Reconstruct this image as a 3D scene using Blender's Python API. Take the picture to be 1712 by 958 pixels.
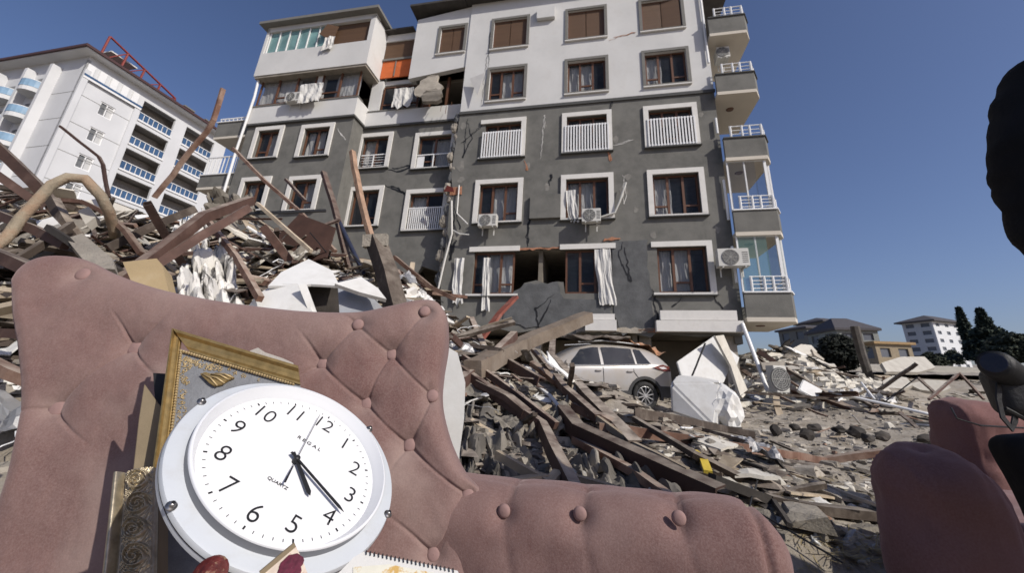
import bpy, bmesh, math, random
from mathutils import Vector, Matrix, noise, Quaternion
from mathutils.geometry import tessellate_polygon
V = Vector
rnd = random.Random(7)
for o in list(bpy.data.objects): bpy.data.objects.remove(o)
SC = bpy.context.scene
COL = SC.collection
R_ = math.radians

# ------------------------------------------------------------------ camera
EYE = V((0, 0, 0.70))
FPX, CY, PITCH, ROLL = 682.9, 394.6, .335, .031
CF = V((0, math.cos(PITCH), math.sin(PITCH)))
_u0 = V((0, -math.sin(PITCH), math.cos(PITCH))); _r0 = V((1, 0, 0))
CR = _r0 * math.cos(ROLL) + _u0 * math.sin(ROLL)
CU = -_r0 * math.sin(ROLL) + _u0 * math.cos(ROLL)
cd = bpy.data.cameras.new('camera'); cam = bpy.data.objects.new('camera', cd); COL.objects.link(cam)
M = Matrix((CR, CU, -CF)).transposed().to_4x4(); M.translation = EYE
cam.matrix_world = M
cd.sensor_width = 36; cd.lens = FPX / 1712 * 36; cd.shift_y = -(479 - CY) / 1712
cd.clip_start = 0.02; cd.clip_end = 3000
cd.dof.use_dof = True; cd.dof.focus_distance = .68; cd.dof.aperture_fstop = 11
SC.camera = cam
SC.render.resolution_x = 1024; SC.render.resolution_y = 574

# ------------------------------------------------------------------ sky and sun
SUN = V((.80, -.72, .74)).normalized()
W = bpy.data.worlds.new("World"); SC.world = W; W.use_nodes = True
nt = W.node_tree; nt.nodes.clear()
sky = nt.nodes.new('ShaderNodeTexSky'); sky.sky_type = 'NISHITA'; sky.sun_disc = False
sky.sun_elevation = math.asin(SUN.z); sky.sun_rotation = math.atan2(SUN.x, SUN.y)
sky.air_density = 1.0; sky.dust_density = 1.6; sky.ozone_density = 4.5; sky.altitude = 100
tn = nt.nodes.new('ShaderNodeMix'); tn.data_type = 'RGBA'; tn.blend_type = 'MULTIPLY'; tn.inputs[0].default_value = 1; tn.inputs[7].default_value = (1.06, .96, 1.05, 1)
bg = nt.nodes.new('ShaderNodeBackground'); bg.inputs[1].default_value = .098
wo = nt.nodes.new('ShaderNodeOutputWorld')
nt.links.new(sky.outputs[0], tn.inputs[6]); nt.links.new(tn.outputs[2], bg.inputs[0]); nt.links.new(bg.outputs[0], wo.inputs[0])
sl = bpy.data.lights.new('sun', 'SUN'); sl.energy = 4.1; sl.angle = R_(.53); sl.color = (1, .95, .87)
so = bpy.data.objects.new('sun', sl); COL.objects.link(so)
so.rotation_euler = SUN.to_track_quat('Z', 'Y').to_euler(); so.location = (5, -5, 12)
SC.view_settings.view_transform = 'Standard'; SC.view_settings.look = 'None'
SC.view_settings.exposure = 0.0; SC.view_settings.gamma = 1; SC.view_settings.use_curve_mapping = False
SC.render.engine = 'CYCLES'
SC.cycles.max_bounces = 5; SC.cycles.diffuse_bounces = 3; SC.cycles.transparent_max_bounces = 8

# ------------------------------------------------------------------ pixel helpers (points of the place seen from the tripod)
def ray(px, py): return CF + CR * ((px - 856) / FPX) + CU * ((CY - py) / FPX)
def P(px, py, Y): r = ray(px, py); return EYE + r * (Y / r.y)
def GZ(px, py, z=0): r = ray(px, py); return EYE + r * ((z - EYE.z) / r.z)
class Plane:
    def __init__(s, p, n, up=V((0, 0, 1))):
        s.p = p.copy(); s.n = n.normalized(); s.x = up.cross(s.n).normalized(); s.y = s.n.cross(s.x)
    def hit(s, px, py):
        r = ray(px, py); t = (s.p - EYE).dot(s.n) / r.dot(s.n); return EYE + r * t
    def ab(s, px, py): d = s.hit(px, py) - s.p; return (d.dot(s.x), d.dot(s.y))
    def pt(s, a, b, c=0): return s.p + s.x * a + s.y * b + s.n * c

# ------------------------------------------------------------------ materials
MATS = {}
def mat(name, col, rough=.8, var=.18, scale=5, bump=.3, bscale=60, metal=0, objvar=.0, dust=None, dcol=(.36, .32, .27), dscale=3, col2=None, c2scale=4, c2th=.5, c2w=.06, spec=.4, sheen=0, trans=0, alpha=1, stretch=None, emis=None, twoside=False, bdist=.01, coat=0, lit_top_dust=0, tcol=(.38, .325, .265)):
    if name in MATS: return MATS[name]
    m = bpy.data.materials.new(name); m.use_nodes = True; MATS[name] = m
    t = m.node_tree; N = t.nodes; L = t.links; b = N['Principled BSDF']
    tc = N.new('ShaderNodeTexCoord'); mp = N.new('ShaderNodeMapping'); L.new(tc.outputs['Object'], mp.inputs[0])
    if stretch: mp.inputs['Scale'].default_value = stretch
    def nz(sc, det=6, ro=.6):
        n = N.new('ShaderNodeTexNoise'); n.inputs['Scale'].default_value = sc; n.inputs['Detail'].default_value = det; n.inputs['Roughness'].default_value = ro
        L.new(mp.outputs[0], n.inputs['Vector']); return n.outputs['Fac']
    def ramp(src, a, b_):
        r = N.new('ShaderNodeMapRange'); r.inputs[1].default_value = a; r.inputs[2].default_value = b_; L.new(src, r.inputs[0]); return r.outputs[0]
    def mix(f, a, b_):
        x = N.new('ShaderNodeMix'); x.data_type = 'RGBA'
        if isinstance(f, float): x.inputs[0].default_value = f
        else: L.new(f, x.inputs[0])
        for i, c in ((6, a), (7, b_)):
            if isinstance(c, tuple): x.inputs[i].default_value = (*c[:3], 1)
            else: L.new(c, x.inputs[i])
        return x.outputs[2]
    c = mix(ramp(nz(scale), .3, .7), tuple(max(0, k * (1 - var)) for k in col), tuple(min(1, k * (1 + var)) for k in col))
    if col2: c = mix(ramp(nz(c2scale, 8, .65), c2th - c2w, c2th + c2w), c, tuple(col2))
    if dust:
        c = mix(ramp(nz(dscale, 9, .7), 1 - dust - .25, 1 - dust + .25), c, tuple(dcol))
    if lit_top_dust:  # upward faces paler: beams' lit tops put into colour; real dust on the car
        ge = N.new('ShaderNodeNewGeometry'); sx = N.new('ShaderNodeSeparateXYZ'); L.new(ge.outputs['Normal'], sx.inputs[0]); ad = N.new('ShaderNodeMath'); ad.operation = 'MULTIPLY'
        L.new(ramp(sx.outputs[2], .45, .85), ad.inputs[0]); L.new(ramp(nz(9, 6), .30, .62), ad.inputs[1]); a2_ = N.new('ShaderNodeMath'); a2_.operation = 'MULTIPLY'; L.new(ad.outputs[0], a2_.inputs[0]); a2_.inputs[1].default_value = lit_top_dust; c = mix(a2_.outputs[0], c, tuple(tcol))
    if objvar:
        oi = N.new('ShaderNodeObjectInfo'); r = ramp(oi.outputs['Random'], 0, 1); 
        mr = N.new('ShaderNodeMapRange'); mr.inputs[3].default_value = 1 - objvar; mr.inputs[4].default_value = 1 + objvar; L.new(oi.outputs['Random'], mr.inputs[0])
        h = N.new('ShaderNodeHueSaturation'); L.new(mr.outputs[0], h.inputs['Value']); L.new(c, h.inputs['Color']); c = h.outputs[0]
    L.new(c, b.inputs['Base Color'])
    b.inputs['Roughness'].default_value = rough; b.inputs['Metallic'].default_value = metal
    b.inputs['Specular IOR Level'].default_value = spec
    if sheen: b.inputs['Sheen Weight'].default_value = sheen; b.inputs['Sheen Roughness'].default_value = .4; b.inputs['Sheen Tint'].default_value = (1, .8, .78, 1)
    if coat: b.inputs['Coat Weight'].default_value = coat; b.inputs['Coat Roughness'].default_value = .15
    if trans: b.inputs['Transmission Weight'].default_value = trans
    if alpha < 1: b.inputs['Alpha'].default_value = alpha
    if bump:
        bp = N.new('ShaderNodeBump'); bp.inputs['Strength'].default_value = bump; bp.inputs['Distance'].default_value = bdist
        L.new(nz(bscale, 8, .7), bp.inputs['Height']); L.new(bp.outputs[0], b.inputs['Normal'])
    return m

# ------------------------------------------------------------------ objects and tags
def tag(o, label=None, cat=None, group=None, kind=None):
    if label: o['label'] = label
    if cat: o['category'] = cat
    if group: o['group'] = group
    if kind: o['kind'] = kind
    return o
def empty(name, loc, label=None, cat=None, group=None, rz=0):
    o = bpy.data.objects.new(name, None); COL.objects.link(o); o.location = loc; o.rotation_euler.z = rz; o.empty_display_size = .1
    return tag(o, label, cat, group)
def copy_tree(o, parent=None):
    c = o.copy(); COL.objects.link(c)
    if parent is not None: c.parent = parent
    for ch in o.children: copy_tree(ch, c)
    return c
class MB:
    """mesh collector, vertices in world space"""
    def __init__(s, T=None): s.v = []; s.f = []; s.T = T
    def p(s, *a):
        q = s.T(*a) if s.T else V(a); s.v.append(V(q)); return len(s.v) - 1
    def quad(s, a, b, c, d): i = [s.p(*k) for k in (a, b, c, d)]; s.f.append(tuple(i))
    def poly(s, pts): s.f.append(tuple(s.p(*k) for k in pts))
    def box(s, a0, a1, b0, b1, c0, c1):
        n = len(s.v)
        for a in (a0, a1):
            for b in (b0, b1):
                for c in (c0, c1): s.p(a, b, c)
        for f in ((0, 1, 3, 2), (4, 6, 7, 5), (0, 4, 5, 1), (2, 3, 7, 6), (0, 2, 6, 4), (1, 5, 7, 3)): s.f.append(tuple(n + k for k in f))
        return s
    def prism(s, poly, e):
        """poly list of world Vectors, extruded by vector e"""
        n = len(s.v); k = len(poly)
        s.v += [V(p) for p in poly] + [V(p) + e for p in poly]
        tris = tessellate_polygon([poly])
        for t in tris: s.f.append(tuple(n + i for i in t)); s.f.append(tuple(n + k + i for i in reversed(t)))
        for i in range(k): j = (i + 1) % k; s.f.append((n + i, n + j, n + k + j, n + k + i))
        return s
    def sweep(s, path, sec, up=V((0, 0, 1)), tw=0):
        """sweep closed 2D section along path"""
        path = [V(p) for p in path]; n = len(s.v); k = len(sec); m = len(path)
        px = None
        for i, p in enumerate(path):
            d = (path[min(i + 1, m - 1)] - path[max(i - 1, 0)]).normalized()
            if px is None: x = up.cross(d); x = x if x.length > .05 else V((1, 0, 0)).cross(d)
            else: x = px - d * px.dot(d)
            x.normalize(); px = x; y = d.cross(x)
            a = tw * i / max(1, m - 1); ca, sa = math.cos(a), math.sin(a)
            sc = sec if not callable(sec) else sec(i)
            for (u, v) in sc: s.v.append(p + x * (u * ca - v * sa) + y * (u * sa + v * ca))
        for i in range(m - 1):
            for j in range(k):
                j2 = (j + 1) % k; s.f.append((n + i * k + j, n + i * k + j2, n + (i + 1) * k + j2, n + (i + 1) * k + j))
        t = tessellate_polygon([[V((u, v, 0)) for u, v in sec]])
        for q in t: s.f.append(tuple(n + i for i in q)); s.f.append(tuple(n + (m - 1) * k + i for i in q))
        return s
    def tube(s, path, r, n=8):
        return s.sweep(path, [(r * math.cos(2 * math.pi * i / n), r * math.sin(2 * math.pi * i / n)) for i in range(n)])
    def disc(s, c, nrm, r0, r1, n=48, th=0, x=None):
        """ring r0..r1 in plane"""
        nrm = nrm.normalized(); x = x or nrm.orthogonal().normalized(); y = nrm.cross(x); b = len(s.v)
        for i in range(n):
            a = 2 * math.pi * i / n; d = x * math.cos(a) + y * math.sin(a)
            s.v.append(c + d * r0); s.v.append(c + d * r1)
        for i in range(n): j = (i + 1) % n; s.f.append((b + 2 * i, b + 2 * i + 1, b + 2 * j + 1, b + 2 * j))
        return s
    def lathe(s, c, axis, prof, n=48):
        """prof list of (r, h)"""
        axis = axis.normalized(); x = axis.orthogonal().normalized(); y = axis.cross(x); b = len(s.v); k = len(prof)
        for i in range(n):
            a = 2 * math.pi * i / n; d = x * math.cos(a) + y * math.sin(a)
            for r, h in prof: s.v.append(c + d * r + axis * h)
        for i in range(n):
            i2 = (i + 1) % n
            for j in range(k - 1): s.f.append((b + i * k + j, b + i2 * k + j, b + i2 * k + j + 1, b + i * k + j + 1))
        return s
    def build(s, name, m, parent=None, smooth=False, bevel=0, recalc=True, origin=None):
        me = bpy.data.meshes.new(name)
        if parent is not None: o0 = parent.matrix_basis.translation if parent.type == 'EMPTY' or True else V()
        if parent is not None:
            base = V(world_loc(parent)); inv = world_rotz(parent)
            loc = V((0, 0, 0)); vs = [(Matrix.Rotation(-inv, 3, 'Z') @ (v - base)) for v in s.v]
        else:
            loc = V(origin) if origin is not None else (sum(s.v, V()) / max(1, len(s.v)))
            vs = [v - loc for v in s.v]
        me.from_pydata([tuple(v) for v in vs], [], s.f); me.update()
        bm = bmesh.new(); bm.from_mesh(me)
        if recalc:
            bmesh.ops.remove_doubles(bm, verts=bm.verts, dist=1e-5)
            bmesh.ops.recalc_face_normals(bm, faces=bm.faces)
        if bevel: bmesh.ops.bevel(bm, geom=list(bm.edges), offset=bevel, segments=2, affect='EDGES', clamp_overlap=True)
        bm.to_mesh(me); bm.free()
        if smooth:
            for p in me.polygons: p.use_smooth = True
        o = bpy.data.objects.new(name, me); COL.objects.link(o); o.location = loc
        if parent is not None: o.parent = parent
        me.materials.append(m)
        return o
def world_loc(o):
    l = V(o.location)
    p = o.parent
    while p is not None: l = Matrix.Rotation(p.rotation_euler.z, 3, 'Z') @ l + V(p.location); p = p.parent
    return l
def world_rotz(o):
    r = 0
    while o is not None: r += o.rotation_euler.z; o = o.parent
    return r
def autosmooth(o, ang=40):
    me = o.data
    for p in me.polygons: p.use_smooth = True
    bm = bmesh.new(); bm.from_mesh(me)
    for e in bm.edges:
        if len(e.link_faces) == 2 and e.calc_face_angle(0) > R_(ang): e.smooth = False
    bm.to_mesh(me); bm.free()
def fn(x, y, z=0, o=4): return noise.fractal(V((x, y, z)), 1.0, 2.0, o)
def smooth(t): t = max(0, min(1, t)); return t * t * (3 - 2 * t)
def interp(x, xs, ys):
    if x <= xs[0]: return ys[0]
    for i in range(len(xs) - 1):
        if x <= xs[i + 1]: return ys[i] + (ys[i + 1] - ys[i]) * (x - xs[i]) / (xs[i + 1] - xs[i])
    return ys[-1]
# ================================================================== GROUND
def hmap(x, y):
    # left rubble heap
    rx = interp(x, [-14, -8, -6, -4.4, -3, -2.1, -1.4, -.7, 0, .8, 1.6, 2.4], [2.2, 2.75, 2.65, 2.45, 2.3, 2.0, 1.75, 1.25, .85, .55, .25, 0])
    f = smooth((y - 1.3) / 4.2) * (1 - .55 * smooth((y - 7.0) / 4.5))
    h = rx * f
    # low rubble between the armchair and the car
    h += .22 * math.exp(-((x - .9) / 1.5) ** 2 - ((y - 3.6) / 1.6) ** 2)
    # rubble heap under the balconies on the right
    h += 1.7 * math.exp(-((x - 9.6) / 2.2) ** 2 - ((y - 15.2) / 2.6) ** 2) + .8 * math.exp(-((x - 13.5) / 3.0) ** 2 - ((y - 17) / 3.5) ** 2)
    # low heap under the facade
    h += .9 * math.exp(-((x - 1.2) / 2.6) ** 2 - ((y - 13.6) / 1.2) ** 2)
    # rubble burying the front of the car
    h += .75 * math.exp(-((x - .25) / .75) ** 2 - ((y - 10.9) / .9) ** 2)
    # ground climbs to the far right
    s = smooth((y - 13.5) / 12)
    h += s * (1.35 + max(0, y - 25) * .062 if y > 25 else 1.35 * 1) * smooth((x + 4) / 10)
    amp = .05 + .16 * f * (1 if x < 1.6 else .2) + .05 * smooth((y - 8) / 5)
    if y < 40: h += amp * fn(x * 1.1, y * 1.1, 3) + .028 * fn(x * 5, y * 5, 9, 3)
    if y < 2.3 and x < 1.5: h = min(h, .1 + .1 * max(0, y - 1))
    return h
def axis(lo, hi, fine, step, grow):
    a = []; x = fine[0]
    while x < fine[1]: a.append(x); x += step
    b = []; s = step; x = fine[0]
    while x > lo: s *= grow; x -= s; b.append(x)
    s = step; x = a[-1]
    while x < hi: s *= grow; x += s; a.append(x)
    return b[::-1] + a
XS = axis(-700, 900, (-5, 7), .09, 1.035); YS = axis(-60, 1500, (0.2, 8), .09, 1.03)
mb = MB(); nx = len(XS)
for y in YS:
    for x in XS: mb.v.append(V((x, y, hmap(x, y))))
for j in range(len(YS) - 1):
    for i in range(nx - 1): mb.f.append((j * nx + i, j * nx + i + 1, (j + 1) * nx + i + 1, (j + 1) * nx + i))
M_dirt = mat('dirt', (.28, .24, .185), .95, .35, 1.2, .9, 9, col2=(.38, .34, .285), c2scale=2.2, c2th=.52, c2w=.12, dust=.28, dcol=(.13, .105, .08), dscale=7, bdist=.03)
g = mb.build('ground', M_dirt, smooth=True, recalc=False, origin=(0, 0, 0)); tag(g, kind='structure')

def hit(px, py, far=60):
    r = ray(px, py); r = r / r.y; y = 1.2; step = .12
    while y < far:
        p = EYE + r * y
        if p.z < hmap(p.x, p.y): return p
        step = .06 + y * .012; y += step
    return None

# ================================================================== MAIN BUILDING
A_, D_, LEAN = .192, 15.198, .025
ud = V((math.cos(A_), -math.sin(A_), 0)); nd = V((-math.sin(A_), -math.cos(A_), 0))
vd = V((math.sin(LEAN) * math.cos(A_), -math.sin(LEAN) * math.sin(A_), math.cos(LEAN)))
OB = V((0, D_, .70))
def T(u, w, v): return OB + ud * u + nd * w + vd * v
def FP(px, py, w=0):
    r = ray(px, py); n = ud.cross(vd); o = OB + nd * w; t = (o - EYE).dot(n) / r.dot(n); d = EYE + r * t - o
    v = d.z / vd.z; return (d - vd * v).dot(ud), v
M_wht = mat('white_render', (.59, .585, .565), .9, .09, .8, .35, 18, dust=.24, dcol=(.44, .42, .39), dscale=1.6, bdist=.015)
M_gry = mat('grey_render', (.140, .137, .124), .92, .22, .9, .5, 18, dust=.34, dcol=(.18, .172, .155), dscale=1.8, bdist=.015)
M_gry2 = mat('scraped_grey_render', (.105, .107, .108), .95, .25, 2.5, .6, 14, dust=.12, dcol=(.2, .19, .175), bdist=.02)
M_band = mat('dark_band', (.075, .075, .072), .85, .1)
M_trim = mat('white_trim', (.66, .64, .60), .8, .08, 3, .25, dust=.22, dcol=(.4, .37, .33))
M_gtrim = mat('grey_trim', (.17, .165, .15), .85, .1)
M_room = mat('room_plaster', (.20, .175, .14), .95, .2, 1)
M_roof = mat('dark_roof', (.05, .045, .04), .8, .3, 3)
M_brown = mat('brown_window_wood', (.115, .052, .028), .5, .15, 8, .1)
M_shut = mat('brown_shutter', (.105, .058, .030), .6, .12, 3, .5, 40, stretch=(.05, .05, 3.5), bdist=.02)
M_orange = mat('orange_awning', (.55, .13, .035), .8, .12, 3)
M_glass = mat('window_glass', (.05, .06, .075), .08, .2, 1, 0, spec=.6, alpha=.30)
M_green = mat('green_glass', (.10, .20, .18), .08, .1, 1, 0, spec=.6, alpha=.5)
M_curt = mat('net_curtain', (.50, .50, .49), .9, .15, 3, .5, 8, stretch=(9, 9, .2), bdist=.03)
M_cloth = mat('white_cloth', (.58, .57, .54), .9, .10, 3, .3, 12, dust=.25, dcol=(.44, .41, .36), dscale=4)
M_white = mat('white_painted_metal', (.74, .74, .73), .45, .04, 3, 0)
M_conc = mat('broken_concrete', (.30, .268, .222), .95, .22, 3, .9, 16, dust=.15, objvar=.25, bdist=.03)
M_soff = mat('beige_soffit', (.56, .51, .43), .9, .06, 1)
M_black = mat('black_plastic', (.012, .012, .013), .5, .1)
M_brick = mat('orange_brick_edge', (.36, .17, .10), .95, .3, 9, .8, 20)
M_acw = mat('air_conditioner_casing', (.55, .54, .50), .5, .06, 3, .05, dust=.1, dcol=(.35, .32, .28))

bld = empty('damaged_apartment_building', T(2.5, 0, -.7), 'five storey grey and white apartment block, cracked and leaning, ground floor crushed', 'building')

def wall(name, outer, holes, w, depth, m, parent=bld, bricky=False):
    """outer / holes in (u,v); solid wall of given depth behind plane w, with real openings"""
    loops = [[V((a, b, 0)) for a, b in outer]] + [[V((a, b, 0)) for a, b in h] for h in holes]
    tris = tessellate_polygon(loops); mb = MB(); flat = [p for l in loops for p in l]; k = len(flat)
    for p in flat: mb.v.append(T(p.x, w, p.y))
    for p in flat: mb.v.append(T(p.x, w - depth, p.y))
    for t in tris: mb.f.append(tuple(t)); mb.f.append(tuple(k + i for i in reversed(t)))
    b = 0
    for l in loops:
        for i in range(len(l)): j = (i + 1) % len(l); mb.f.append((b + i, b + j, k + b + j, k + b + i))
        b += len(l)
    return mb.build(name, m, parent)
def rect(u0, u1, v0, v1): return [(u0, v0), (u1, v0), (u1, v1), (u0, v1)]
def jag(pts, amp=.06, step=.22, seed=1):
    r = random.Random(seed); out = []
    for i, p in enumerate(pts):
        q = pts[(i + 1) % len(pts)]; L = math.hypot(q[0] - p[0], q[1] - p[1]); n = max(1, int(L / step))
        for k in range(n): t = k / n; out.append((p[0] + (q[0] - p[0]) * t + r.uniform(-amp, amp), p[1] + (q[1] - p[1]) * t + r.uniform(-amp, amp)))
    return out

ROW = [2.985 + 2.95 * k for k in range(5)]           # sill heights, lowest row first
CU_ = [(-1.605, .016), (1.96, 3.615), (5.275, 6.95)]
HO = 1.68
def hole(c, r): u0, u1 = CU_[c]; return rect(u0, u1, ROW[r], ROW[r] + HO)
BV = 11.28                                            # the colour change
UL, UR, VT = -2.85, 7.88, 17.75
# broken opening between columns 0 and 1 on the lowest row
gap = [(.016, ROW[0] - .0), (.2, 3.15), (.45, 3.42), (.9, 3.5), (1.3, 3.38), (1.65, 3.45), (1.78, 3.5), (1.78, 4.75), (1.2, 4.78), (.5, 4.72), (.35, 4.76)]
h0 = [(-1.605, ROW[0]), (.016, ROW[0]), (.25, 3.12), (.45, 3.4), (.9, 3.5), (1.3, 3.36), (1.65, 3.44), (1.9, 3.42), (1.96, ROW[0]), (3.615, ROW[0]), (3.615, ROW[0] + HO), (1.96, ROW[0] + HO), (1.7, 4.74), (1.1, 4.80), (.5, 4.72), (.016, ROW[0] + HO), (-1.605, ROW[0] + HO)]
low = jag([(UL, BV), (UL, 3.6), (-2.6, 1.9), (-1.2, 1.7), (.9, 1.62), (2.4, 1.75), (3.3, 1.5), (4.9, 1.45), (5.1, 1.62), (7.8, 1.55)], .0, 9)
lower = [(UL, BV), (-2.95, 8.2), (-2.8, 7.4), (-2.95, 6.1), (-2.82, 4.9), (-2.95, 3.9), (-2.7, 2.2), (-2.1, 2.0), (-1.5, 1.62), (-.6, 1.75), (.2, 1.55), (.9, 1.66), (1.9, 1.42), (2.6, 1.6), (3.3, 1.5), (4.2, 1.62), (4.9, 1.45), (5.1, 1.62), (6.4, 1.5), (UR, 1.58), (UR, BV)]
wall('lower_wall', lower, [h0] + [hole(c, r) for r in (1, 2) for c in range(3)] + [hole(2, 0)], 0, .28, M_gry)
wall('upper_wall', rect(UL, UR, BV, VT), [hole(c, r) for r in (3, 4) for c in range(3)], 0.012, .292, M_wht)
mb = MB(T); mb.box(UL - .02, UR + .03, 0.012, .07, BV - .1, BV + .04); mb.build('colour_band', M_band, bld)
# scraped grey patches where render fell off, proud by a few mm
for i, pts in enumerate([[(2.9 + .9, 4.95), (4.95, 4.95), (4.9, 4.1), (5.0, 3.0), (5.0, 1.75), (3.95, 1.5), (3.68, 2.4), (3.66, 4.8)],
                         [(.1, 3.06), (.45, 3.36), (1.7, 3.4), (1.9, 2.8), (3.6, 2.75), (3.6, 1.9), (2.2, 1.85), (.6, 1.75), (-.3, 2.0), (-.2, 2.7)]]):
    wall('scraped_render', jag(pts, .04, .2, i), [], .035, .03, M_gry2)
# brick and slab showing along the broken courses
for i, (a, b, c, d) in enumerate([(-.2, 4.68, 2.0, .08), (3.4, 4.98, .6, .1), (2.4, 1.60, 2.6, .16), (-2.9, 7.2, .5, .35), (4.5, 1.62, .9, .12)]):
    wall('exposed_brick', jag([(a, b), (a + c, b + .02), (a + c, b + d), (a, b + d)], .035, .15, 30 + i), [], .045, .03, M_brick if i != 2 else M_conc)
# side wall, back wall, floor slabs and partitions give the openings real rooms behind them
mb = MB(T)
mb.box(UR - .25, UR, -11, -.285, 1.3, BV); mb.build('side_wall', M_gry, bld)
mb = MB(T); mb.box(UR - .25, UR + .001, -11, -.285, BV, VT); mb.build('side_wall', M_wht, bld)
mb = MB(T); mb.box(UL + .01, UL + .26, -4.9, -.285, 1.3, BV); mb.build('side_wall', M_gry, bld)
mb = MB(T); mb.box(UL + .01, UL + .26, -4.9, -.285, BV, VT); mb.build('side_wall', M_wht, bld)
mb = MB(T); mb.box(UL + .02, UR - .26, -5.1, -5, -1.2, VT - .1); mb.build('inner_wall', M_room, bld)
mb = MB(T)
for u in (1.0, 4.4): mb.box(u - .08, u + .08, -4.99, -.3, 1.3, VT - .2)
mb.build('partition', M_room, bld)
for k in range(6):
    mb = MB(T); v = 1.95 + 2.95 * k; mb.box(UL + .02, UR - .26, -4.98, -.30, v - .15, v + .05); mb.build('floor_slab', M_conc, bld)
# roof with dark eaves
mb = MB(T); mb.box(UL - .25, UR + 1.6, -11, .38, VT, VT + .12); mb.box(UL - .3, UR + 1.65, .38, .46, VT - .05, VT + .16); mb.build('roof', M_roof, bld)
# ground floor : columns, dark shop front depth
mb = MB(T); mb.box(UL, UR - .3, -.5, -.3, -1.2, 1.4) if False else None
for u in (-2.4, .9, 4.75, 7.5):
    mb = MB(T); mb.box(u - .2, u + .2, -.85, -.35, -1.3, 1.7); mb.build('column', M_conc, bld)
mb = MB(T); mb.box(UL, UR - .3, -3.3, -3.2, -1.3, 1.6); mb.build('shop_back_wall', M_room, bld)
# shop sign boards above the ground floor
def signboard(u0, u1, v0, v1, w0, w1, lab):
    mb = MB(T); mb.box(u0, u1, w0, w1, v0, v1); return mb
mb = signboard(5.05, 7.75, 1.62, 1.98, .05, .4, ''); mb.box(5.2, 7.6, .05, .34, 2.0, 2.32); mb.build('shop_canopy', M_trim, bld)
mb = signboard(2.7, 3.75, 1.62, 1.98, .05, .45, ''); mb.box(2.95, 3.7, .05, .36, 2.0, 2.2); mb.build('shop_canopy', M_trim, bld)

def frame_ring(mb, u0, u1, v0, v1, t, w0, w1):
    mb.box(u0, u1, w0, w1, v1 - t, v1); mb.box(u0, u1, w0, w1, v0, v0 + t)
    mb.box(u0, u0 + t, w0, w1, v0 + t, v1 - t); mb.box(u1 - t, u1, w0, w1, v0 + t, v1 - t)
def curtain_mesh(u0, u1, v0, v1, w, amp=.05, waves=7, ragged=0, drift=0, seed=0):
    mb = MB(T); n = 28; m = 8; r = random.Random(seed)
    for j in range(m + 1):
        t = j / m
        for i in range(n + 1):
            s = i / n; vv = v1 + (v0 - v1) * t + (ragged * fn(s * 4, seed, 2) if j == m else 0)
            mb.v.append(T(u0 + (u1 - u0) * s + drift * t * t + .09 * fn(t * 2.5, s, seed) * t, w + amp * .45 * (math.sin(s * waves * 6.28 + seed + 3.5 * fn(s * 2, t * 1.2, seed)) * (.5 + .8 * abs(fn(s * 4, t * 2, 3 + seed)))) * (.6 + .6 * t) + .07 * fn(s * 3, t * 2, seed), vv))
    for j in range(m):
        for i in range(n): mb.f.append((j * (n + 1) + i, j * (n + 1) + i + 1, (j + 1) * (n + 1) + i + 1, (j + 1) * (n + 1) + i))
    return mb
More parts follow.
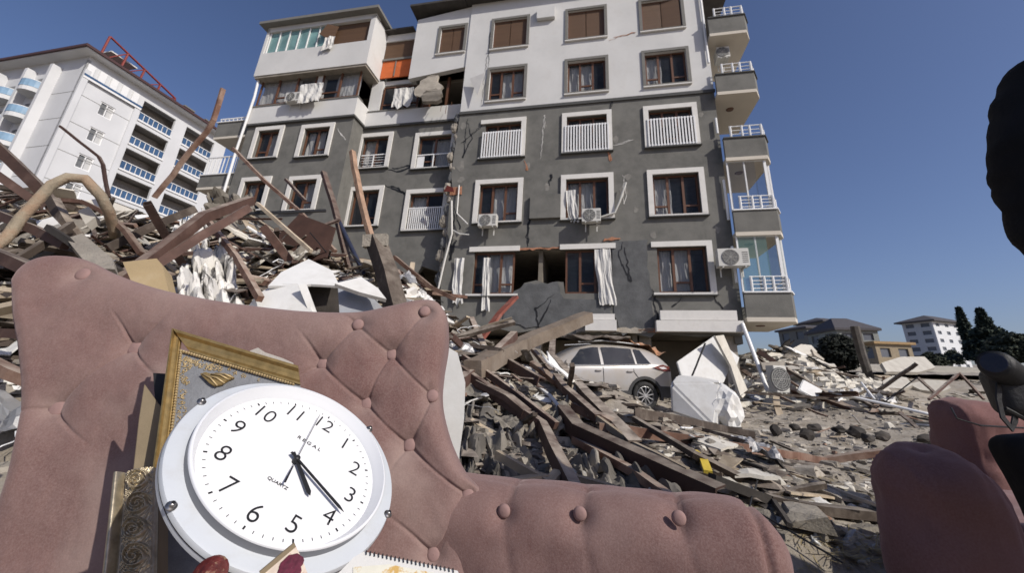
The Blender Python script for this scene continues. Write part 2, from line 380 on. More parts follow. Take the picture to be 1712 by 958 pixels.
def window(u0, u1, v0, v1, w=0, style='glass', trim='white', ph=0, tr_side=(1, 1, 1, 1), rail=False, parent=bld, leafs=3, tilt=0, dark=False):
    TT = T
    g = .01
    mb = MB(T); wf = w - .20
    if style == 'shutter':
        frame_ring(mb, u0 + g, u1 - g, v0 + g, v1 - g, .06, wf + .04, wf + .12)
    else:
        frame_ring(mb, u0 + g, u1 - g, v0 + g, v1 - g, .07, wf, wf + .07)
        for k in range(1, leafs):
            uu = u0 + (u1 - u0) * k / leafs
            mb.box(uu - .045, uu + .045, wf + .002, wf + .075, v0 + .08, v1 - .08)
        for k in range(leafs):
            if (k + ph) % 2: a = u0 + (u1 - u0) * k / leafs + .05; b = u0 + (u1 - u0) * (k + 1) / leafs - .05; mb.box(a, b, wf + .004, wf + .06, v0 + .36, v0 + .43)
    wn = mb.build('window', M_brown, parent)
    if style == 'shutter':
        um = (u0 + u1) / 2
        for k, (a, b) in enumerate(((u0 + .07, um - .015), (um + .015, u1 - .07))):
            mb = MB(T); t = tilt if k == 1 else 0
            mb.prism([T(a - t * .0, wf + .08, v0 + .07 - t * .3), T(b, wf + .08 + t * .4, v0 + .07), T(b, wf + .08 + t * .4, v1 - .07), T(a, wf + .08, v1 - .07)], nd * .04); mb.build('shutter', M_shut, wn)
    else:
        mb = MB(T); mb.quad((u0 + .05, wf + .03, v0 + .05), (u1 - .05, wf + .03, v0 + .05), (u1 - .05, wf + .03, v1 - .05), (u0 + .05, wf + .03, v1 - .05)); mb.build('pane', M_glass, wn)
        if not dark:
            L = u1 - u0; a = u0 + L * (.0 if ph % 3 == 0 else .34 if ph % 3 == 1 else .28); b = a + L * (.68 if ph % 3 == 1 else .42)
            if ph % 3 != 2: curtain_mesh(a + .03, min(b, u1 - .04), v0 + .03, v1 - .05, wf - .12, .03, 6, seed=ph).build('curtain', M_curt, wn)
            else:
                curtain_mesh(u0 + .04, u0 + L * .3, v0 + .03, v1 - .05, wf - .12, .03, 3, seed=ph).build('curtain', M_curt, wn); curtain_mesh(a + .1, b, v0 + .03, v1 - .05, wf - .12, .03, 4, seed=ph + 3).build('curtain', M_curt, wn)
    if trim:
        t = .2 if trim == 'white' else .13; pj = .07 if trim == 'white' else .045; w0 = w + .012
        mb = MB(T)
        if tr_side[0]: mb.box(u0 - t, u1 + t, w0, w0 + pj, v1 + .0, v1 + t)
        if tr_side[1]: mb.box(u0 - t, u1 + t, w0, w0 + pj * .9, v0 - (.08 if trim == 'white' else .1), v0)
        if tr_side[2]: mb.box(u0 - t, u0, w0, w0 + pj, v0 + .002, v1 - .002)
        if tr_side[3]: mb.box(u1, u1 + t, w0, w0 + pj, v0 + .002, v1 - .002)
        mb.build('window_surround', M_trim if trim == 'white' else M_gtrim, wn)
        if tr_side[1] and trim == 'white':
            mb = MB(T); mb.box(u0 - t - .03, u1 + t + .03, w0, w0 + pj + .06, v0 - .12, v0 - .082); mb.build('sill', M_band, wn)
        elif tr_side[1]:
            mb = MB(T); mb.box(u0 - t, u1 + t, w0, w0 + pj + .05, v0 - .15, v0 - .102); mb.build('sill', M_trim, wn)
    if rail:
        mb = MB(T); a, b = u0 - .04, u1 + .04; h = 1.22
        if rail == 1:
            n = 15
            for i in range(n + 1): uu = a + (b - a) * i / n; mb.box(uu - .03, uu + .03, w + .10, w + .125, v0 - .05, v0 + h)
            mb.box(a, b, w + .085, w + .098, v0 + h - .06, v0 + h); mb.box(a, b, w + .085, w + .098, v0 - .02, v0 + .04)
        else:
            h = .72
            mb.box(a, b, w - .06, w - .02, v0 + h - .05, v0 + h)
            for i in range(3): uu = a + (b - a) * i / 2; mb.box(uu - .025, uu + .025, w - .055, w - .025, v0, v0 + h)
            if rail == 2:
                for k in range(4): mb.box(a, b, w - .048, w - .032, v0 + .12 + k * .14, v0 + .14 + k * .14)
            if rail == 3:
                h = 1.05
                mb = MB(T); mb.box(a, b, w - .06, w - .02, v0 + h - .05, v0 + h)
                for i in range(19): uu = a + (b - a) * i / 18; mb.box(uu - .022, uu + .022, w - .05, w - .03, v0, v0 + h)
            if rail == 4:
                mb.box(a, u0 + .35, w - .07, w - .06, v0, v0 + h)
        mb.build('railing', M_white, wn)
    return wn
n_ = 0
for c in range(3):
    for r in range(5):
        u0, u1 = CU_[c]; v0 = ROW[r]; v1 = v0 + HO; n_ += 1
        if r == 4: window(u0, u1, v0, v1, .012, 'shutter', 'grey', tilt=.25 if c == 2 else 0)
        elif r == 3: window(u0, u1, v0, v1, .012, 'glass', 'grey', ph=c + 1)
        elif r == 2: window(u0, u1, v0, v1, 0, 'glass', 'white', ph=c, rail=1, dark=True, tr_side=(1, 1, 1 if c else 0, 1))
        elif r == 1: window(u0, u1, v0, v1, 0, 'glass', 'white', ph=c + 1, tr_side=(1, 1, 1, 1))
        else: window(u0, u1, v0, v1, 0, 'glass', 'white', ph=(1, 0, 2)[c], tr_side=((1, 1, 0, 0), (1, 0, 0, 0), (1, 1, 0, 1))[c], dark=(c == 1))
# torn curtains hanging out of the windows
curtain_mesh(3.05, 3.62, 2.55, 4.62, .12, .05, 3, .12, .18, 4).build('hanging_curtain', M_cloth, bld)
curtain_mesh(-1.2, -.9, 2.35, 4.4, .10, .05, 2, .15, .1, 5).build('hanging_curtain', M_cloth, bld)
curtain_mesh(-2.35, -1.95, 2.6, 4.4, .12, .05, 2, .2, .05, 6).build('hanging_curtain', M_cloth, bld)
curtain_mesh(1.98, 2.35, 5.75, 7.1, .12, .06, 2, .1, .15, 7).build('hanging_curtain', M_cloth, bld)
# cracks, built as thin dark gashes in the render
def crack(pts, wd=.035, w=.004, seed=0, m=None):
    r = random.Random(seed); mb = MB(T); P_ = jag(pts + pts[-1:], .05, .12, seed)[:-1]
    n = len(P_)
    for i in range(n - 1):
        a, b = P_[i], P_[i + 1]; s = wd * (.3 + .7 * math.sin(math.pi * (i + .5) / n)) * r.uniform(.5, 1.3)
        L = math.hypot(b[0] - a[0], b[1] - a[1]) + 1e-6; dx, dy = -(b[1] - a[1]) / L * s, (b[0] - a[0]) / L * s
        mb.quad((a[0] - dx, w, a[1] - dy), (b[0] - dx, w, b[1] - dy), (b[0] + dx, w, b[1] + dy), (a[0] + dx, w, a[1] + dy))
    mb.build('crack', m or M_black, bld)
crack([(.5, 4.75), (.45, 5.4), (.55, 6.0)], .04, seed=1); crack([(-2.5, 10.9), (-2.2, 9.9), (-2.5, 9.0)], .03, seed=2)
crack([(-1.6, 10.7), (-2.6, 9.7)], .02, seed=8); crack([(4.1, 4.9), (3.9, 4.3), (4.3, 3.4)], .03, .045, seed=3); crack([(1.6, 3.0), (.9, 2.4), (1.0, 1.8)], .03, .045, seed=4)
crack([(5.0, 3.1), (5.3, 2.4), (5.2, 1.8)], .04, .014, seed=5); crack([(7.0, 2.9), (7.3, 2.4)], .025, .014, seed=6)
crack([(6.0, 2.85), (5.7, 2.5)], .03, .014, seed=7); crack([(1.3, 7.4), (1.35, 7.9)], .035, .014, seed=9); crack([(4.15, 7.7), (4.3, 7.1), (4.2, 6.5)], .012, .014, seed=11, m=M_trim)
crack([(3.7, 10.5), (3.9, 11.2)], .02, .03, seed=12); crack([(3.7, 9.0), (4.6, 9.25)], .012, .014, seed=13, m=M_trim); crack([(.9, 8.6), (1.0, 10.8)], .01, .014, seed=14, m=M_trim)
crack([(3.75, 14.5), (4.9, 14.75)], .018, .03, seed=15, m=M_brick); crack([(3.6, 8.9), (3.75, 8.4)], .05, .014, seed=16, m=M_brick); crack([(.2, 8.6), (.35, 8.2)], .03, .014, seed=17, m=M_brick)
crack([(-2.6, 6.6), (-2.3, 5.6), (-2.6, 4.4)], .05, seed=18); crack([(-1.9, 11.6), (-1.7, 13.2), (-1.75, 15.8)], .012, .03, seed=19, m=M_band)
# patched corner strip hanging below row 1 col 0-1: darker box
mb = MB(T); mb.box(.55, 1.75, .012, .16, 5.95, 6.95); mb.build('wall_bulge', M_gry, bld)
mb = MB(T); mb.box(.5, 1.35, .03, .22, 16.1, 16.75); mb.build('wall_bulge', M_wht, bld)
# spalled plaster : thin flakes missing from the render leave paler undercoat, built as separate thin skins
M_under = mat('pale_undercoat', (.21, .20, .18), .95, .25, 6, .8, 30, bdist=.01)
rr_ = random.Random(21)
for i, (u, v, s_) in enumerate([(3.95, 9.3, .16), (4.35, 7.6, .14), (4.2, 7.0, .18), (.35, 8.4, .15), (-2.55, 8.6, .22), (-2.5, 7.9, .16), (1.2, 7.35, .14), (7.4, 5.3, .12), (3.2, 5.6, .10), (-2.4, 5.4, .25), (-2.65, 10.6, .15), (5.2, 5.15, .14), (4.6, 6.2, .10), (1.05, 10.2, .10), (7.3, 10.2, .1)]):
    n = 9; wall('spalled_patch', jag([(u + s_ * rr_.uniform(.5, 1.2) * math.cos(6.28 * k / n), v + s_ * 1.3 * rr_.uniform(.5, 1.2) * math.sin(6.28 * k / n)) for k in range(n)], .01, .1, i), [], .006, .004, M_under)
# loose white sheet / panel hanging beside row 3 col 0
mb = MB(T); mb.prism([T(-2.5, .2, 13.0), T(-1.75, .35, 13.1), T(-2.0, .3, 11.9)], nd * .02); mb.build('loose_cladding', M_trim, bld)

# ---- balconies at the right-hand corner
def balcony(k, wide=1.42, glass=None):
    v1 = 2.9 + 2.95 * k; v0 = v1 - .80; ux = UR + wide; W0 = .34
    out = [(UR + .002, W0), (ux, W0), (ux + .26, -.12), (ux + .26, -2.6), (UR + .002, -2.6)]
    inn = [(UR + .002, W0 - .12), (ux - .05, W0 - .12), (ux + .14, -.16), (ux + .14, -2.48), (UR + .002, -2.48)]
    def plan(mb, pts, a, b): mb.prism([T(u, w, a) for u, w in pts], vd * (b - a))
    mb = MB(); plan(mb, out + inn[::-1], v0 + .002, v1); p = mb.build('balcony', M_gry if k < 6 else M_wht, bld)
    mb = MB(); plan(mb, out, v0 - .14, v0); mb.build('soffit', M_soff, p)
    mb = MB(); sill = [(UR + .002, W0 + .05), (ux + .03, W0 + .05), (ux + .31, -.12), (ux + .31, -2.6)] + [(a, b) for a, b in inn[::-1][1:]]
    cap = [(UR + .002, W0 + .05), (ux + .03, W0 + .05), (ux + .31, -.12), (ux + .31, -2.62), (ux + .1, -2.62), (ux + .1, -.2), (ux - .07, W0 - .15), (UR + .002, W0 - .15)]
    plan(mb, cap, v1 + .002, v1 + .05); mb.build('coping', M_band if k > 1 else M_white, p)
    mb = MB(); line = [(UR + .25, W0 - .05), (ux - .02, W0 - .05), (ux + .2, -.14), (ux + .2, -2.5)]
    hs = (.2, .36, .54) if k > 1 else (.16, .3, .42, .56)
    for h in hs: mb.tube([T(u, w, v1 + h) for u, w in line], .022 if h > .5 else .016, 6)
    posts = [(UR + .3, W0 - .05), (ux - .45, W0 - .05), (ux - .05, W0 - .05), (ux + .2, -.16), (ux + .2, -1.2), (ux + .2, -2.4), (UR + .7, W0 - .05)]
    for u, w in posts: mb.tube([T(u, w, v1 + .04), T(u, w, v1 + .56)], .04, 6)
    mb.build('railing', M_white, p)
    # round lamp fitting below
    mb = MB(); mb.lathe(T(UR + .75, -.7, v0 - .14), -vd, [(.001, .03), (.13, .03), (.15, 0)], 16); mb.build('ceiling_lamp', M_brown, p)
    # door wall opening at the back of balcony
    if glass:
        mg = M_green if glass == 2 else M_glass
        a = v1 + .06; b = v1 + 2.0
        q = MB(); 
        for (u1_, w1_), (u2_, w2_) in (((UR + .06, W0 - .1), (ux - .45, W0 - .1)), ((ux - .05, W0 - .1), (ux + .16, -.16)), ((ux + .16, -.2), (ux + .16, -1.4))):
            q.v += [T(u1_, w1_, a), T(u2_, w2_, a), T(u2_, w2_, b), T(u1_, w1_, b)]; i = len(q.v) - 4; q.f.append((i, i + 1, i + 2, i + 3))
        q.build('pane', mg, p)
        mb = MB(T)
        for u, w, t in ((ux - .1, W0 - .13, .045), (ux + .14, -.16, .05), (UR + .05, W0 - .13, .035), (UR + .62, W0 - .13, .025)): mb.box(u - t, u + t, w - .03, w + .03, a, b + .02)
        mb.box(UR, ux - .1, W0 - .16, W0 - .08, b - .01, b + .06)
        mb.build('glazing_bar', M_white, p)
    return p
for k in range(5): balcony(k, glass={0: 2, 1: 1}.get(k))
# white downpipe at the corner
for a_, b_ in ((16.9, 12.6), (9.9, 9.2), (7.2, 5.6), (4.6, 3.3)): mb = MB(); mb.tube([T(UR - .1, .1, a_), T(UR - .1, .1, b_)], .045, 8); mb.build('downpipe', M_white, bld)

# ---- left wing : recessed wall plus projecting bay
wR, wB = -.6, .3; UC = -7.95; UB = -13.7
def HL(x0, x1, y0, y1): return rect(x0, x1, y0, y1)
RH = [HL(-7.85, -6.5, 9.15, 10.8), HL(-4.95, -3.35, 8.95, 10.6), HL(-7.95 + .1, -6.5, 6.25, 7.95), HL(-4.98, -3.4, 5.95, 7.65)]
wall('wing_lower_wall', [(UC, 11.35), (UC, 2.0), (-6, 2.2), (-5.4, 3.6), (-4.6, 3.4), (-4.0, 4.3), (-3.1, 4.0), (UL, 4.2), (UL, 11.35)], RH, wR, .28, M_gry)
BH = [HL(-12.95, -11.75, 9.55, 11.05), HL(-10.4, -9.05, 9.45, 10.95), HL(-12.9, -11.7, 6.85, 8.3), HL(-10.35, -9.1, 6.75, 8.2)]
wall('bay_lower_wall', rect(UB, UC, 2, 11.45), BH, wB, .28, M_gry)
mb = MB(T); mb.box(UC - .25, UC, wR, wB - .285, 2, 11.45); mb.build('bay_side_wall', M_gry, bld)
mb = MB(T); mb.box(UB, UB + .25, -9, wB - .285, 2, 11.45); mb.build('bay_side_wall', M_gry, bld)
for i, (a, b, c, d) in enumerate([(-12.95, -11.75, 9.55, 11.05), (-10.4, -9.05, 9.45, 10.95), (-12.9, -11.7, 6.85, 8.3), (-10.35, -9.1, 6.75, 8.2)]):
    window(a, b, c, d, wB, 'glass', 'white', ph=i + 1, leafs=2)
for i, (a, b, c, d) in enumerate([(-7.85, -6.5, 9.15, 10.8), (-4.95, -3.35, 8.95, 10.6), (-7.85, -6.5, 6.25, 7.95), (-4.98, -3.4, 5.95, 7.65)]):
    window(a, b, c, d, wR, 'glass', 'white', ph=i, leafs=2, rail=(2, 4, 0, 3)[i], dark=i in (2,))
# fourth floor parapet of the wing
mb = MB(T); mb.box(UB - .02, UC + .04, wB - .28, wB + .1, 11.46, 12.45); mb.box(UC - .24, UC + .04, wR - .1, wB - .282, 11.46, 12.45); mb.build('bay_parapet', M_wht, bld)
mb = MB(T); mb.box(UC + .042, UL - .01, wR - .28, wR + .1, 11.36, 12.2); mb.build('wing_parapet', M_wht, bld)
mb = MB(T); mb.box(UB - .05, UC + .08, wB - .3, wB + .14, 11.36, 11.455); mb.box(UC + .09, UL - .01, wR + .1, wR + .14, 11.28, 11.38); mb.box(UC - .0, UC + .08, wR + .1, wB - .302, 11.36, 11.455); mb.build('colour_band', M_band, bld)
mb = MB(T); mb.box(UB - .04, UC + .07, wB - .3, wB + .14, 12.452, 12.5); mb.box(UC + .09, -5.2, wR - .28, wR + .14, 12.202, 12.25); mb.build('coping', M_gtrim, bld)
# fourth floor glazing strip
wn = window(UB + .1, -10.4, 12.52, 14.1, wB + .2, 'glass', None, ph=2, leafs=3)
window(-10.1, UC - .05, 12.52, 14.1, wB + .2, 'glass', None, ph=1, leafs=2)
mb = MB(T); mb.box(-10.38, -10.12, wB - .3, wB + .05, 12.51, 14.1); mb.build('pier', M_wht, bld)
window(-7.3, -5.35, 12.27, 13.75, wR + .1, 'glass', None, ph=1, leafs=3)
mb = MB(T); mb.box(UC + .0, -7.35, wR - .25, wR + .02, 12.27, 14.1); mb.build('pier', M_wht, bld)
# shattered dark bay with hanging concrete lump
mb = MB(T); mb.box(-5.0, -4.7, wR - .1, wR + .05, 12.27, 13.9); mb.box(-3.9, -3.78, wR - .1, wR + .05, 12.27, 13.9); mb.build('broken_frame', M_brown, bld)
# fifth floor box of the bay
v5 = 14.12
mb = MB(T); mb.box(UB - .15, UC + .35, wB - .1, wB + .42, v5, 15.55); mb.box(UC + .1, UC + .35, -1.6, wB - .102, v5, 17.15); mb.box(UB - .15, UB + .05, -1.6, wB - .102, v5, 17.2)
mb.box(UB - .15, UB - .0, wB + .1, wB + .42, 15.552, 17.2); mb.box(UC + .1, UC + .35, wB - .1, wB + .42, 15.552, 17.15); mb.box(UB - .15, UC + .35, wB + .0, wB + .42, 16.95, 17.25); mb.build('top_floor_parapet', M_wht, bld)
mb = MB(T); mb.box(UB - .1, UC + .3, -1.6, wB + .38, v5 - .12, v5 - .01); mb.build('floor_slab', M_conc, bld)
mb = MB(T); mb.box(UB - .45, UC + .6, -6, wB + .75, 17.26, 17.42); mb.build('roof', M_gtrim, bld)
# green folding glass and brown shutter
mb = MB(T)
for k in range(6): a = UB + .1 + k * .58; mb.quad((a, wB + .3, 15.6), (a + .54, wB + .3 + .06 * (k % 2), 15.6), (a + .54, wB + .3 + .06 * (k % 2), 16.93), (a, wB + .3, 16.93))
mb.build('folding_glass', mat('pale_green_glass', (.17, .30, .29), .25, .25, 1.5, 0, spec=.5), bld)
mb = MB(T)
for k in range(7): a = UB + .08 + k * .58; mb.box(a - .02, a + .02, wB + .31, wB + .37, 15.57, 16.94)
mb.build('glazing_bar', M_white, bld)
mb = MB(T); mb.box(-9.85, UC + .08, wB + .2, wB + .26, 15.57, 16.94); mb.build('shutter', M_shut, bld)
mb = MB(T); mb.prism([T(-10.5, wB + .55, 16.2), T(-9.8, wB + .35, 15.8), T(-9.6, wB + .4, 16.7), T(-10.2, wB + .5, 16.85)], nd * .03); mb.build('loose_shutter', M_shut, bld)
curtain_mesh(-10.1, -9.55, 15.15, 15.95, wB + .55, .06, 2, .2, -.1, 9).build('hanging_curtain', M_cloth, bld)
# recessed fifth floor
mb = MB(T); mb.box(UC + .37, -5.75, wR, wR + .06, 14.25, 15.3); mb.build('orange_panel', M_orange, bld)
mb = MB(T); mb.box(UC + .37, -5.75, wR + .07, wR + .13, 15.3, 15.42); mb.box(-6.85, -6.8, wR + .07, wR + .1, 14.3, 15.3); mb.build('panel_rail', M_gtrim, bld)
mb = MB(T); mb.box(UC + .37, -5.75, wR - .02, wR + .04, 15.43, 16.55); mb.build('shutter', M_shut, bld)
mb = MB(T); mb.box(UC + .36, -5.7, wR - .1, wR + .1, 16.56, 17.0); mb.build('lintel', M_wht, bld)
mb = MB(T); mb.box(-7.9, -5.7, wR - .25, wR - .15, 13.95, 14.2); mb.build('lintel', M_wht, bld)
# protruding white block beside the main part
wX = .1
wall('wing_upper_wall', [(-5.72, 13.6), (UL - .0, 13.95), (UL - .0, 17.7), (-5.72, 17.3)], [HL(-4.35, UL - .25, 14.95, 16.5)], wX - .15, .25, M_wht)
mb = MB(T); mb.box(-5.72, -5.5, -2, wX - .42, 13.7, 17.3); mb.build('side_wall', M_wht, bld)
window(-4.35, UL - .25, 14.95, 16.5, wX - .15, 'shutter', 'grey')
mb = MB(T); mb.box(-6.0, UL - .27, -6, wX + .35, 17.72, 17.84); mb.box(UC + .36, -6.02, -6, wR + .4, 17.02, 17.12); mb.build('roof', M_roof, bld)
# backing rooms of the wing
mb = MB(T); mb.box(UB + .1, UL - .05, -4.6, -4.5, 0, 17.1); mb.build('inner_wall', M_room, bld)
mb = MB(T)
for u in (-11.1, -8.3, -5.6): mb.box(u - .08, u + .08, -4.49, -1.7, 2, 17)
mb.build('partition', M_room, bld)
for k in range(5):
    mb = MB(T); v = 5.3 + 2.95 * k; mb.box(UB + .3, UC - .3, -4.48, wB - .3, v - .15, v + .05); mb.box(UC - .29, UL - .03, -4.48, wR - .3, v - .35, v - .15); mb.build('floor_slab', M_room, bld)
crack([(-6.4, 9.0), (-5.8, 8.85), (-5.0, 9.1)], .05, wR + .004, seed=21); crack([(-6.4, 8.15), (-5.9, 8.1), (-5.3, 7.7)], .05, wR + .004, seed=22)
crack([(-7.9, 10.2), (-7.7, 9.1)], .03, wR + .004, seed=23); crack([(-8.7, 10.8), (-8.2, 10.2)], .02, wB + .004, seed=24, m=M_trim)
# left balconies, beyond the bay
for v0, h, gl in ((10.9, .95, 0), (8.1, .75, 1)):
    mb = MB(T); mb.box(UB - 2.0, UB - .03, -2.4, .2, v0, v0 + .12); p = mb.build('balcony', M_soff, bld)
    mb = MB(T); mb.box(UB - 2.0, UB - .03, .08, .2, v0 + .122, v0 + h); mb.box(UB - 2.0, UB - 1.88, -2.4, .078, v0 + .122, v0 + h); mb.build('parapet', M_gry, p)
    mb = MB(T); mb.box(UB - 2.05, UB - .0, .04, .26, v0 + h + .002, v0 + h + .05)
    hh = 1.0 if gl else .25
    for i in range(9): u = UB - 1.95 + i * .24; mb.box(u - .02, u + .02, .1, .14, v0 + h + .05, v0 + h + hh)
    mb.box(UB - 2.0, UB - .02, .09, .15, v0 + h + hh, v0 + h + hh + .05); mb.build('railing', M_white, p)
mb = MB(); mb.tube([T(UB + .05, wB + .2, 17.1), T(UB - .05, wB + .25, 15.2), T(UB + .05, wB + .2, 13), T(UB - .1, wB + .15, 10), T(UB - .1, wB + .1, 6)], .06, 8); mb.build('downpipe', M_white, bld)
# hanging lump of concrete
def lump(c, r, seed, n=3, flat=1):
    bm = bmesh.new(); bmesh.ops.create_icosphere(bm, subdivisions=n, radius=1)
    out = MB()
    for v in bm.verts:
        d = v.co.normalized(); k = 1 + .35 * fn(d.x * 1.3 + seed, d.y * 1.3, d.z * 1.3) + .10 * fn(d.x * 5, d.y * 5 + seed, d.z * 5)
        out.v.append(c + V((d.x * r[0], d.y * r[1], d.z * r[2])) * k)
    bm.verts.index_update()
    for f in bm.faces: out.f.append(tuple(v.index for v in f.verts))
    bm.free(); return out
hc = jag([(-5.25, 12.6), (-5.0, 13.4), (-4.6, 13.75), (-4.2, 13.65), (-4.1, 13.2), (-3.75, 12.9), (-3.9, 12.4), (-4.3, 12.2), (-4.9, 12.3)], .09, .2, 77)
mb = MB(); mb.prism([T(u, wR + .35 + .35 * (13.7 - v) / 1.5 + .05 * fn(u * 3, v * 3), v) for u, v in hc], nd * .16 - vd * .05); mb.build('hanging_concrete', M_conc, bld)
hc = jag([(-4.75, 12.35), (-4.1, 12.5), (-3.75, 12.35), (-3.8, 11.9), (-4.2, 11.75), (-4.6, 11.95)], .09, .15, 78)
mb = MB(); mb.prism([T(u, wR + .75 + .1 * fn(u * 3, v * 3), v) for u, v in hc], nd * .14 + vd * .08); mb.build('hanging_concrete', M_conc, bld)
for k in range(7):
    a = (-4.9 + k * .25, wR + .4, 12.2 + .3 * math.sin(k)); mb = MB(); mb.tube([T(*a), T(a[0] + .1, a[1] + .25, a[2] - .4 - .1 * (k % 3))], .012, 5); mb.build('bent_rebar', M_brown, bld)
# vertical break between wing and main part, filled with dark shattered edges
for i in range(16):
    v = 3.6 + i * .5; lump(T(UL - .12 + .12 * math.sin(i * 2.1), -.12, v), (.18, .12, .28), i).build('broken_edge', M_conc if i % 3 else M_gry2, bld)
mb = MB(); mb.tube([T(-2.75, .12, 6.9), T(-2.55, .2, 5.4), T(-2.75, .15, 4.3), T(-2.9, .1, 3.2)], .035, 6); mb.tube([T(-2.5, .1, 7.6), T(-2.45, .15, 6.3), T(-1.9, .3, 5.75)], .03, 6); mb.build('loose_conduit', M_trim, bld)
mb = MB(); mb.prism([T(-3.15, .1, 7.35), T(-2.65, .2, 7.25), T(-2.72, .2, 7.45), T(-3.0, .15, 7.6)], nd * .03); mb.build('torn_red_sheet', mat('torn_red', (.17, .035, .025), .8), bld)

# ================================================================== AIR CONDITIONERS (things on the wall)
def ac(p, u, n, w=.82, h=.56, d=.3, up=V((0, 0, 1)), lab='', dark=False):
    """p = lower-left-back corner, u = right, n = outward"""
    def TL(a, b, c): return p + u * a + n * b + up * c
    e = empty('air_conditioner', TL(w / 2, d / 2, 0), lab, 'air conditioner')
    mb = MB(TL); mb.box(0, w, 0, d, 0, h); mb.build('casing', M_acw, e, bevel=.012)
    mb = MB(TL); c = TL(w * .4, d + .002, h * .5)
    mb.lathe(c, n, [(.0, .004), (h * .40, .004), (h * .40, .02), (h * .43, .02), (h * .43, 0)], 28); mb.build('fan_recess', mat('ac_fan', (.06, .06, .06), .6), e)
    mb = MB()
    for k in range(5): r = h * .4 * (k + 1) / 5.2; mb.disc(c + n * .022, n, r - .004, r + .004, 28)
    for k in range(8): a = k * math.pi / 4; dd = u * math.cos(a) + up * math.sin(a); mb.tube([c + n * .022, c + n * .022 + dd * h * .41], .004, 4)
    mb.build('fan_grille', M_acw, e)
    mb = MB(TL)
    for k in range(6): mb.box(w * .78, w * .96, d + .001, d + .008, h * .2 + k * h * .11, h * .2 + k * h * .11 + .02)
    mb.build('vent', mat('ac_fan', (.06, .06, .06)), e)
    for a in (.12, w - .16): mb = MB(TL); mb.box(a, a + .04, -.02, d, -.045, -.003); mb.box(a, a + .04, -.02, .0, -.3, -.0452); mb.build('bracket', M_acw, e)
    return e
u_, v_ = FP(804, 386); ac(T(u_, .25, v_), ud, nd, .74, .5, .3, vd, 'beige air conditioner unit below the first-column window with a dangling white conduit')
u_, v_ = FP(973, 379); ac(T(u_, .25, v_), ud, nd, .70, .52, .3, vd, 'beige air conditioner unit under the torn curtain in the middle of the grey wall')
u_, v_ = FP(1193, 453); ac(T(u_ + .0, .3, v_), ud, nd, .98, .62, .34, vd, 'largest air conditioner unit, beside the green glazed corner balcony')
u_, v_ = FP(486, 180, wB); ac(T(u_, wB + .2, v_), ud, nd, .8, .5, .3, vd, 'air conditioner with white cloth draped beside it on the upper left bay')
cl = curtain_mesh(u_ + .7, u_ + 1.9, v_ - .15, v_ + .95, wB + .45, .12, 3, .25, .0, 31); tag(cl.build('crumpled_sheet', M_cloth), 'white sheet crumpled over the parapet beside the upper left air conditioner', 'sheet')
cl = curtain_mesh(-6.5, -5.5, 12.2, 13.3, wR + .3, .1, 3, .25, 0, 33); tag(cl.build('crumpled_sheet', M_cloth), 'white sheet hanging left of the dangling concrete lump', 'sheet')
g_ = T(UR + .35, -.6, 2.9 + 2.95 * 4 - 1.7); ac(g_, ud, nd, .5, .55, .5, vd, 'dark air conditioner unit on the side wall under the highest balcony')
mb = MB(); a_ = FP(1003, 365); mb.tube([T(a_[0], .1, a_[1]), T(a_[0] + .55, .15, a_[1] + .15), T(a_[0] + .75, .2, a_[1] + .6), T(a_[0] + 1.0, .25, a_[1] + 1.35)], .04, 7); tag(mb.build('loose_conduit', M_acw), 'thick pale conduit bent upward beside the middle air conditioner', 'conduit')
mb = MB(); mb.tube([T(-2.6, .15, 5.6), T(-2.2, .3, 5.35), T(-1.8, .3, 5.3)], .03, 7); tag(mb.build('loose_conduit', M_acw), 'white conduit looping to the first-column air conditioner', 'conduit')

# leaning white post and cable
mb = MB(); a, b = P(1241, 541, 13.3), P(1284, 655, 12.6); mb.tube([a, b], .06, 10); tag(mb.build('leaning_post', M_white), 'long white metal post leaning against the lowest corner balcony', 'post')
# ================================================================== WHITE HOTEL BLOCK, far left
M_hw = mat('hotel_white', (.57, .575, .58), .85, .06, .3, .1, dust=.15, dcol=(.46, .45, .43), dscale=.5)
M_blue = mat('blue_glass_balustrade', (.05, .10, .19), .15, .2, 1, 0, spec=.6)
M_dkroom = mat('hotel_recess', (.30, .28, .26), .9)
A0 = P(152, 92, 38)
r1 = GZ(345, 215, A0.z); hu = (r1 - A0).normalized(); hn = V((hu.y, -hu.x, 0)).normalized()
if hn.dot(EYE - A0) < 0: hn = -hn
LR = (r1 - A0).length; lu = -hn                          # left face runs back along ... perpendicular to the right face
hv = V((0, 0, 1)); gz = 1.0
hotel = empty('hotel_building', V((A0.x, A0.y, gz)), 'tall white hotel block with blue balcony glass and dark red eaves, far left', 'building')
class Face:
    def __init__(s, o, u, n): s.o = o; s.u = u; s.n = n; s.pl = Plane(o, n)
    def T(s, a, w, v): return s.o + s.u * a + s.n * w + V((0, 0, v))
    def uv(s, px, py, w=0):
        r = ray(px, py); o = s.o + s.n * w; t = (o - EYE).dot(s.n) / r.dot(s.n); d = EYE + r * t - o; return d.dot(s.u), d.z
FR = Face(V((A0.x, A0.y, 0)), hu, hn)                     # right face
lf = V((-hn.x, -hn.y, 0)); 
fl_u = V((-hu.y, hu.x, 0)); fl_u = fl_u if fl_u.x < 0 else -fl_u
FL = Face(V((A0.x, A0.y, 0)), fl_u, V((-hu.x, -hu.y, 0)))
ht = A0.z
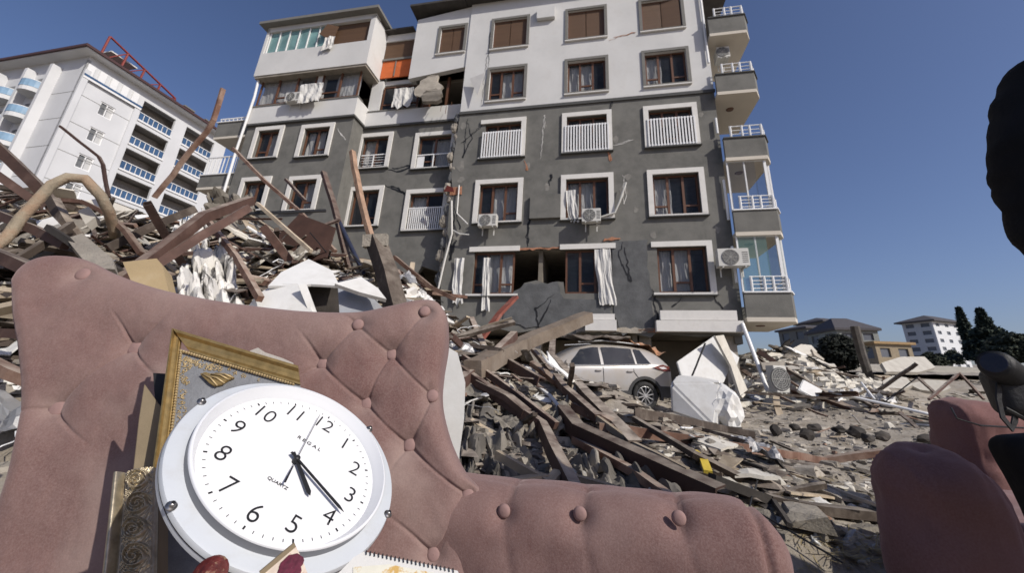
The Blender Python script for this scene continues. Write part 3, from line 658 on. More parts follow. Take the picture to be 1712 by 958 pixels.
def fwall(F, outer, holes, w, depth, m, parent, name='wall'):
    loops = [[V((a, b, 0)) for a, b in outer]] + [[V((a, b, 0)) for a, b in h] for h in holes]
    tris = tessellate_polygon(loops); mb = MB(); flat = [p for l in loops for p in l]; k = len(flat)
    for p in flat: mb.v.append(F.T(p.x, w, p.y))
    for p in flat: mb.v.append(F.T(p.x, w - depth, p.y))
    for t in tris: mb.f.append(tuple(t)); mb.f.append(tuple(k + i for i in reversed(t)))
    b = 0
    for l in loops:
        for i in range(len(l)): j = (i + 1) % len(l); mb.f.append((b + i, b + j, k + b + j, k + b + i))
        b += len(l)
    return mb.build(name, m, parent)
ua = FR.uv(242, 160)[0] ; ub = LR * 1.25
print('hotel', LR, ua, ht)
st = 3.45
wins = []; bal = []
for k in range(7):
    v = ht - 4.9 - k * st - 1.2
    wins.append((ua * .40, ua * .64, v, v + 1.7))
b1 = (ua * 1.03, ua * 1.03 + (ub - ua) * .34); b2 = (b1[1] + (ub - ua) * .13, b1[1] + (ub - ua) * .13 + (ub - ua) * .36)
for k in range(8):
    v = ht - 4.2 - k * st
    for bb in (b1, b2): bal.append((bb[0], bb[1], v, v + st * .82))
fwall(FR, rect(0, ub, gz, ht - .6), [rect(*w) for w in wins] + [rect(*b) for b in bal], 0, .3, M_hw, hotel)
for (a, b, c, d) in wins:
    mb = MB(FR.T); mb.box(a, b, -.28, -.2, c, d); p = mb.build('window', M_curt, hotel)
    mb = MB(FR.T); frame_ring(mb, a, b, c, d, .12, -.19, -.08); mb.box((a + b) / 2 - .05, (a + b) / 2 + .05, -.19, -.1, c + .12, d - .12); mb.build('window_frame', M_white, p)
    mb = MB(FR.T); mb.box(a + .15, a + .9, -.198, -.192, c + .1, d - .1); mb.build('pane', M_glass, p)
for i, (a, b, c, d) in enumerate(bal):
    mb = MB(FR.T); mb.box(a + .02, b - .02, -1.9, -1.8, c, d); mb.box(a + .02, b - .02, -1.79, -.31, c - .1, c - .02); p = mb.build('balcony', M_dkroom, hotel)
    mb = MB(FR.T)
    n = 7
    for q in range(n): x = a + (b - a) * q / n; mb.box(x + .09, x + (b - a) / n - .05, -.08, -.05, c + .15, c + 1.05)
    mb.build('balustrade_glass', M_blue, p)
    mb = MB(FR.T); mb.box(a, b, -.1, .0, c + 1.07, c + 1.15); mb.box(a - .05, b + .05, -.2, .12, c - .12, c + .1)
    for q in range(n + 1): x = a + (b - a) * q / n; mb.box(x - .03, x + .03, -.1, -.04, c + .1, c + 1.06)
    mb.build('balustrade_rail', M_white, p)
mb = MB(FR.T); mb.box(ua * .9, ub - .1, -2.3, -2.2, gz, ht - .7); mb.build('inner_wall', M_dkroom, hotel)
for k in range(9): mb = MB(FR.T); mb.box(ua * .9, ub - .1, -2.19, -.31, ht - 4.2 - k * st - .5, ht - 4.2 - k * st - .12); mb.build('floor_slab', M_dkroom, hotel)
# corner pilaster and top terrace
mb = MB(FR.T); mb.box(-.02, .55, .002, .25, gz, ht - 1.9); mb.box(ua - .6, ua - .0, .002, .22, gz, ht - 2.6); mb.build('pilaster', M_hw, hotel)
mb = MB(FR.T)
for k in range(5): x = .1 + k * (ua - .2) / 5; mb.box(x, x + (ua / 5) * .55, .05, .2, ht - 2.6, ht - 1.1)
mb.box(0, ua, .252, .3, ht - 3.0, ht - 2.75)
mb.build('terrace_parapet', M_white, hotel)
mb = MB(FR.T); mb.box(0, ua, .301, .33, ht - 2.74, ht - 2.5); mb.build('terrace_glass', M_blue, hotel)
# left face with curved balconies
fwall(FL, rect(0, 14, gz, ht - .6), [], 0, .3, M_hw, hotel)
for col, (a, b) in enumerate(((4.6, 7.0), (8.4, 11.6))):
    for k in range(7):
        v = ht - 5.0 - k * st - col * .5
        mb = MB(); c = (a + b) / 2; hw = (b - a) / 2
        pl = [(c + hw * math.cos(math.pi * i / 10), .02 + 1.5 * math.sin(math.pi * i / 10)) for i in range(11)]
        mb.prism([FL.T(u, w, v) for u, w in pl], V((0, 0, .5))); p = mb.build('balcony', M_hw, hotel)
        mb = MB(); mb.sweep([FL.T(u, w, v + .95) for u, w in pl], [(-.45, -.03), (.45, -.03), (.45, .03), (-.45, .03)][::1] if False else [(-.03, -.42), (.03, -.42), (.03, .42), (-.03, .42)]); mb.build('balustrade_glass', mat('pale_blue_glass', (.22, .34, .46), .2, .2, 1, 0, spec=.5), p)
        mb = MB(); mb.tube([FL.T(u, w, v + 1.42) for u, w in pl], .05, 5); mb.build('handrail', M_white, p)
        mb = MB(FL.T); mb.box(a + .2, b - .2, .006, .03, v + .5, v + 2.6); mb.build('balcony_door', M_glass, p)
mb = MB(FL.T)
for x in (3.7, 7.6, 12.2): mb.box(x - .2, x + .25, .002, .9, gz, ht - 1.4)
mb.build('pilaster', M_hw, hotel)
# panel joints
mb = MB()
for k in range(9):
    v = ht - 5 - k * st; mb2 = MB(FR.T); mb.v += []; 
    for F_, L_ in ((FR, ua), (FL, 3.4)):
        i = len(mb.v); mb.v += [F_.T(.0, .005, v), F_.T(L_, .005, v), F_.T(L_, .005, v + .07), F_.T(0, .005, v + .07)]; mb.f.append((i, i + 1, i + 2, i + 3))
mb.build('panel_joint', M_gtrim, hotel)
M_eave = mat('dark_eaves', (.07, .035, .035), .7, .2)
def hroof(z0, z1, o, m):
    c = [FR.T(-o * 0, o, 0) + FL.T(0, o, 0) - FR.o, FR.T(ub + o, o, 0), FR.T(ub + o, -16, 0), FL.T(14 + o, -16, 0) if False else FR.T(ub + o, -16, 0)]
    pts = [FR.T(-o, o, z0), FR.T(ub + o, o, z0), FR.T(ub + o, -14 - o, z0), FR.T(-o, -14 - o, z0)]
    mb = MB(); mb.prism(pts, V((0, 0, z1 - z0))); return mb
hroof(ht - .6, ht - .1, 0.0, M_hw).build('fascia', M_hw, hotel)
hroof(ht - .1, ht + .05, 1.1, M_hw).build('soffit', M_hw, hotel)
hroof(ht + .051, ht + .35, 1.3, M_eave).build('roof', M_eave, hotel)
mb = MB(FR.T); mb.box(ua * .9, ub, -13.6, -.31, gz, ht - 8) if False else None
# red steel frame on the roof
mb = MB()
M_red = mat('red_steel', (.22, .035, .025), .6, .2)
aa = [FR.T(1.0 + k * 2.2, -.6, ht + .4) for k in range(5)]; bb = [p + V((0, 0, 3.4 - .55 * k_)) + hn * .3 for k_, p in enumerate(aa)]
for k in range(5):
    mb.tube([aa[k], bb[k]], .13, 5)
    if k: mb.tube([bb[k - 1], bb[k]], .13, 5); mb.tube([aa[k - 1], bb[k]], .07, 5); mb.tube([aa[k - 1] + V((0, 0, 1)), aa[k] + V((0, 0, 1))], .07, 5)
mb.tube([bb[4], FR.T(11, -1, ht + .5)], .08, 5); mb.tube([aa[4], FR.T(11.5, -1, ht + .4)], .08, 5)
mb.build('roof_frame', M_red, hotel)
mb = MB(FR.T); mb.box(2, 5, -3.2, -1, ht + 2.6, ht + 2.75); mb.build('roof_canopy', M_trim, hotel)
for x in (ub * .62, ub * .80):
    mb = MB(FR.T); mb.box(x, x + 1.2, -1.6, -.6, ht + .36, ht + 1.5); mb.box(x - .2, x + 1.4, -1.8, -.4, ht + 1.52, ht + 1.7); mb.build('chimney', M_gtrim, hotel)

# ================================================================== FAR RIGHT : white block, low houses, trees
def simple_block(name, c, u, L, Wd, z0, H, m, mroof, lab, rows, cols, roof=1.6, over=.8, mwin=None, ml=None, lrows=None):
    n = V((u.y, -u.x, 0)); n = n if n.y < 0 else -n
    F = Face(V((c.x, c.y, 0)), u, n); F2 = Face(V((c.x, c.y, 0)), -n, V((-u.x, -u.y, 0)))
    e = empty(name, V((c.x, c.y, z0)), lab, 'building')
    hs = []; sh = H / rows
    for r in range(rows):
        for k in range(cols): a = L * (k + .5) / cols; hs.append((a - .75, a + .75, z0 + r * sh + sh * .4, z0 + r * sh + sh * .82))
    fwall(F, rect(0, L, z0, z0 + H), [rect(*h) for h in hs], 0, .3, m, e)
    hs2 = []
    lc = max(2, int(Wd / 3.2))
    for r in range(rows):
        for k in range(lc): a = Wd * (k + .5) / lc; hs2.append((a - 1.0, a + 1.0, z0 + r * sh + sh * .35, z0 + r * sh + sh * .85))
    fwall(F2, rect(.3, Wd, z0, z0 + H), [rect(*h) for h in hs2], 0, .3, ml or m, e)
    for FF, hh in ((F, hs), (F2, hs2)):
        for h in hh: mb = MB(FF.T); mb.box(h[0] + .01, h[1] - .01, -.28, -.2, h[2] + .01, h[3] - .01); mb.build('window', mwin or M_room, e)
    mb = MB()
    q = [F.T(-over, over, z0 + H), F.T(L + over, over, z0 + H), F.T(L + over, -Wd - over, z0 + H), F.T(-over, -Wd - over, z0 + H)]
    ap = [F.T(L * .3, -Wd * .45, z0 + H + roof), F.T(L * .7, -Wd * .45, z0 + H + roof)]
    mb.v = q + [p + V((0, 0, .35)) for p in q] + ap
    mb.f = [(0, 1, 2, 3), (0, 1, 5, 4), (1, 2, 6, 5), (2, 3, 7, 6), (3, 0, 4, 7), (4, 5, 9, 8), (5, 6, 9), (6, 7, 8, 9), (7, 4, 8)]
    mb.build('roof', mroof, e); return e
Y0 = 112
c = P(1558, 537, Y0); zb = P(1554, 618, Y0).z
M_win = mat('far_window', (.10, .11, .13), .4)
simple_block('office_building', c, V((.96, .28, 0)).normalized(), 11, 7.2, zb, c.z - zb, mat('far_white', (.60, .61, .62), .9), mat('far_roof', (.075, .07, .075), .9), 'white six storey block with grey hipped roof, beside the cypress on the right', 6, 3, 2.2, 1.2, M_win, mat('far_shaded_side', (.42, .44, .47), .9))  # left face darker: its shade is painted into the wall colour
c = P(1462, 575, 60); simple_block('low_house', c, V((1, .05, 0)).normalized(), 5.5, 6, c.z - 3.0, 3.0, mat('yellow_house', (.27, .22, .15), .9), mat('yellow_roof', (.30, .20, .10), .9), 'low yellow house with flat tiled roof in the distance', 1, 2, .5, .4, M_win)
c = P(1398, 552, 66); simple_block('grey_house', c, V((1, -.12, 0)).normalized(), 6, 8, c.z - 5, 5, mat('greygreen_house', (.22, .235, .22), .9), mat('far_roof', (.1, .1, .1)), 'grey green house with a pitched roof behind the rubble', 2, 2, 2.4, .4, M_win)
c = P(1348, 549, 85); simple_block('dark_house', c, V((1, .1, 0)).normalized(), 8, 8, c.z - 6, 6, mat('dark_house_wall', (.16, .16, .15), .9), mat('far_roof', (.08, .08, .08)), 'dark flat topped house on the skyline right of the apartment block', 2, 3, 1.2, .5, M_win)
c = P(1378, 545, 100); simple_block('dark_house', c, V((1, .1, 0)).normalized(), 5.5, 8, c.z - 6, 7, mat('dark_house_wall', (.16, .16, .15), .9), mat('far_roof', (.08, .08, .08)), 'small skyline house with eaves, rising above the dark flat topped house', 2, 2, 1.5, .8, M_win)
# dark hillside behind
mb = MB(); n = 60
for i in range(n + 1):
    x = 25 + i * 4.2; zt = 12.5 + 2.5 * fn(i * .13, 3) + 2.0 * math.exp(-((i - 9) / 5) ** 2)
    for k, (yy, t) in enumerate(((125, 0), (150, .8), (175, 1), (240, .3))): mb.v.append(V((x, yy + 8 * fn(i * .2, k), 2 + (zt - 2) * t * (.62 if i > 16 else 1))))
for i in range(n):
    for k in range(3): a = i * 4 + k; mb.f.append((a, a + 4, a + 5, a + 1))
tag(mb.build('hills', mat('hill_scrub', (.075, .08, .06), .95, .3, .15, 1, .5, bdist=1), smooth=True), kind='structure')

M_leaf = mat('dark_conifer', (.030, .042, .028), .9, .35, 2, .0)
M_leaf2 = mat('dark_bush_leaves', (.040, .048, .030), .9, .35, 2, .0)
M_bark = mat('bark', (.09, .07, .05), .95, .3, 5, .8)
def tree(name, base, h, prof, nleaf, ls, lab, cat='tree', m=None, lobes=0, group=None, seed=1):
    r = random.Random(seed); e = empty(name, base, lab, cat, group)
    mb = MB(); mb.sweep([base - V((0, 0, .3)), base + V((.02 * h, 0, h * .5)), base + V((0, 0, h * .93))], [(h * .02 * math.cos(a), h * .02 * math.sin(a)) for a in (0, 1.26, 2.5, 3.77, 5)])
    for k in range(10):
        t = r.uniform(.2, .85); a = r.uniform(0, 6.28); R = prof(t) * .8; mb.tube([base + V((0, 0, h * t)), base + V((R * math.cos(a), R * math.sin(a), h * t + R * .3))], h * .006, 4)
    mb.build('trunk', M_bark, e)
    mb = MB()
    for k in range(nleaf):
        t = r.random() ** .8; a = r.uniform(0, 6.28); rr = prof(t) * (r.random() ** .45) * (1 + .35 * fn(math.cos(a) * 1.5 + seed, math.sin(a) * 1.5, t * 6))
        c = base + V((rr * math.cos(a), rr * math.sin(a), h * (.04 + .97 * t)))
        d = V((r.gauss(0, 1), r.gauss(0, 1), r.gauss(0, .7))).normalized(); q = d.orthogonal().normalized(); s = ls * r.uniform(.5, 1.4); w = d.cross(q)
        i = len(mb.v); mb.v += [c - q * s * .5, c + d * s, c + q * s * .5, c + w * s * .4]; mb.f += [(i, i + 1, i + 2), (i, i + 1, i + 3)]
    mb.build('crown', m or M_leaf, e, recalc=False); return e
b = P(1632, 606, 70); top = P(1618, 516, 70); tree('cypress_tree', b, top.z - b.z, lambda t: .95 * (math.sin(math.pi * min(1, t * 1.02)) ** .6 if t > .3 else .95) * (1 - t) ** .35 + .05, 5200, .42, 'tall narrow cypress just right of the white block', m=M_leaf, seed=2)
b = P(1668, 606, 66); top = P(1652, 519, 66); tree('pine_tree', b, top.z - b.z, lambda t: 4.2 * (1 - t) ** 1.45 * (1 + .3 * math.sin(t * 26)) + .12, 8000, .5, 'broad dark conifer with a spiky top, right of the cypress', m=M_leaf, seed=3)
b = P(1702, 606, 60); top = P(1700, 560, 60); tree('bushy_tree', b, top.z - b.z, lambda t: 3.4 * math.sqrt(max(0, 1 - t * t)), 5200, .5, 'low rounded dark tree at the right edge, behind the broad conifer', m=M_leaf2, seed=4)
for k, (px, pw) in enumerate(((1575, 610), (1598, 607), (1560, 613))):
    b = P(px, pw + 3, 95); tree('shrub', b, 2.6 + k * .4, lambda t: 1.7 * math.sqrt(max(0, 1 - t * t)), 1300, .45, ('dark shrub below the middle of the white block', 'dark shrub between the white block and the cypress', 'dark shrub at the left foot of the white block')[k], 'shrub', M_leaf2, seed=8 + k)
b = P(1411, 622, 24); top = P(1405, 562, 24); tree('round_bush', b, top.z - b.z, lambda t: .98 * math.sqrt(max(0, 1 - (2 * t - 1) ** 2)) + .1, 5000, .16, 'round dark bush standing behind the rubble heap, left of the leaning post', 'bush', mat('bush_dark', (.022, .026, .02), .9, .3), seed=14)
mb = MB(); mb.tube([P(1456, 640, 18), P(1440, 590, 18), P(1429, 546, 18)], .17, 8); tag(mb.build('leaning_post', mat('dark_post', (.09, .08, .07), .9, .3, 4, .5)), 'thick dark post leaning left above the right-hand rubble heap', 'post')
# pale embankment / road strip beyond the rubble
mb = MB(); pts = []
for i in range(40):
    x = 7 + i * 1.6
    for k, y in enumerate((24, 27, 31, 36)): mb.v.append(V((x, y + .5 * fn(i * .4, k), hmap(x, y) + .03 + (.35, .6, .7, .2)[k])))
for i in range(39):
    for k in range(3): a = i * 4 + k; mb.f.append((a, a + 4, a + 5, a + 1))
tag(mb.build('embankment', mat('pale_rubble_soil', (.42, .38, .30), .95, .18, 1.5, .8, 5, bdist=.1), smooth=True), kind='structure')

# ================================================================== CAR
def car():
    yaw = R_(9); base = P(1020, 676, 11.5); base.z = .06
    base = V((2.0, 11.55, .04))
    cx, sx = math.cos(yaw), math.sin(yaw)
    def C_(x, y, z): return base + V((x * cx - y * sx, x * sx + y * cx, z))     # x to the right = rear, y away from camera
    e = empty('parked_car', base, 'silver SUV crushed under rubble below the apartment block, rear wheel and tail light visible', 'car')
    paint = mat('silver_car_paint', (.40, .40, .405), .32, .04, 1, .0, metal=.15, spec=.5, dust=.5, dcol=(.36, .32, .27), dscale=2.2, lit_top_dust=.7, tcol=(.36, .31, .25), coat=.1)
    plast = mat('dark_car_plastic', (.035, .035, .036), .7, .2, dust=.15, dcol=(.2, .18, .15)); rubber = mat('tyre_rubber', (.022, .022, .022), .85, .2, dust=.25, dcol=(.15, .13, .11)); rimm = mat('alloy_rim', (.42, .42, .42), .35, .1, metal=.7)
    cg = mat('car_glass', (.02, .022, .024), .12, .3, 2, 0, spec=.6, dust=.2, dcol=(.14, .13, .11))
    # stations: x, zlow, zsill, zbelt, zroof, hw_belt, hw_roof
    S = [(-2.18, .42, .50, .72, .76, .62, .50), (-2.08, .26, .42, .80, .86, .80, .62), (-1.7, .22, .40, .90, .97, .88, .72), (-1.15, .22, .38, .97, 1.06, .91, .72), (-.85, .22, .38, .99, 1.18, .915, .66), (-.35, .22, .38, 1.01, 1.50, .92, .62),
         (.05, .22, .38, 1.02, 1.585, .92, .62), (.6, .22, .38, 1.04, 1.60, .92, .62), (1.2, .22, .38, 1.07, 1.57, .915, .62), (1.7, .24, .40, 1.10, 1.50, .89, .58), (1.98, .30, .45, 1.12, 1.28, .84, .60), (2.12, .36, .50, 1.08, 1.10, .78, .60), (2.2, .40, .55, .92, .93, .72, .60)]
    def ring(s):
        x, zl, zs, zb_, zr, hb, hr = s; zm = (zs + zb_) / 2
        half = [(hb * .90, zl), (hb * .985, zs), (hb * 1.0, zm), (hb * .995, zb_ - .08), (hb * .96, zb_), (hr + (hb * .96 - hr) * .45, zb_ + (zr - zb_) * .55), (hr + .03, zr - (zr - zb_) * .12), (hr * .8, zr), (hr * .3, zr + .015)]
        return half
    mb = MB(); gl = MB(); k = 9; rows = []
    for s in S:
        h = ring(s); i0 = len(mb.v)
        for (y, z) in h: mb.v.append(C_(s[0], -y, z))
        for (y, z) in h[::-1]: mb.v.append(C_(s[0], y, z))
        rows.append(i0)
    for i in range(len(S) - 1):
        for j in range(2 * k - 1): mb.f.append((rows[i] + j, rows[i] + j + 1, rows[i + 1] + j + 1, rows[i + 1] + j))
    for r0 in (rows[0], rows[-1]): mb.f.append(tuple(r0 + j for j in range(2 * k)))
    body = mb.build('body', paint, e)
    md = body.modifiers.new('s', 'SUBSURF'); md.levels = md.render_levels = 2
    # cut arches
    cut = MB()
    for x in (-1.32, 1.33):
        for s in (-1, 1):
            n = 28; cpts = [C_(x + .40 * math.cos(a), s * .55, .34 + .40 * math.sin(a)) for a in [2 * math.pi * q / n for q in range(n)]]
            cut.prism(cpts, (C_(0, s, 0) - C_(0, 0, 0)) * .6)
    co = cut.build('cut', paint, e); bo = body.modifiers.new('b', 'BOOLEAN'); bo.object = co; bo.solver = 'EXACT'
    bpy.context.view_layer.update()
    dg = bpy.context.evaluated_depsgraph_get(); me = bpy.data.meshes.new_from_object(body.evaluated_get(dg)); body.modifiers.clear(); body.data = me
    me.materials.clear(); me.materials.append(paint); bpy.data.objects.remove(co); autosmooth(body, 35)
    # side glass, built a few mm outside the cabin
    def yb(x):
        return interp(x, [s[0] for s in S], [s[5] for s in S]), interp(x, [s[0] for s in S], [s[3] for s in S]), interp(x, [s[0] for s in S], [s[4] for s in S]), interp(x, [s[0] for s in S], [s[6] for s in S])
    def sp(x, t, off=.012):
        hb, zb_, zr, hr = yb(x); y = hb * .955 + (hr + .03 - hb * .955) * t; z = zb_ + (zr - .06 - zb_) * t; return (x, y + off, z)
    for s in (-1, 1):
        for nm, xa, xb, xta, xtb in (('front_side_window', -.72, .20, -.28, .20), ('rear_side_window', .28, 1.12, .28, 1.10), ('quarter_window', 1.18, 1.55, 1.17, 1.35)):
            q = MB(); n = 8
            for i in range(n + 1):
                for j in range(4):
                    t = j / 3; x = (xa + (xb - xa) * i / n) * (1 - t) + (xta + (xtb - xta) * i / n) * t; X, y, z = sp(x, .05 + .86 * t); q.v.append(C_(X, s * y, z))
            for i in range(n):
                for j in range(3): a = i * 4 + j; q.f.append((a, a + 1, a + 5, a + 4))
            o = q.build(nm, cg, e, smooth=True)
        q = MB(); q.tube([C_(x, s * (yb(x)[0] * .96 + .012), yb(x)[1] + .012) for x in (-.8, -.3, .3, .9, 1.5)], .012, 5); q.build('window_trim', rimm, e)
        # door seams and handles
        q = MB()
        for x in (-.85, .24, 1.05):
            pts = [C_(x + (.12 if x > 1 and zz < .8 else 0), s * (yb(x)[0] * (1.0 if zz < .95 else .97) + .004), zz) for zz in (.42, .6, .75, .9, 1.0)]
            q.tube(pts, .006, 4)
        q.build('door_seam', plast, e)
        for x in (.12, .95):
            q = MB(); q.tube([C_(x - .09, s * (yb(x)[0] + .0), .90), C_(x - .07, s * (yb(x)[0] + .03), .905), C_(x + .05, s * (yb(x)[0] + .03), .91), C_(x + .07, s * (yb(x)[0] + .0), .91)], .015, 6); q.build('door_handle', paint, e)
        q = MB(); pts = []
        q.sweep([C_(-.92, s * .925, .36), C_(0, s * .93, .34), C_(.92, s * .925, .36)], [(-.02, -.09), (.02, -.09), (.02, .09), (-.02, .09)]); q.build('sill_cladding', plast, e)
        for x in (-1.32, 1.33):
            q = MB(); arc = [C_(x + .43 * math.cos(a), s * (yb(x)[0] * .985), .34 + .43 * math.sin(a)) for a in [math.pi * (i / 14 * 1.16 - .08) for i in range(15)]]
            q.sweep(arc, [(-.035, -.03), (.035, -.03), (.035, .03), (-.035, .03)], up=C_(0, 1, 0) - C_(0, 0, 0)); q.build('arch_cladding', plast, e)
            c_ = C_(x, s * .80, .34); ax = (C_(0, s, 0) - C_(0, 0, 0)).normalized()
            wl = MB(); wl.lathe(c_, ax, [(.22, -.11), (.31, -.11), (.335, -.08), (.34, -.03), (.34, .05), (.325, .085), (.30, .10), (.225, .095), (.22, .06)], 40); w = wl.build('wheel', rubber, e, smooth=True)
            q = MB(); q.lathe(c_, ax, [(.228, .085), (.215, .09), (.20, .05), (.2, -.05)], 40)
            for i in range(10):
                a = 2 * math.pi * i / 10 + .1; d1 = V((0, 0, 1)) * math.cos(a) + (C_(1, 0, 0) - C_(0, 0, 0)) * math.sin(a)
                q.sweep([c_ + d1 * .03 + ax * .075, c_ + d1 * .21 + ax * .085], [(-.013, -.012), (.013, -.012), (.013, .012), (-.013, .012)])
            q.lathe(c_, ax, [(.001, .095), (.045, .095), (.055, .07)], 20); q.build('rim', rimm, w)
            q = MB(); q.lathe(c_, ax, [(.001, -.0), (.2, 0.0)], 30); q.build('brake_disc', plast, w)
        # tail light wraps round the corner
        q = MB(); tl = [(1.55, 1.03), (1.85, 1.10), (2.06, 1.06), (2.10, .94), (1.95, .93), (1.72, .98)]
        for x, z in tl: hb = interp(x, [1.5, 1.7, 1.98, 2.12, 2.2], [.90, .885, .835, .77, .71]); q.v.append(C_(x + .01, s * (hb + .022), z))
        q.f.append(tuple(range(6))); o = q.build('tail_light', mat('tail_light_red', (.13, .018, .015), .3, .15, 3, 0, spec=.5, dust=.3, dcol=(.3, .22, .18), dscale=20), e)
        q = MB()
        for x, z in ((1.72, 1.03), (1.88, 1.05), (1.97, 1.0), (1.82, .985)): hb = interp(x, [1.5, 1.7, 1.98, 2.12, 2.2], [.90, .885, .835, .77, .71]); q.v.append(C_(x + .012, s * (hb + .027), z))
        q.f.append((0, 1, 2, 3)); q.build('lens', mat('white_lens', (.7, .65, .65), .2), o)
        q = MB(); q.tube([C_(-.75, s * .95, 1.02), C_(-.72, s * 1.08, 1.08), C_(-.72, s * 1.12, 1.08)], .06, 8); q.build('mirror', paint, e)
    q = MB(); q.sweep([C_(1.75, -.86, .44), C_(2.02, -.82, .44), C_(2.2, -.6, .44), C_(2.25, 0, .44), C_(2.2, .6, .44), C_(2.02, .82, .44)], [(-.04, -.13), (.04, -.13), (.04, .13), (-.04, .13)]); q.build('rear_bumper', plast, e)
    q = MB(); q.v = [C_(1.74, -.5, 1.43), C_(1.74, .5, 1.43), C_(2.05, .6, 1.16), C_(2.05, -.6, 1.16)]; q.f = [(0, 1, 2, 3)]; q.build('rear_window', cg, e)
    for s in (-1, 1): q = MB(); q.tube([C_(-.3, .62 * s, 1.6), C_(.4, .63 * s, 1.66), C_(1.4, .6 * s, 1.6)], .02, 6); q.build('roof_rail', rimm, e)
    return e, C_
car_e, CC = car()
# rust coloured cloth and panels lying on the car roof
def drape(pts4, n, amp, seed, m, name, lab, cat, thick=.0, grp=None, kind=None, f=1.0):
    a, b, c, d = [V(p) for p in pts4]; mb = MB()
    for i in range(n + 1):
        for j in range(n + 1):
            s, t = i / n, j / n; p = (a * (1 - s) + b * s) * (1 - t) + (d * (1 - s) + c * s) * t; nn = (b - a).cross(d - a).normalized()
            q = (.5 - abs(fn(s * 1.9 * f + seed, t * 1.9 * f, seed, 1))) * amp * 2.6 + (.5 - abs(fn(s * 4.5 * f + seed, t * 2.2 * f, 2, 1))) * amp * 1.1 + (.5 - abs(fn(s * 9 * f, t * 9 * f, seed, 1))) * amp * .35
            e_ = .06 * fn(s * 5, t * 5 + seed, 5) * (b - a).length; mb.v.append(p + nn * q + (b - a).normalized() * e_ + (d - a).normalized() * e_ * .7)
    for i in range(n):
        for j in range(n): k = i * (n + 1) + j; mb.f.append((k, k + 1, k + n + 2, k + n + 1))
    o = mb.build(name, m); 
    if thick: md = o.modifiers.new('t', 'SOLIDIFY'); md.thickness = thick
    autosmooth(o, 22) if n > 6 else None
    return tag(o, lab, cat, grp)
M_rustc = mat('rust_cloth', (.33, .17, .09), .95, .25, 5, .6, 20, dust=.3)
drape([CC(1.0, -.66, 1.50), CC(2.15, -.55, 1.22), CC(2.1, .5, 1.3), CC(.9, .6, 1.66)], 16, .16, 3, M_rustc, 'fallen_cloth', 'rust orange cloth draped over the rear of the silver car', 'cloth')
drape([CC(-.5, -.7, 1.62), CC(1.1, -.72, 1.66), CC(1.1, .3, 1.74), CC(-.5, .3, 1.72)], 12, .07, 5, mat('dusty_dark_sheet', (.10, .08, .065), .9, .3, 4, .6, dust=.3), 'roof_sheet', 'dark dusty sheet lying flat on the silver car roof', 'sheet', .03)
# ================================================================== DEBRIS
M_rbeam = mat('red_brown_steel', (.070, .038, .029), .75, .35, 6, .5, 30, lit_top_dust=.8, dust=.2, dcol=(.20, .15, .125), dscale=4, objvar=.4, bdist=.004)  # tan tops of the beam materials stand for sunlight on upper flanges
M_rbeam2 = mat('rust_orange_steel', (.15, .078, .052), .85, .35, 6, .5, 30, lit_top_dust=.7, dust=.3, dcol=(.34, .28, .225), objvar=.3, bdist=.004)
M_dbeam = mat('dark_brown_timber', (.068, .050, .038), .85, .35, 3, .7, 30, lit_top_dust=.8, dust=.25, dcol=(.27, .235, .195), dscale=6, objvar=.3, stretch=(1, 1, 1), bdist=.006)
M_tan = mat('weathered_timber', (.36, .29, .205), .9, .3, 5, .6, 30, dust=.3, dcol=(.40, .36, .30), objvar=.35, bdist=.006)
M_panel = mat('cream_panel', (.56, .53, .46), .85, .10, 2, .4, 20, dust=.35, dcol=(.34, .30, .25), dscale=3, objvar=.25, bdist=.005)
M_panelw = mat('white_panel', (.66, .655, .63), .75, .08, 2, .3, 20, dust=.32, dcol=(.40, .37, .32), dscale=2.5, objvar=.12, bdist=.005)
M_brick_ = mat('brick_debris', (.24, .145, .10), .95, .3, 8, .8, 25, dust=.3, objvar=.3)
M_dark = mat('charred_board', (.040, .034, .029), .85, .4, 5, .5, 20, dust=.2, dcol=(.12, .1, .085), objvar=.4)
M_metal = mat('crumpled_sheet_metal', (.34, .34, .34), .5, .15, 3, .2, metal=.4, dust=.35, dcol=(.34, .30, .26), objvar=.3)
M_felt = mat('grey_roofing_felt', (.20, .18, .15), .95, .3, 3, .8, 20, dust=.3, dcol=(.28, .25, .21), objvar=.2, bdist=.01)
M_felt2 = mat('dark_roofing_felt', (.12, .108, .092), .95, .3, 3, .8, 20, dust=.3, dcol=(.2, .18, .155), objvar=.2, bdist=.01)
M_card = mat('cardboard', (.36, .27, .15), .9, .12, 3, .2, 30, dust=.2, dcol=(.45, .4, .3))

def rough_path(pts, seg, amp, seed):
    out = []; L = 0
    for i in range(len(pts) - 1):
        a, b = pts[i], pts[i + 1]; n = max(1, int((b - a).length / seg))
        for k in range(n): p = a + (b - a) * (k / n); out.append(p + V((fn(L * 2, seed), fn(L * 2, seed + 9), fn(L * 2, seed + 20))) * amp); L += (b - a).length / n
    out.append(pts[-1]); return out
def onto(px, py, Y):
    h = hit(px, py, Y + .5) if py > 560 else None
    return (px, py, min(Y, h.y * (.88 if px < 1230 else .94))) if h is not None else (px, py, Y)
def O_(px, py, Y): return P(*onto(px, py, Y))
def sec_rect(w, h): return [(-w / 2, -h / 2), (w / 2, -h / 2), (w / 2, h / 2), (-w / 2, h / 2)]
def sec_c(w, h, t=.012): return [(-w / 2, -h / 2), (w / 2, -h / 2), (w / 2, -h / 2 + t), (-w / 2 + t, -h / 2 + t), (-w / 2 + t, h / 2 - t), (w / 2, h / 2 - t), (w / 2, h / 2), (-w / 2, h / 2)]
def sec_round(r, n=8): return [(r * math.cos(6.2832 * i / n), r * math.sin(6.2832 * i / n)) for i in range(n)]
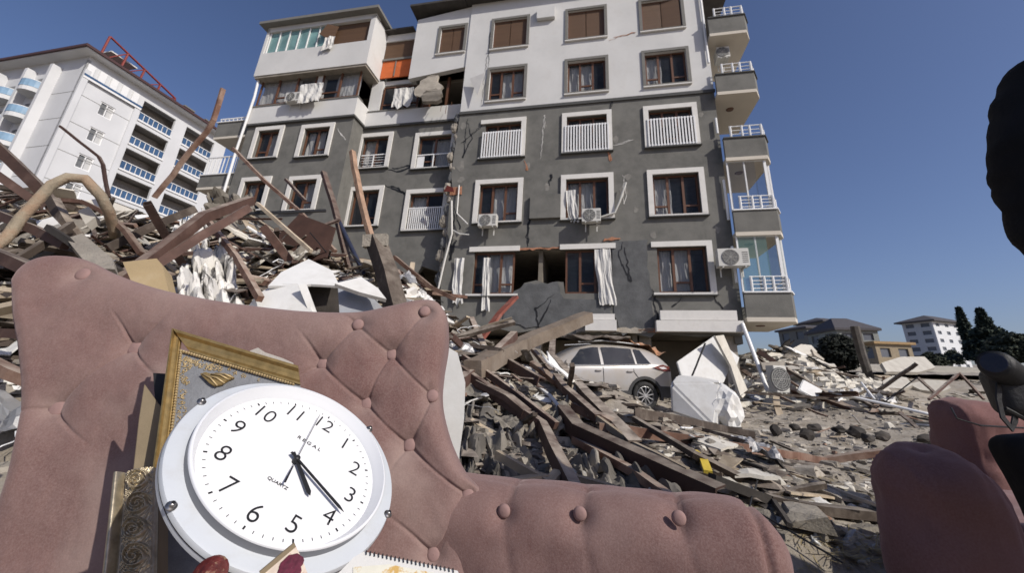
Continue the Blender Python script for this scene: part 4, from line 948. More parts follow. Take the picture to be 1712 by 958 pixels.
def beam(pp, sec, m, name, lab, cat, amp=.006, tw=0, up=V((0, 0, 1)), grp=None, sm=False, seg=.18):
    """pp: list of (px, py, depth)"""
    global bseed; bseed += 1
    pts = [P(*onto(*q)) for q in pp]; k_ = .72 if max(q[1] for q in pp) < 500 and min(q[0] for q in pp) < 600 and len(sec) < 9 else .78; sec = [(a * k_, b * k_) for a, b in sec]; mb = MB(); mb.sweep(rough_path(pts, seg, amp, bseed), sec, up=up, tw=tw)
    o = mb.build(name, m, smooth=sm); return tag(o, lab, cat, grp)
bseed = 0
SB, SC_ = sec_rect, sec_c
# --- left heap, hero pieces
beam([(258, 330, 5.2), (345, 220, 5.0), (357, 200, 4.95), (373, 148, 4.9)], SB(.085, .05), M_rbeam2, 'steel_strap', 'long rusty flaking bar rising past the white hotel to a point in the sky', 'bar', .018)
beam([(101, 211, 4.6), (165, 262, 4.6), (172, 275, 4.6), (182, 330, 4.6)], SB(.05, .04), M_rbeam, 'bent_bar', 'thin bar bent like a hook in front of the white hotel facade', 'bar', .006)
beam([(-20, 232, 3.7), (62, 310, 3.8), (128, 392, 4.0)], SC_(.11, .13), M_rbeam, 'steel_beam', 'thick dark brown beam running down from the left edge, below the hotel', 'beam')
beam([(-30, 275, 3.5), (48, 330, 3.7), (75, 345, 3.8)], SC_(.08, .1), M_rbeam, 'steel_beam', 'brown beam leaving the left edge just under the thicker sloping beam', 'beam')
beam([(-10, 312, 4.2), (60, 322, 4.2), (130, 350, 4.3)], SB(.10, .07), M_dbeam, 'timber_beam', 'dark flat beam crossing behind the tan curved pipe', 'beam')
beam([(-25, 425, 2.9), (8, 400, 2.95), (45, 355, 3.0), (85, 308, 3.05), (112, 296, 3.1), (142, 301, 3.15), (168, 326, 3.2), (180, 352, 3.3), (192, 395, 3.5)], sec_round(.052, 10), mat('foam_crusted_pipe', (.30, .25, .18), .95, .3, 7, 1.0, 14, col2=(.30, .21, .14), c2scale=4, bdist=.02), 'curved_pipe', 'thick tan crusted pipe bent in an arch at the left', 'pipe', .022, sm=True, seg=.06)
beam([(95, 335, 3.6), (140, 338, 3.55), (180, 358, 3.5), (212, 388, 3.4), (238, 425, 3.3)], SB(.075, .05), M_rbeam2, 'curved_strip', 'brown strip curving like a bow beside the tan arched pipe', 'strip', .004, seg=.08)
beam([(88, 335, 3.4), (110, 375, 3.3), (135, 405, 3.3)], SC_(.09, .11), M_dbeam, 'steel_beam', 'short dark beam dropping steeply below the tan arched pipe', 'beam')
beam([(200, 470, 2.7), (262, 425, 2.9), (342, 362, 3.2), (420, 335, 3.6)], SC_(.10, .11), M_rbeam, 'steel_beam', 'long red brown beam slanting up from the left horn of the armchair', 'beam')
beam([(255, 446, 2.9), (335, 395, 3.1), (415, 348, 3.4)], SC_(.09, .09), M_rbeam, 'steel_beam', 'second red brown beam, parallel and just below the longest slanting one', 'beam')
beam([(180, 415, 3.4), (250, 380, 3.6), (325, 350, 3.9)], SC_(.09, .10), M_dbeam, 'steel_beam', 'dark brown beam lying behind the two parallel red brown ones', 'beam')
beam([(20, 440, 2.8), (60, 415, 2.9), (120, 375, 3.2)], SB(.06, .07), M_dbeam, 'timber_beam', 'dark timber slanting below the tan arched pipe', 'beam')
beam([(80, 380, 2.9), (140, 420, 2.8), (200, 455, 2.7)], SB(.05, .06), M_dark, 'burnt_timber', 'black burnt timber lying right above the left horn of the armchair', 'timber')
beam([(-20, 420, 2.3), (30, 440, 2.25), (75, 462, 2.2)], SB(.12, .085), M_rbeam, 'steel_beam', 'broad red brown beam end left of the armchair horn', 'beam')
beam([(-30, 555, 1.9), (50, 560, 1.85)], SB(.05, .05), M_rbeam, 'steel_beam', 'short red brown beam behind the upper left side of the armchair', 'beam')
beam([(-30, 600, 1.75), (20, 625, 1.7), (60, 640, 1.7)], SB(.06, .05), M_rbeam2, 'steel_beam', 'rust orange beam curving behind the left side of the armchair', 'beam')
beam([(-30, 480, 2.1), (60, 490, 2.1)], SB(.07, .03), M_tan, 'timber_plank', 'tan plank end left of the armchair, below the broad red beam', 'plank')
beam([(-30, 525, 2.0), (60, 505, 2.0)], SB(.12, .03), M_tan, 'timber_plank', 'yellowish broad plank end at the left edge, the lower one', 'plank')
beam([(390, 248, 6.0), (440, 300, 5.6), (500, 352, 5.2), (560, 420, 4.7)], SB(.07, .06), M_rbeam2, 'timber_strip', 'thin red strip slanting down in front of the bay windows', 'strip')
beam([(541, 288, 5.6), (560, 350, 5.3), (585, 450, 4.8)], SB(.11, .07), M_rbeam, 'steel_post', 'red brown post standing in front of the grey bay, with a dark tube beside it', 'post')
beam([(566, 368, 5.2), (595, 430, 4.8), (630, 500, 4.4)], sec_round(.035), mat('dark_blue_tube', (.03, .035, .06), .4), 'bent_tube', 'dark blue tube leaning right of the red brown post', 'tube', .004, sm=True)
beam([(589, 253, 6.2), (598, 310, 6.1), (612, 370, 6.0), (626, 410, 5.9)], SB(.12, .10), mat('rough_timber', (.34, .22, .15), .95, .35, 5, 1, 16, bdist=.02), 'timber_post', 'rough tan pole with splintered top against the grey wing', 'post', .03)
beam([(628, 402, 3.9), (648, 460, 3.7), (668, 540, 3.5)], SC_(.20, .17, .02), M_dbeam, 'box_beam', 'dark hollow box beam standing on end above the armchair back', 'beam')
beam([(608, 404, 3.85), (648, 402, 3.85)], SB(.10, .16), M_conc, 'concrete_block', 'pale concrete block on the end of the upright box beam', 'block', .02)
beam([(410, 357, 4.4), (545, 352, 4.6)], SB(.05, .04), M_black, 'steel_bar', 'straight black bar lying level on top of the left heap', 'bar')
beam([(-20, 352, 3.2), (60, 385, 3.0), (110, 410, 2.9)], SB(.07, .09), M_rbeam, 'steel_beam', 'brown beam crossing below the foot of the tan arched pipe', 'beam')
beam([(350, 372, 3.9), (395, 430, 3.4), (435, 500, 3.0)], SB(.055, .06), M_rbeam2, 'timber_strip', 'pinkish strip lying over the white crumpled plastic', 'strip')
beam([(478, 300, 7), (510, 335, 6.6)], SB(.08, .06), M_rbeam, 'timber_strip', 'short strip in front of the lower bay window', 'strip')
beam([(430, 340, 4.4), (520, 420, 3.9)], SB(.05, .05), M_tan, 'timber_strip', 'tan batten slanting from the black bar toward the white carton', 'strip')
beam([(690, 440, 5.5), (684, 490, 5.2)], SB(.08, .05), M_tan, 'timber_plank', 'pale plank standing at the left foot of the main facade', 'plank')
beam([(660, 430, 5.2), (720, 480, 5.0), (760, 500, 4.9)], SB(.10, .06), M_rbeam2, 'timber_strip', 'brown strip lying right of the upright box beam', 'strip')
beam([(700, 488, 5), (780, 497, 5.4)], SB(.06, .05), M_rbeam2, 'timber_strip', 'orange brown strip level behind the right horn of the armchair', 'strip')
# --- middle and right hero beams
beam([(790, 618, 4.2), (880, 572, 4.7), (984, 530, 5.3)], SB(.19, .17), mat('grey_brown_timber', (.15, .115, .085), .9, .3, 3, .8, 26, dust=.35, dcol=(.27, .23, .185), dscale=5, bdist=.01), 'timber_beam', 'thickest splintered timber beam slanting in front of the facade', 'beam', .015)
beam([(770, 640, 3.9), (812, 608, 4.1), (860, 560, 4.3)], SB(.09, .10), M_rbeam, 'timber_beam', 'brown beam under the left end of the thickest timber', 'beam')
beam([(798, 575, 6.0), (835, 525, 6.4), (862, 497, 6.8)], SB(.14, .06), mat('bright_red_steel', (.20, .058, .038), .7, .3, 5, .4, dust=.2), 'red_strip', 'bright red strip slanting upward at the foot of the facade', 'strip')
beam([(788, 533, 5.2), (812, 590, 4.9)], SB(.08, .07), M_rbeam, 'steel_post', 'short red post beside the bright red strip', 'post')
beam([(925, 560, 8.5), (920, 628, 8.2)], SB(.13, .10), M_rbeam, 'steel_post', 'upright brown post left of the silver car', 'post')
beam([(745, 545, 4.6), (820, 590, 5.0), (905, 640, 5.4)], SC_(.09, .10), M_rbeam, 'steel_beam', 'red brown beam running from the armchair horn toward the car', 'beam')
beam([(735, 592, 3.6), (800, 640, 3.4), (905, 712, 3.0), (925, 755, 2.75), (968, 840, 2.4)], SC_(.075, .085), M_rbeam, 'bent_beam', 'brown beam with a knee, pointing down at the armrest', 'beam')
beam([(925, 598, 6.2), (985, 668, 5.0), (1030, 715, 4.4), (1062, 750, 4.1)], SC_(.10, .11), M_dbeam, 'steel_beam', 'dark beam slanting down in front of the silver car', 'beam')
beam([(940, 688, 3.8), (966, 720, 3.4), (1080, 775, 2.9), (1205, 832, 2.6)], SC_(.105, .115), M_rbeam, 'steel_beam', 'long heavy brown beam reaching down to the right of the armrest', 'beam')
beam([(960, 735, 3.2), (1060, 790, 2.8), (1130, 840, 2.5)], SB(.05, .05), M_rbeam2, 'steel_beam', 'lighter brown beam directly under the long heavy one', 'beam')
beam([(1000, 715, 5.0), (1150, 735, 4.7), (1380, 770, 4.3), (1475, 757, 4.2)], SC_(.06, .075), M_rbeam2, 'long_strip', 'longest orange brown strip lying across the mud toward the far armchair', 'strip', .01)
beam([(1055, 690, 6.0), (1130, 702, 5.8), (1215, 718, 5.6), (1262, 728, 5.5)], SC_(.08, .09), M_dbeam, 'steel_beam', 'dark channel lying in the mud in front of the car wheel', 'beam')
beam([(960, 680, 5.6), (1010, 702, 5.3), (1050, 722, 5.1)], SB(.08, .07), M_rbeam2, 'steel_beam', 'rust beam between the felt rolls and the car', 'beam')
beam([(800, 822, 2.45), (860, 808, 2.5), (912, 800, 2.55)], SB(.09, .05), M_tan, 'timber_plank', 'pale pinkish plank just above the left of the armrest', 'plank')
beam([(885, 840, 2.35), (935, 790, 2.6)], SB(.07, .03), M_tan, 'timber_plank', 'short pale plank crossing the kneed beam', 'plank')
beam([(955, 800, 2.6), (1010, 815, 2.5), (1070, 838, 2.4)], SB(.05, .05), M_tan, 'timber_plank', 'narrow plank above the middle of the armrest', 'plank')
beam([(800, 640, 4.3), (850, 665, 4.1), (880, 690, 4.0)], SB(.12, .05), M_rbeam, 'steel_beam', 'short flat brown beam left of the grey felt roll', 'beam')
beam([(1262, 598, 13.5), (1300, 640, 13)], SB(.1, .1), M_dbeam, 'timber_beam', 'short timber beside the white leaning post', 'beam')
beam([(1220, 655, 12.0), (1330, 662, 11.6), (1400, 668, 11.4)], SB(.10, .08), M_dbeam, 'timber_beam', 'dark timber lying flat below the grey outdoor unit', 'beam')
beam([(1385, 655, 11.5), (1480, 676, 10.8), (1567, 696, 10.2)], sec_round(.045), M_white, 'white_pipe', 'long white pipe lying slanted on the right-hand ground', 'pipe', .004, sm=True)
beam([(1440, 640, 12.2), (1462, 668, 11.8)], sec_round(.04), M_white, 'white_pipe', 'short white pipe propped above the long white one', 'pipe', .004, sm=True)
beam([(1553, 668, 11), (1604, 624, 12), (1645, 668, 11.5)], SB(.07, .07), M_rbeam, 'bent_bar', 'rusty bar bent into a triangle on the right', 'bar')
beam([(1535, 632, 14), (1575, 668, 13)], SB(.09, .08), M_rbeam, 'timber_beam', 'brown bar leaning left of the rusty triangle', 'bar')
beam([(1150, 645, 9.2), (1164, 612, 9.3), (1179, 574, 9.4)], SB(.035, .035), M_black, 'steel_rod', 'thin black rod standing against the white panel', 'rod')
beam([(1285, 835, 3.2), (1360, 850, 3.1), (1470, 862, 3.0)], SB(.09, .05), M_dbeam, 'timber_beam', 'dark timber lying on straw between the armchairs', 'beam')
beam([(1190, 800, 3.3), (1290, 838, 3.2), (1330, 842, 3.1)], SB(.07, .05), M_dark, 'burnt_timber', 'black timber behind the right end of the armrest', 'timber')
beam([(775, 598, 4.0), (850, 650, 3.7), (930, 712, 3.3)], SB(.05, .06), M_rbeam, 'thin_beam', 'thin dark beam just above and parallel to the kneed beam', 'beam')
beam([(880, 572, 7.0), (945, 650, 5.6), (1000, 700, 4.8)], SB(.06, .07), M_rbeam, 'thin_beam', 'thin dark beam crossing the left end of the car', 'beam')
beam([(830, 760, 3.0), (900, 800, 2.7), (960, 838, 2.4)], SB(.035, .05), M_tan, 'thin_plank', 'thin pale plank sloping down left of the kneed beam foot', 'plank')
beam([(1060, 700, 5.4), (1160, 760, 4.2), (1240, 800, 3.5)], SB(.04, .04), M_dbeam, 'thin_beam', 'thin dark timber lying in the mud right of the heavy beam', 'timber')
beam([(985, 690, 5.0), (1060, 745, 4.0), (1150, 790, 3.3)], SB(.03, .05), M_tan, 'thin_plank', 'thin pale strip lying just above the long heavy beam', 'strip')
# --- hero sheets and blocks : outline on its own tilted plane, real thickness
def slab(pts, Y, n, th, m, name, lab, cat, grp=None, bevel=0, parent=None):
    cx = sum(p[0] for p in pts) / len(pts); cy = sum(p[1] for p in pts) / len(pts)
    pl = Plane(P(cx, cy, Y), V(n)); mb = MB(); mb.prism([pl.hit(*p) for p in pts], -pl.n * th)
    return tag(mb.build(name, m, parent, bevel=bevel), lab, None if parent else cat, grp)
carton = empty('carton', P(530, 520, 3.2), 'large open white carton with torn flaps and dark inside, above the armchair back', 'carton')
slab([(448, 478), (470, 455), (516, 433), (555, 452), (568, 478), (520, 475), (492, 478)], 3.3, (.1, -.6, .8), .02, M_panelw, 'flap', 'topmost white carton flap above the armchair back', 'panel', parent=carton)
slab([(402, 530), (430, 492), (462, 474), (498, 474), (527, 530)], 3.1, (-.1, -1, .5), .03, M_panelw, 'side_panel', 'white carton side with a folded edge, left of the dark carton opening', 'panel', parent=carton)
slab([(498, 476), (512, 474), (532, 528), (520, 530)], 3.05, (.3, -1, .3), .02, M_panelw, 'edge_strip', 'narrow white strip folded along the carton corner', 'panel', parent=carton)
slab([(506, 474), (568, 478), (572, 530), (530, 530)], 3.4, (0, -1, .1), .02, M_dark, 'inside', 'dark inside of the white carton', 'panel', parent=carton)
slab([(565, 480), (600, 486), (622, 496), (655, 530), (568, 530)], 3.15, (.3, -1, .6), .03, mat('grey_blue_panel', (.25, .26, .28), .7, .15, dust=.2), 'side_panel', 'grey carton side right of the dark opening', 'panel', parent=carton)
slab([(560, 474), (604, 463), (632, 482), (646, 500), (600, 488)], 3.05, (.3, -.7, .8), .03, M_panelw, 'flap', 'curled white flap over the grey carton side', 'panel', parent=carton)
slab([(740, 575), (765, 590), (778, 640), (776, 700), (768, 760), (764, 925), (722, 925), (726, 640)], 1.75, (.1, -1, .05), .04, M_panelw, 'white_board', 'tall white board standing behind the right side of the armchair back', 'board')
slab([(205, 438), (262, 432), (272, 445), (282, 488), (228, 490)], 2.2, (.1, -1, .4), .10, M_card, 'cardboard_box', 'yellowish cardboard box behind the left horn of the armchair', 'box')
slab([(110, 398), (138, 390), (188, 432), (192, 450), (150, 448)], 2.7, (0, -.8, .8), .07, M_conc, 'concrete_slab', 'pale grey concrete slab piece above the left horn of the armchair', 'slab')
slab([(60, 370), (88, 362), (98, 374), (66, 385)], 3.2, (0, -1, .5), .08, M_panelw, 'white_block', 'small white block left of the short steep dark beam', 'block')
slab([(130, 352), (148, 345), (160, 362), (143, 375)], 3.3, (.1, -1, .4), .08, M_panel, 'cream_block', 'small cream block inside the bow of the curved strip', 'block')
slab([(420, 440), (500, 358), (560, 380), (545, 430), (470, 450)], 4.4, (-.1, -1, .1), .03, mat('dark_red_board', (.06, .03, .022), .9, .3), 'dark_board', 'dark red brown board under the level black bar', 'board')
slab([(808, 548), (870, 482), (935, 478), (940, 560), (850, 562)], 13.6, (-.1, -1, .1), .15, M_gry2, 'fallen_wall_piece', 'fallen grey wall piece leaning at the foot of the facade', 'wall piece') if False else None
slab([(1132, 605), (1195, 561), (1222, 612), (1210, 640), (1182, 650), (1140, 632)], 10.6, (.2, -1, .35), .06, M_panelw, 'leaning_board', 'big white panel leaning right of the car, behind the black rod', 'panel', bevel=.01)
slab([(1196, 562), (1210, 560), (1250, 652), (1238, 662), (1222, 612)], 10.55, (.7, -1, .2), .06, M_panel, 'grey_strip', 'grey edge strip standing against the big white panel', 'panel')
slab([(1206, 572), (1236, 598), (1230, 618), (1219, 606)], 10.8, (.1, -1, .2), .05, M_panelw, 'leaning_board', 'small white panel corner right of the grey edge strip', 'panel')
slab([(1335, 652), (1343, 634), (1376, 652), (1366, 668)], 11.8, (.1, -1, .6), .12, M_panelw, 'cream_slab', 'cream slab lying on the debris right of the grey outdoor unit', 'slab', bevel=.02)
slab([(1272, 606), (1312, 604), (1312, 616), (1276, 618)], 12.7, (0, -.8, .5), .08, M_conc, 'grey_slab', 'flat grey slab over the outdoor unit', 'slab')
slab([(1010, 735), (1045, 745), (1050, 770), (1010, 770)], 4.2, (0, -.8, .6), .05, M_panel, 'stone_plate', 'pale stone plate beside the yellow strap', 'stone')
slab([(1150, 765), (1170, 758), (1188, 795), (1160, 800), (1140, 785)], 3.7, (0, -.8, .6), .05, M_conc, 'stone_plate', 'rounded grey stone plate in the mud behind the heavy beam', 'stone')
beam([(1160, 755, 3.8), (1176, 768, 3.7), (1184, 790, 3.6)], SB(.05, .02), mat('yellow_strap', (.55, .40, .05), .6), 'yellow_strap', 'small bright yellow strap in the mud', 'strap')
# white block (fridge-like shell) in front of the panel
def facets(pp, m, name, lab, cat, bev=.015):
    bm = bmesh.new(); pts = [P(*q) for q in pp]; c = sum(pts, V()) / len(pts)
    for p in pts: bm.verts.new(p - c)
    bmesh.ops.convex_hull(bm, input=bm.verts[:])
    for v in [v for v in bm.verts if not v.link_faces]: bm.verts.remove(v)
    bmesh.ops.dissolve_limit(bm, angle_limit=R_(6), verts=bm.verts[:], edges=bm.edges[:])
    if bev: bmesh.ops.bevel(bm, geom=bm.edges[:], offset=bev, segments=2, affect='EDGES', clamp_overlap=True)
    me = bpy.data.meshes.new(name); bm.to_mesh(me); bm.free(); me.materials.append(m); o = bpy.data.objects.new(name, me); COL.objects.link(o); o.location = c
    return tag(o, lab, cat)
facets([(1120, 640, 8.3), (1130, 627, 8.5), (1205, 640, 8.0), (1122, 690, 8.2), (1195, 715, 7.7), (1210, 712, 8.2), (1215, 650, 8.3), (1226, 672, 8.6), (1160, 628, 9.2), (1205, 637, 9.2), (1228, 700, 9), (1140, 690, 9)], M_panelw, 'white_block', 'big white block tipped on the ground in front of the white panel', 'block', .04)
lump_w = lump(P(1212, 685, 8.0), (.28, .25, .38), 4, 3); tag(lump_w.build('torn_foam', M_panelw), 'torn white foam bulging from the right side of the big white block', 'foam')
# outdoor unit on the ground
p_ = P(1286, 656, 12.3); ac(p_, V((.98, .17, 0)).normalized(), V((.17, -.98, 0)).normalized(), .42, .72, .3, V((0, 0, 1)), 'grey outdoor unit standing on end in the rubble right of the leaning post')
# felt rolls and folded sheets right of the armchair
drape([O_(862, 662, 4.1), O_(955, 622, 5.0), O_(962, 690, 4.6), O_(872, 700, 3.8)], 18, 0.050, 3, M_felt, 'felt_roll', 'grey crumpled felt lying in front of the car', 'felt', .02, f=1.5)
drape([O_(850, 690, 3.7), O_(945, 650, 4.2), O_(965, 700, 3.9), O_(870, 705, 3.4)], 18, 0.080, 13, M_felt, 'felt_roll', 'second grey felt heap, folded over the kneed beam', 'felt', .02, f=1.5)
drape([O_(775, 745, 2.9), O_(800, 655, 3.3), O_(905, 720, 3.2), O_(880, 815, 2.7)], 24, 0.080, 23, M_felt2, 'folded_felt', 'large dark grey folded felt sheet right of the armchair back', 'felt', .015, f=1.5)
drape([O_(762, 700, 3.0), O_(790, 650, 3.4), O_(800, 760, 2.9), O_(770, 800, 2.6)], 18, 0.060, 29, M_felt2, 'folded_felt', 'dark felt standing upright beside the armchair back', 'felt', .015, f=1.5)
drape([O_(815, 700, 2.8), O_(860, 700, 3.0), O_(960, 830, 2.5), O_(850, 835, 2.3)], 22, 0.065, 37, M_felt, 'folded_felt', 'brownish grey felt running down toward the armrest', 'felt', .015, f=1.5)
drape([O_(945, 745, 3.1), O_(985, 740, 3.4), O_(1060, 840, 2.6), O_(1000, 838, 2.5)], 20, 0.050, 41, M_felt, 'felt_strip', 'long grey felt strip lying between the two lower beams', 'felt', .015, f=1.5)
drape([O_(1000, 760, 3.4), O_(1060, 750, 3.8), O_(1150, 820, 3.0), O_(1090, 835, 2.7)], 20, 0.045, 47, M_felt2, 'felt_strip', 'dark felt strip under the long heavy beam', 'felt', .015, f=1.5)
drape([O_(770, 790, 2.3), O_(830, 760, 2.6), O_(860, 815, 2.4), O_(800, 830, 2.2)], 16, 0.060, 49, M_felt2, 'folded_felt', 'small dark felt bundle touching the armchair curve', 'felt', .015, f=1.5)
# crumpled white plastic, left
M_plastic = mat('white_plastic_sheet', (.68, .66, .62), .6, .08, 2, .4, 9, dust=.2, dcol=(.36, .32, .27), dscale=3, col2=(.035, .033, .03), c2scale=3.5, c2th=.585, c2w=.03, stretch=(1.6, 1.6, .4))
drape([P(285, 520, 2.6), P(300, 425, 3.1), P(375, 385, 3.8), P(415, 520, 2.7)], 44, .13, 61, M_plastic, 'plastic_sheet', 'white crumpled plastic sheet with black streaks behind the armchair', 'plastic sheet', .01, f=2.6)
drape([P(280, 400, 3.9), P(300, 350, 4.3), P(350, 345, 4.5), P(345, 400, 4.0)], 32, .1, 67, M_plastic, 'plastic_sheet', 'small white torn sheet above the parallel beams', 'plastic sheet', .01, f=2.6)
drape([P(325, 350, 5.6), P(340, 305, 5.8), P(412, 300, 6.2), P(420, 345, 5.8)], 18, .25, 71, M_felt, 'folded_felt', 'grey torn felt on the crest of the left heap', 'felt', .02, f=1.5)
drape([O_(1355, 880, 2.6), O_(1395, 872, 2.8), O_(1465, 900, 2.6), O_(1455, 925, 2.4)], 20, 0.035, 73, mat('milky_plastic', (.42, .43, .43), .3, .1, 2, .3, 8, spec=.6), 'plastic_roll', 'milky plastic roll lying between the armchairs', 'plastic roll', .01, f=1.5)
drape([O_(1055, 815, 2.7), O_(1075, 800, 2.8), O_(1100, 815, 2.7), O_(1085, 835, 2.6)], 14, 0.050, 79, M_cloth, 'crumpled_paper', 'crumpled white paper ball above the armrest', 'paper', .004, f=1.5)
# cream slabs and rubble plates in the right-hand heap
for i, (px, py, w, h, Y, lab) in enumerate(((1300, 600, 60, 22, 14.5, 'cream wall slab high in the heap under the corner balcony'), (1345, 585, 40, 18, 15.5, 'small cream wall slab at the top of the right-hand heap'), (1500, 640, 60, 26, 15, 'greyish wall slab on the pale slope right of the heap'),
                                         (1560, 645, 70, 22, 15.5, 'pale wall slab beside the rusty triangle'), (1370, 615, 44, 20, 14.5, 'cream slab below the round bush'), (1520, 610, 90, 30, 18, 'broad pale slab on the slope below the yellow house'))):
    r = random.Random(i + 5); pts = [(px + w * .5 * math.cos(a) * r.uniform(.8, 1.2), py + h * .5 * math.sin(a) * r.uniform(.8, 1.2)) for a in (.3, 1.2, 2.4, 3.4, 4.4, 5.4)]
    slab(pts, Y, (r.uniform(-.3, .3), -.7, .9), .14, M_panel, 'wall_slab', lab, 'slab')

# --- library of loose pieces, scattered as individual objects over the real heap surface
def lib_beam(L, sec, m, bend, seed, nm):
    mb = MB(); r = random.Random(seed); pts = [V((-L / 2, 0, 0)), V((0, bend, bend * r.uniform(-1, 1))), V((L / 2, r.uniform(-1, 1) * bend, 0))]
    mb.sweep(rough_path(pts, .12, .012, seed), sec); return mb, m, nm
def lib_plate(a, b, th, m, seed, nm, bend=.05):
    r = random.Random(seed); n = 7; an = sorted(r.uniform(0, 6.28) for _ in range(n)); pts = []
    base = [(-a / 2, -b / 2), (a / 2, -b / 2), (a / 2, b / 2), (-a / 2, b / 2)]
    q = r.choice((0, 1, 2)); out = []
    for i, p in enumerate(base):
        if i == q: out += [(p[0] * .4, p[1]), (p[0] * .7, p[1] * .75), (p[0], p[1] * .3)] if i in (0, 2) else [(p[0], p[1] * .3), (p[0] * .65, p[1] * .7), (p[0] * .4, p[1])]
        else: out.append((p[0] * r.uniform(.8, 1), p[1] * r.uniform(.8, 1)))
    out = jag(out, .02 * min(a, b) + .006, .12, seed)
    mb = MB(); mb.prism([V((x, y, bend * fn(x * 2, y * 2, seed))) for x, y in out], V((0, 0, th))); return mb, m, nm
def lib_chunk(s, m, seed, nm):
    r = random.Random(seed); bm = bmesh.new()
    for i in range(16): d = V((r.gauss(0, 1), r.gauss(0, 1), r.gauss(0, 1))).normalized(); bm.verts.new(V((d.x * s[0], d.y * s[1], d.z * s[2])) * r.uniform(.75, 1))
    bmesh.ops.convex_hull(bm, input=bm.verts[:])
    for v in [v for v in bm.verts if not v.link_faces]: bm.verts.remove(v)
    mb = MB(); bm.verts.index_update(); mb.v = [v.co.copy() for v in bm.verts]; mb.f = [tuple(v.index for v in f.verts) for f in bm.faces]; bm.free(); return mb, m, nm
def lib_cloth(a, b, m, seed, nm):
    mb = MB(); n = 12
    for i in range(n + 1):
        for j in range(n + 1):
            x, y = (i / n - .5) * a, (j / n - .5) * b
            k = V((x + .3 * a * fn(y * 3, seed), y + .3 * b * fn(x * 3, seed, 4), .35 * (abs(fn(x * 2.5, y * 2.5, seed, 2)) + .3 * abs(fn(x * 6, y * 6, seed, 2))) * min(a, b) * 1.3)); mb.v.append(k)
    for i in range(n):
        for j in range(n): q = i * (n + 1) + j; mb.f.append((q, q + 1, q + n + 2, q + n + 1))
    return mb, m, nm
LIB = {}
def reg(key, lst):
    out = []
    for mb, m, nm in lst:
        me = bpy.data.meshes.new(nm); me.from_pydata([tuple(v) for v in mb.v], [], mb.f); bm = bmesh.new(); bm.from_mesh(me); bmesh.ops.recalc_face_normals(bm, faces=bm.faces); bm.to_mesh(me); bm.free(); me.materials.append(m); out.append((me, nm))
    LIB[key] = out
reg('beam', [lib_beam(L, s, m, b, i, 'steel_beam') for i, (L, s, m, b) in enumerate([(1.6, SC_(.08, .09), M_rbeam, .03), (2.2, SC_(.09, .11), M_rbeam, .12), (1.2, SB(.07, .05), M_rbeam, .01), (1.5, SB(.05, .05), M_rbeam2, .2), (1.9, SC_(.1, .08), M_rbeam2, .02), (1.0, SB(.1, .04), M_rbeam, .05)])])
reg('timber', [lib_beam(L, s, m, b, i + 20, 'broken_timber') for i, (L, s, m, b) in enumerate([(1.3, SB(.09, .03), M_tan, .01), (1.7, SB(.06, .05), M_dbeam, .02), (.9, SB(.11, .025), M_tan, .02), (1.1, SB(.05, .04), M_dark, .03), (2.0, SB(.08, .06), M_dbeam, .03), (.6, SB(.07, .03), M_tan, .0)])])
reg('pipe', [lib_beam(L, sec_round(r, 7), m, b, i + 40, 'bent_pipe') for i, (L, r, m, b) in enumerate([(1.5, .018, M_rbeam2, .25), (1.2, .024, M_white, .05), (1.8, .012, M_black, .4), (1.0, .02, M_metal, .15)])])
reg('panel', [lib_plate(a, b, th, m, i + 60, 'torn_board') for i, (a, b, th, m) in enumerate([(.8, .5, .02, M_panelw), (.6, .5, .04, M_panel), (1.0, .35, .02, M_panel), (.5, .4, .03, M_panelw), (.7, .6, .015, M_dark), (.6, .3, .02, M_tan), (.45, .4, .06, M_conc)])])
reg('chunk', [lib_chunk(s, m, i + 80, 'concrete_chunk') for i, (s, m) in enumerate([((.18, .14, .11), M_conc), ((.12, .10, .08), M_conc), ((.25, .16, .1), M_conc), ((.1, .1, .07), M_panel), ((.15, .12, .12), M_panel), ((.14, .08, .06), M_conc)])])
reg('brick', [lib_chunk(s, m, i + 95, 'brick_fragment') for i, (s, m) in enumerate([((.12, .07, .06), M_brick_), ((.09, .06, .05), M_brick_), ((.10, .09, .04), M_brick_)])])
reg('sheet', [lib_cloth(a, b, m, i + 110, 'crumpled_sheet') for i, (a, b, m) in enumerate([(.7, .6, M_metal), (.8, .5, M_felt), (.6, .5, M_felt2), (.6, .4, M_cloth), (.9, .6, M_plastic), (.5, .5, M_felt)])])
def lib_cable(L, r, m, seed, nm):
    q = random.Random(seed); mb = MB(); p = V((-L / 2, 0, .02)); a = q.uniform(-.5, .5); pts = [p]
    for k in range(18): a += q.gauss(0, .45); p = p + V((math.cos(a), math.sin(a), q.uniform(-.3, .38))) * L / 18; pts.append(p.copy())
    mb.tube(pts, r, 5); return mb, m, nm
reg('cable', [lib_cable(L, r, m, i + 130, 'loose_cable') for i, (L, r, m) in enumerate([(1.4, .006, M_black), (1.0, .008, M_rbeam2), (1.8, .007, M_white), (1.2, .009, M_rbeam), (1.5, .006, M_metal), (2.0, .011, M_black)])])
reg('bar', [lib_beam(L, s, m, b, i + 150, 'long_bar') for i, (L, s, m, b) in enumerate([(2.4, SB(.035, .03), M_rbeam, .05), (2.0, SB(.05, .02), M_rbeam2, .15), (1.7, SB(.03, .03), M_tan, .02), (2.8, SC_(.05, .05), M_rbeam, .1), (1.5, SB(.045, .02), M_dbeam, .25), (2.2, SB(.025, .04), M_rbeam, .4)])])
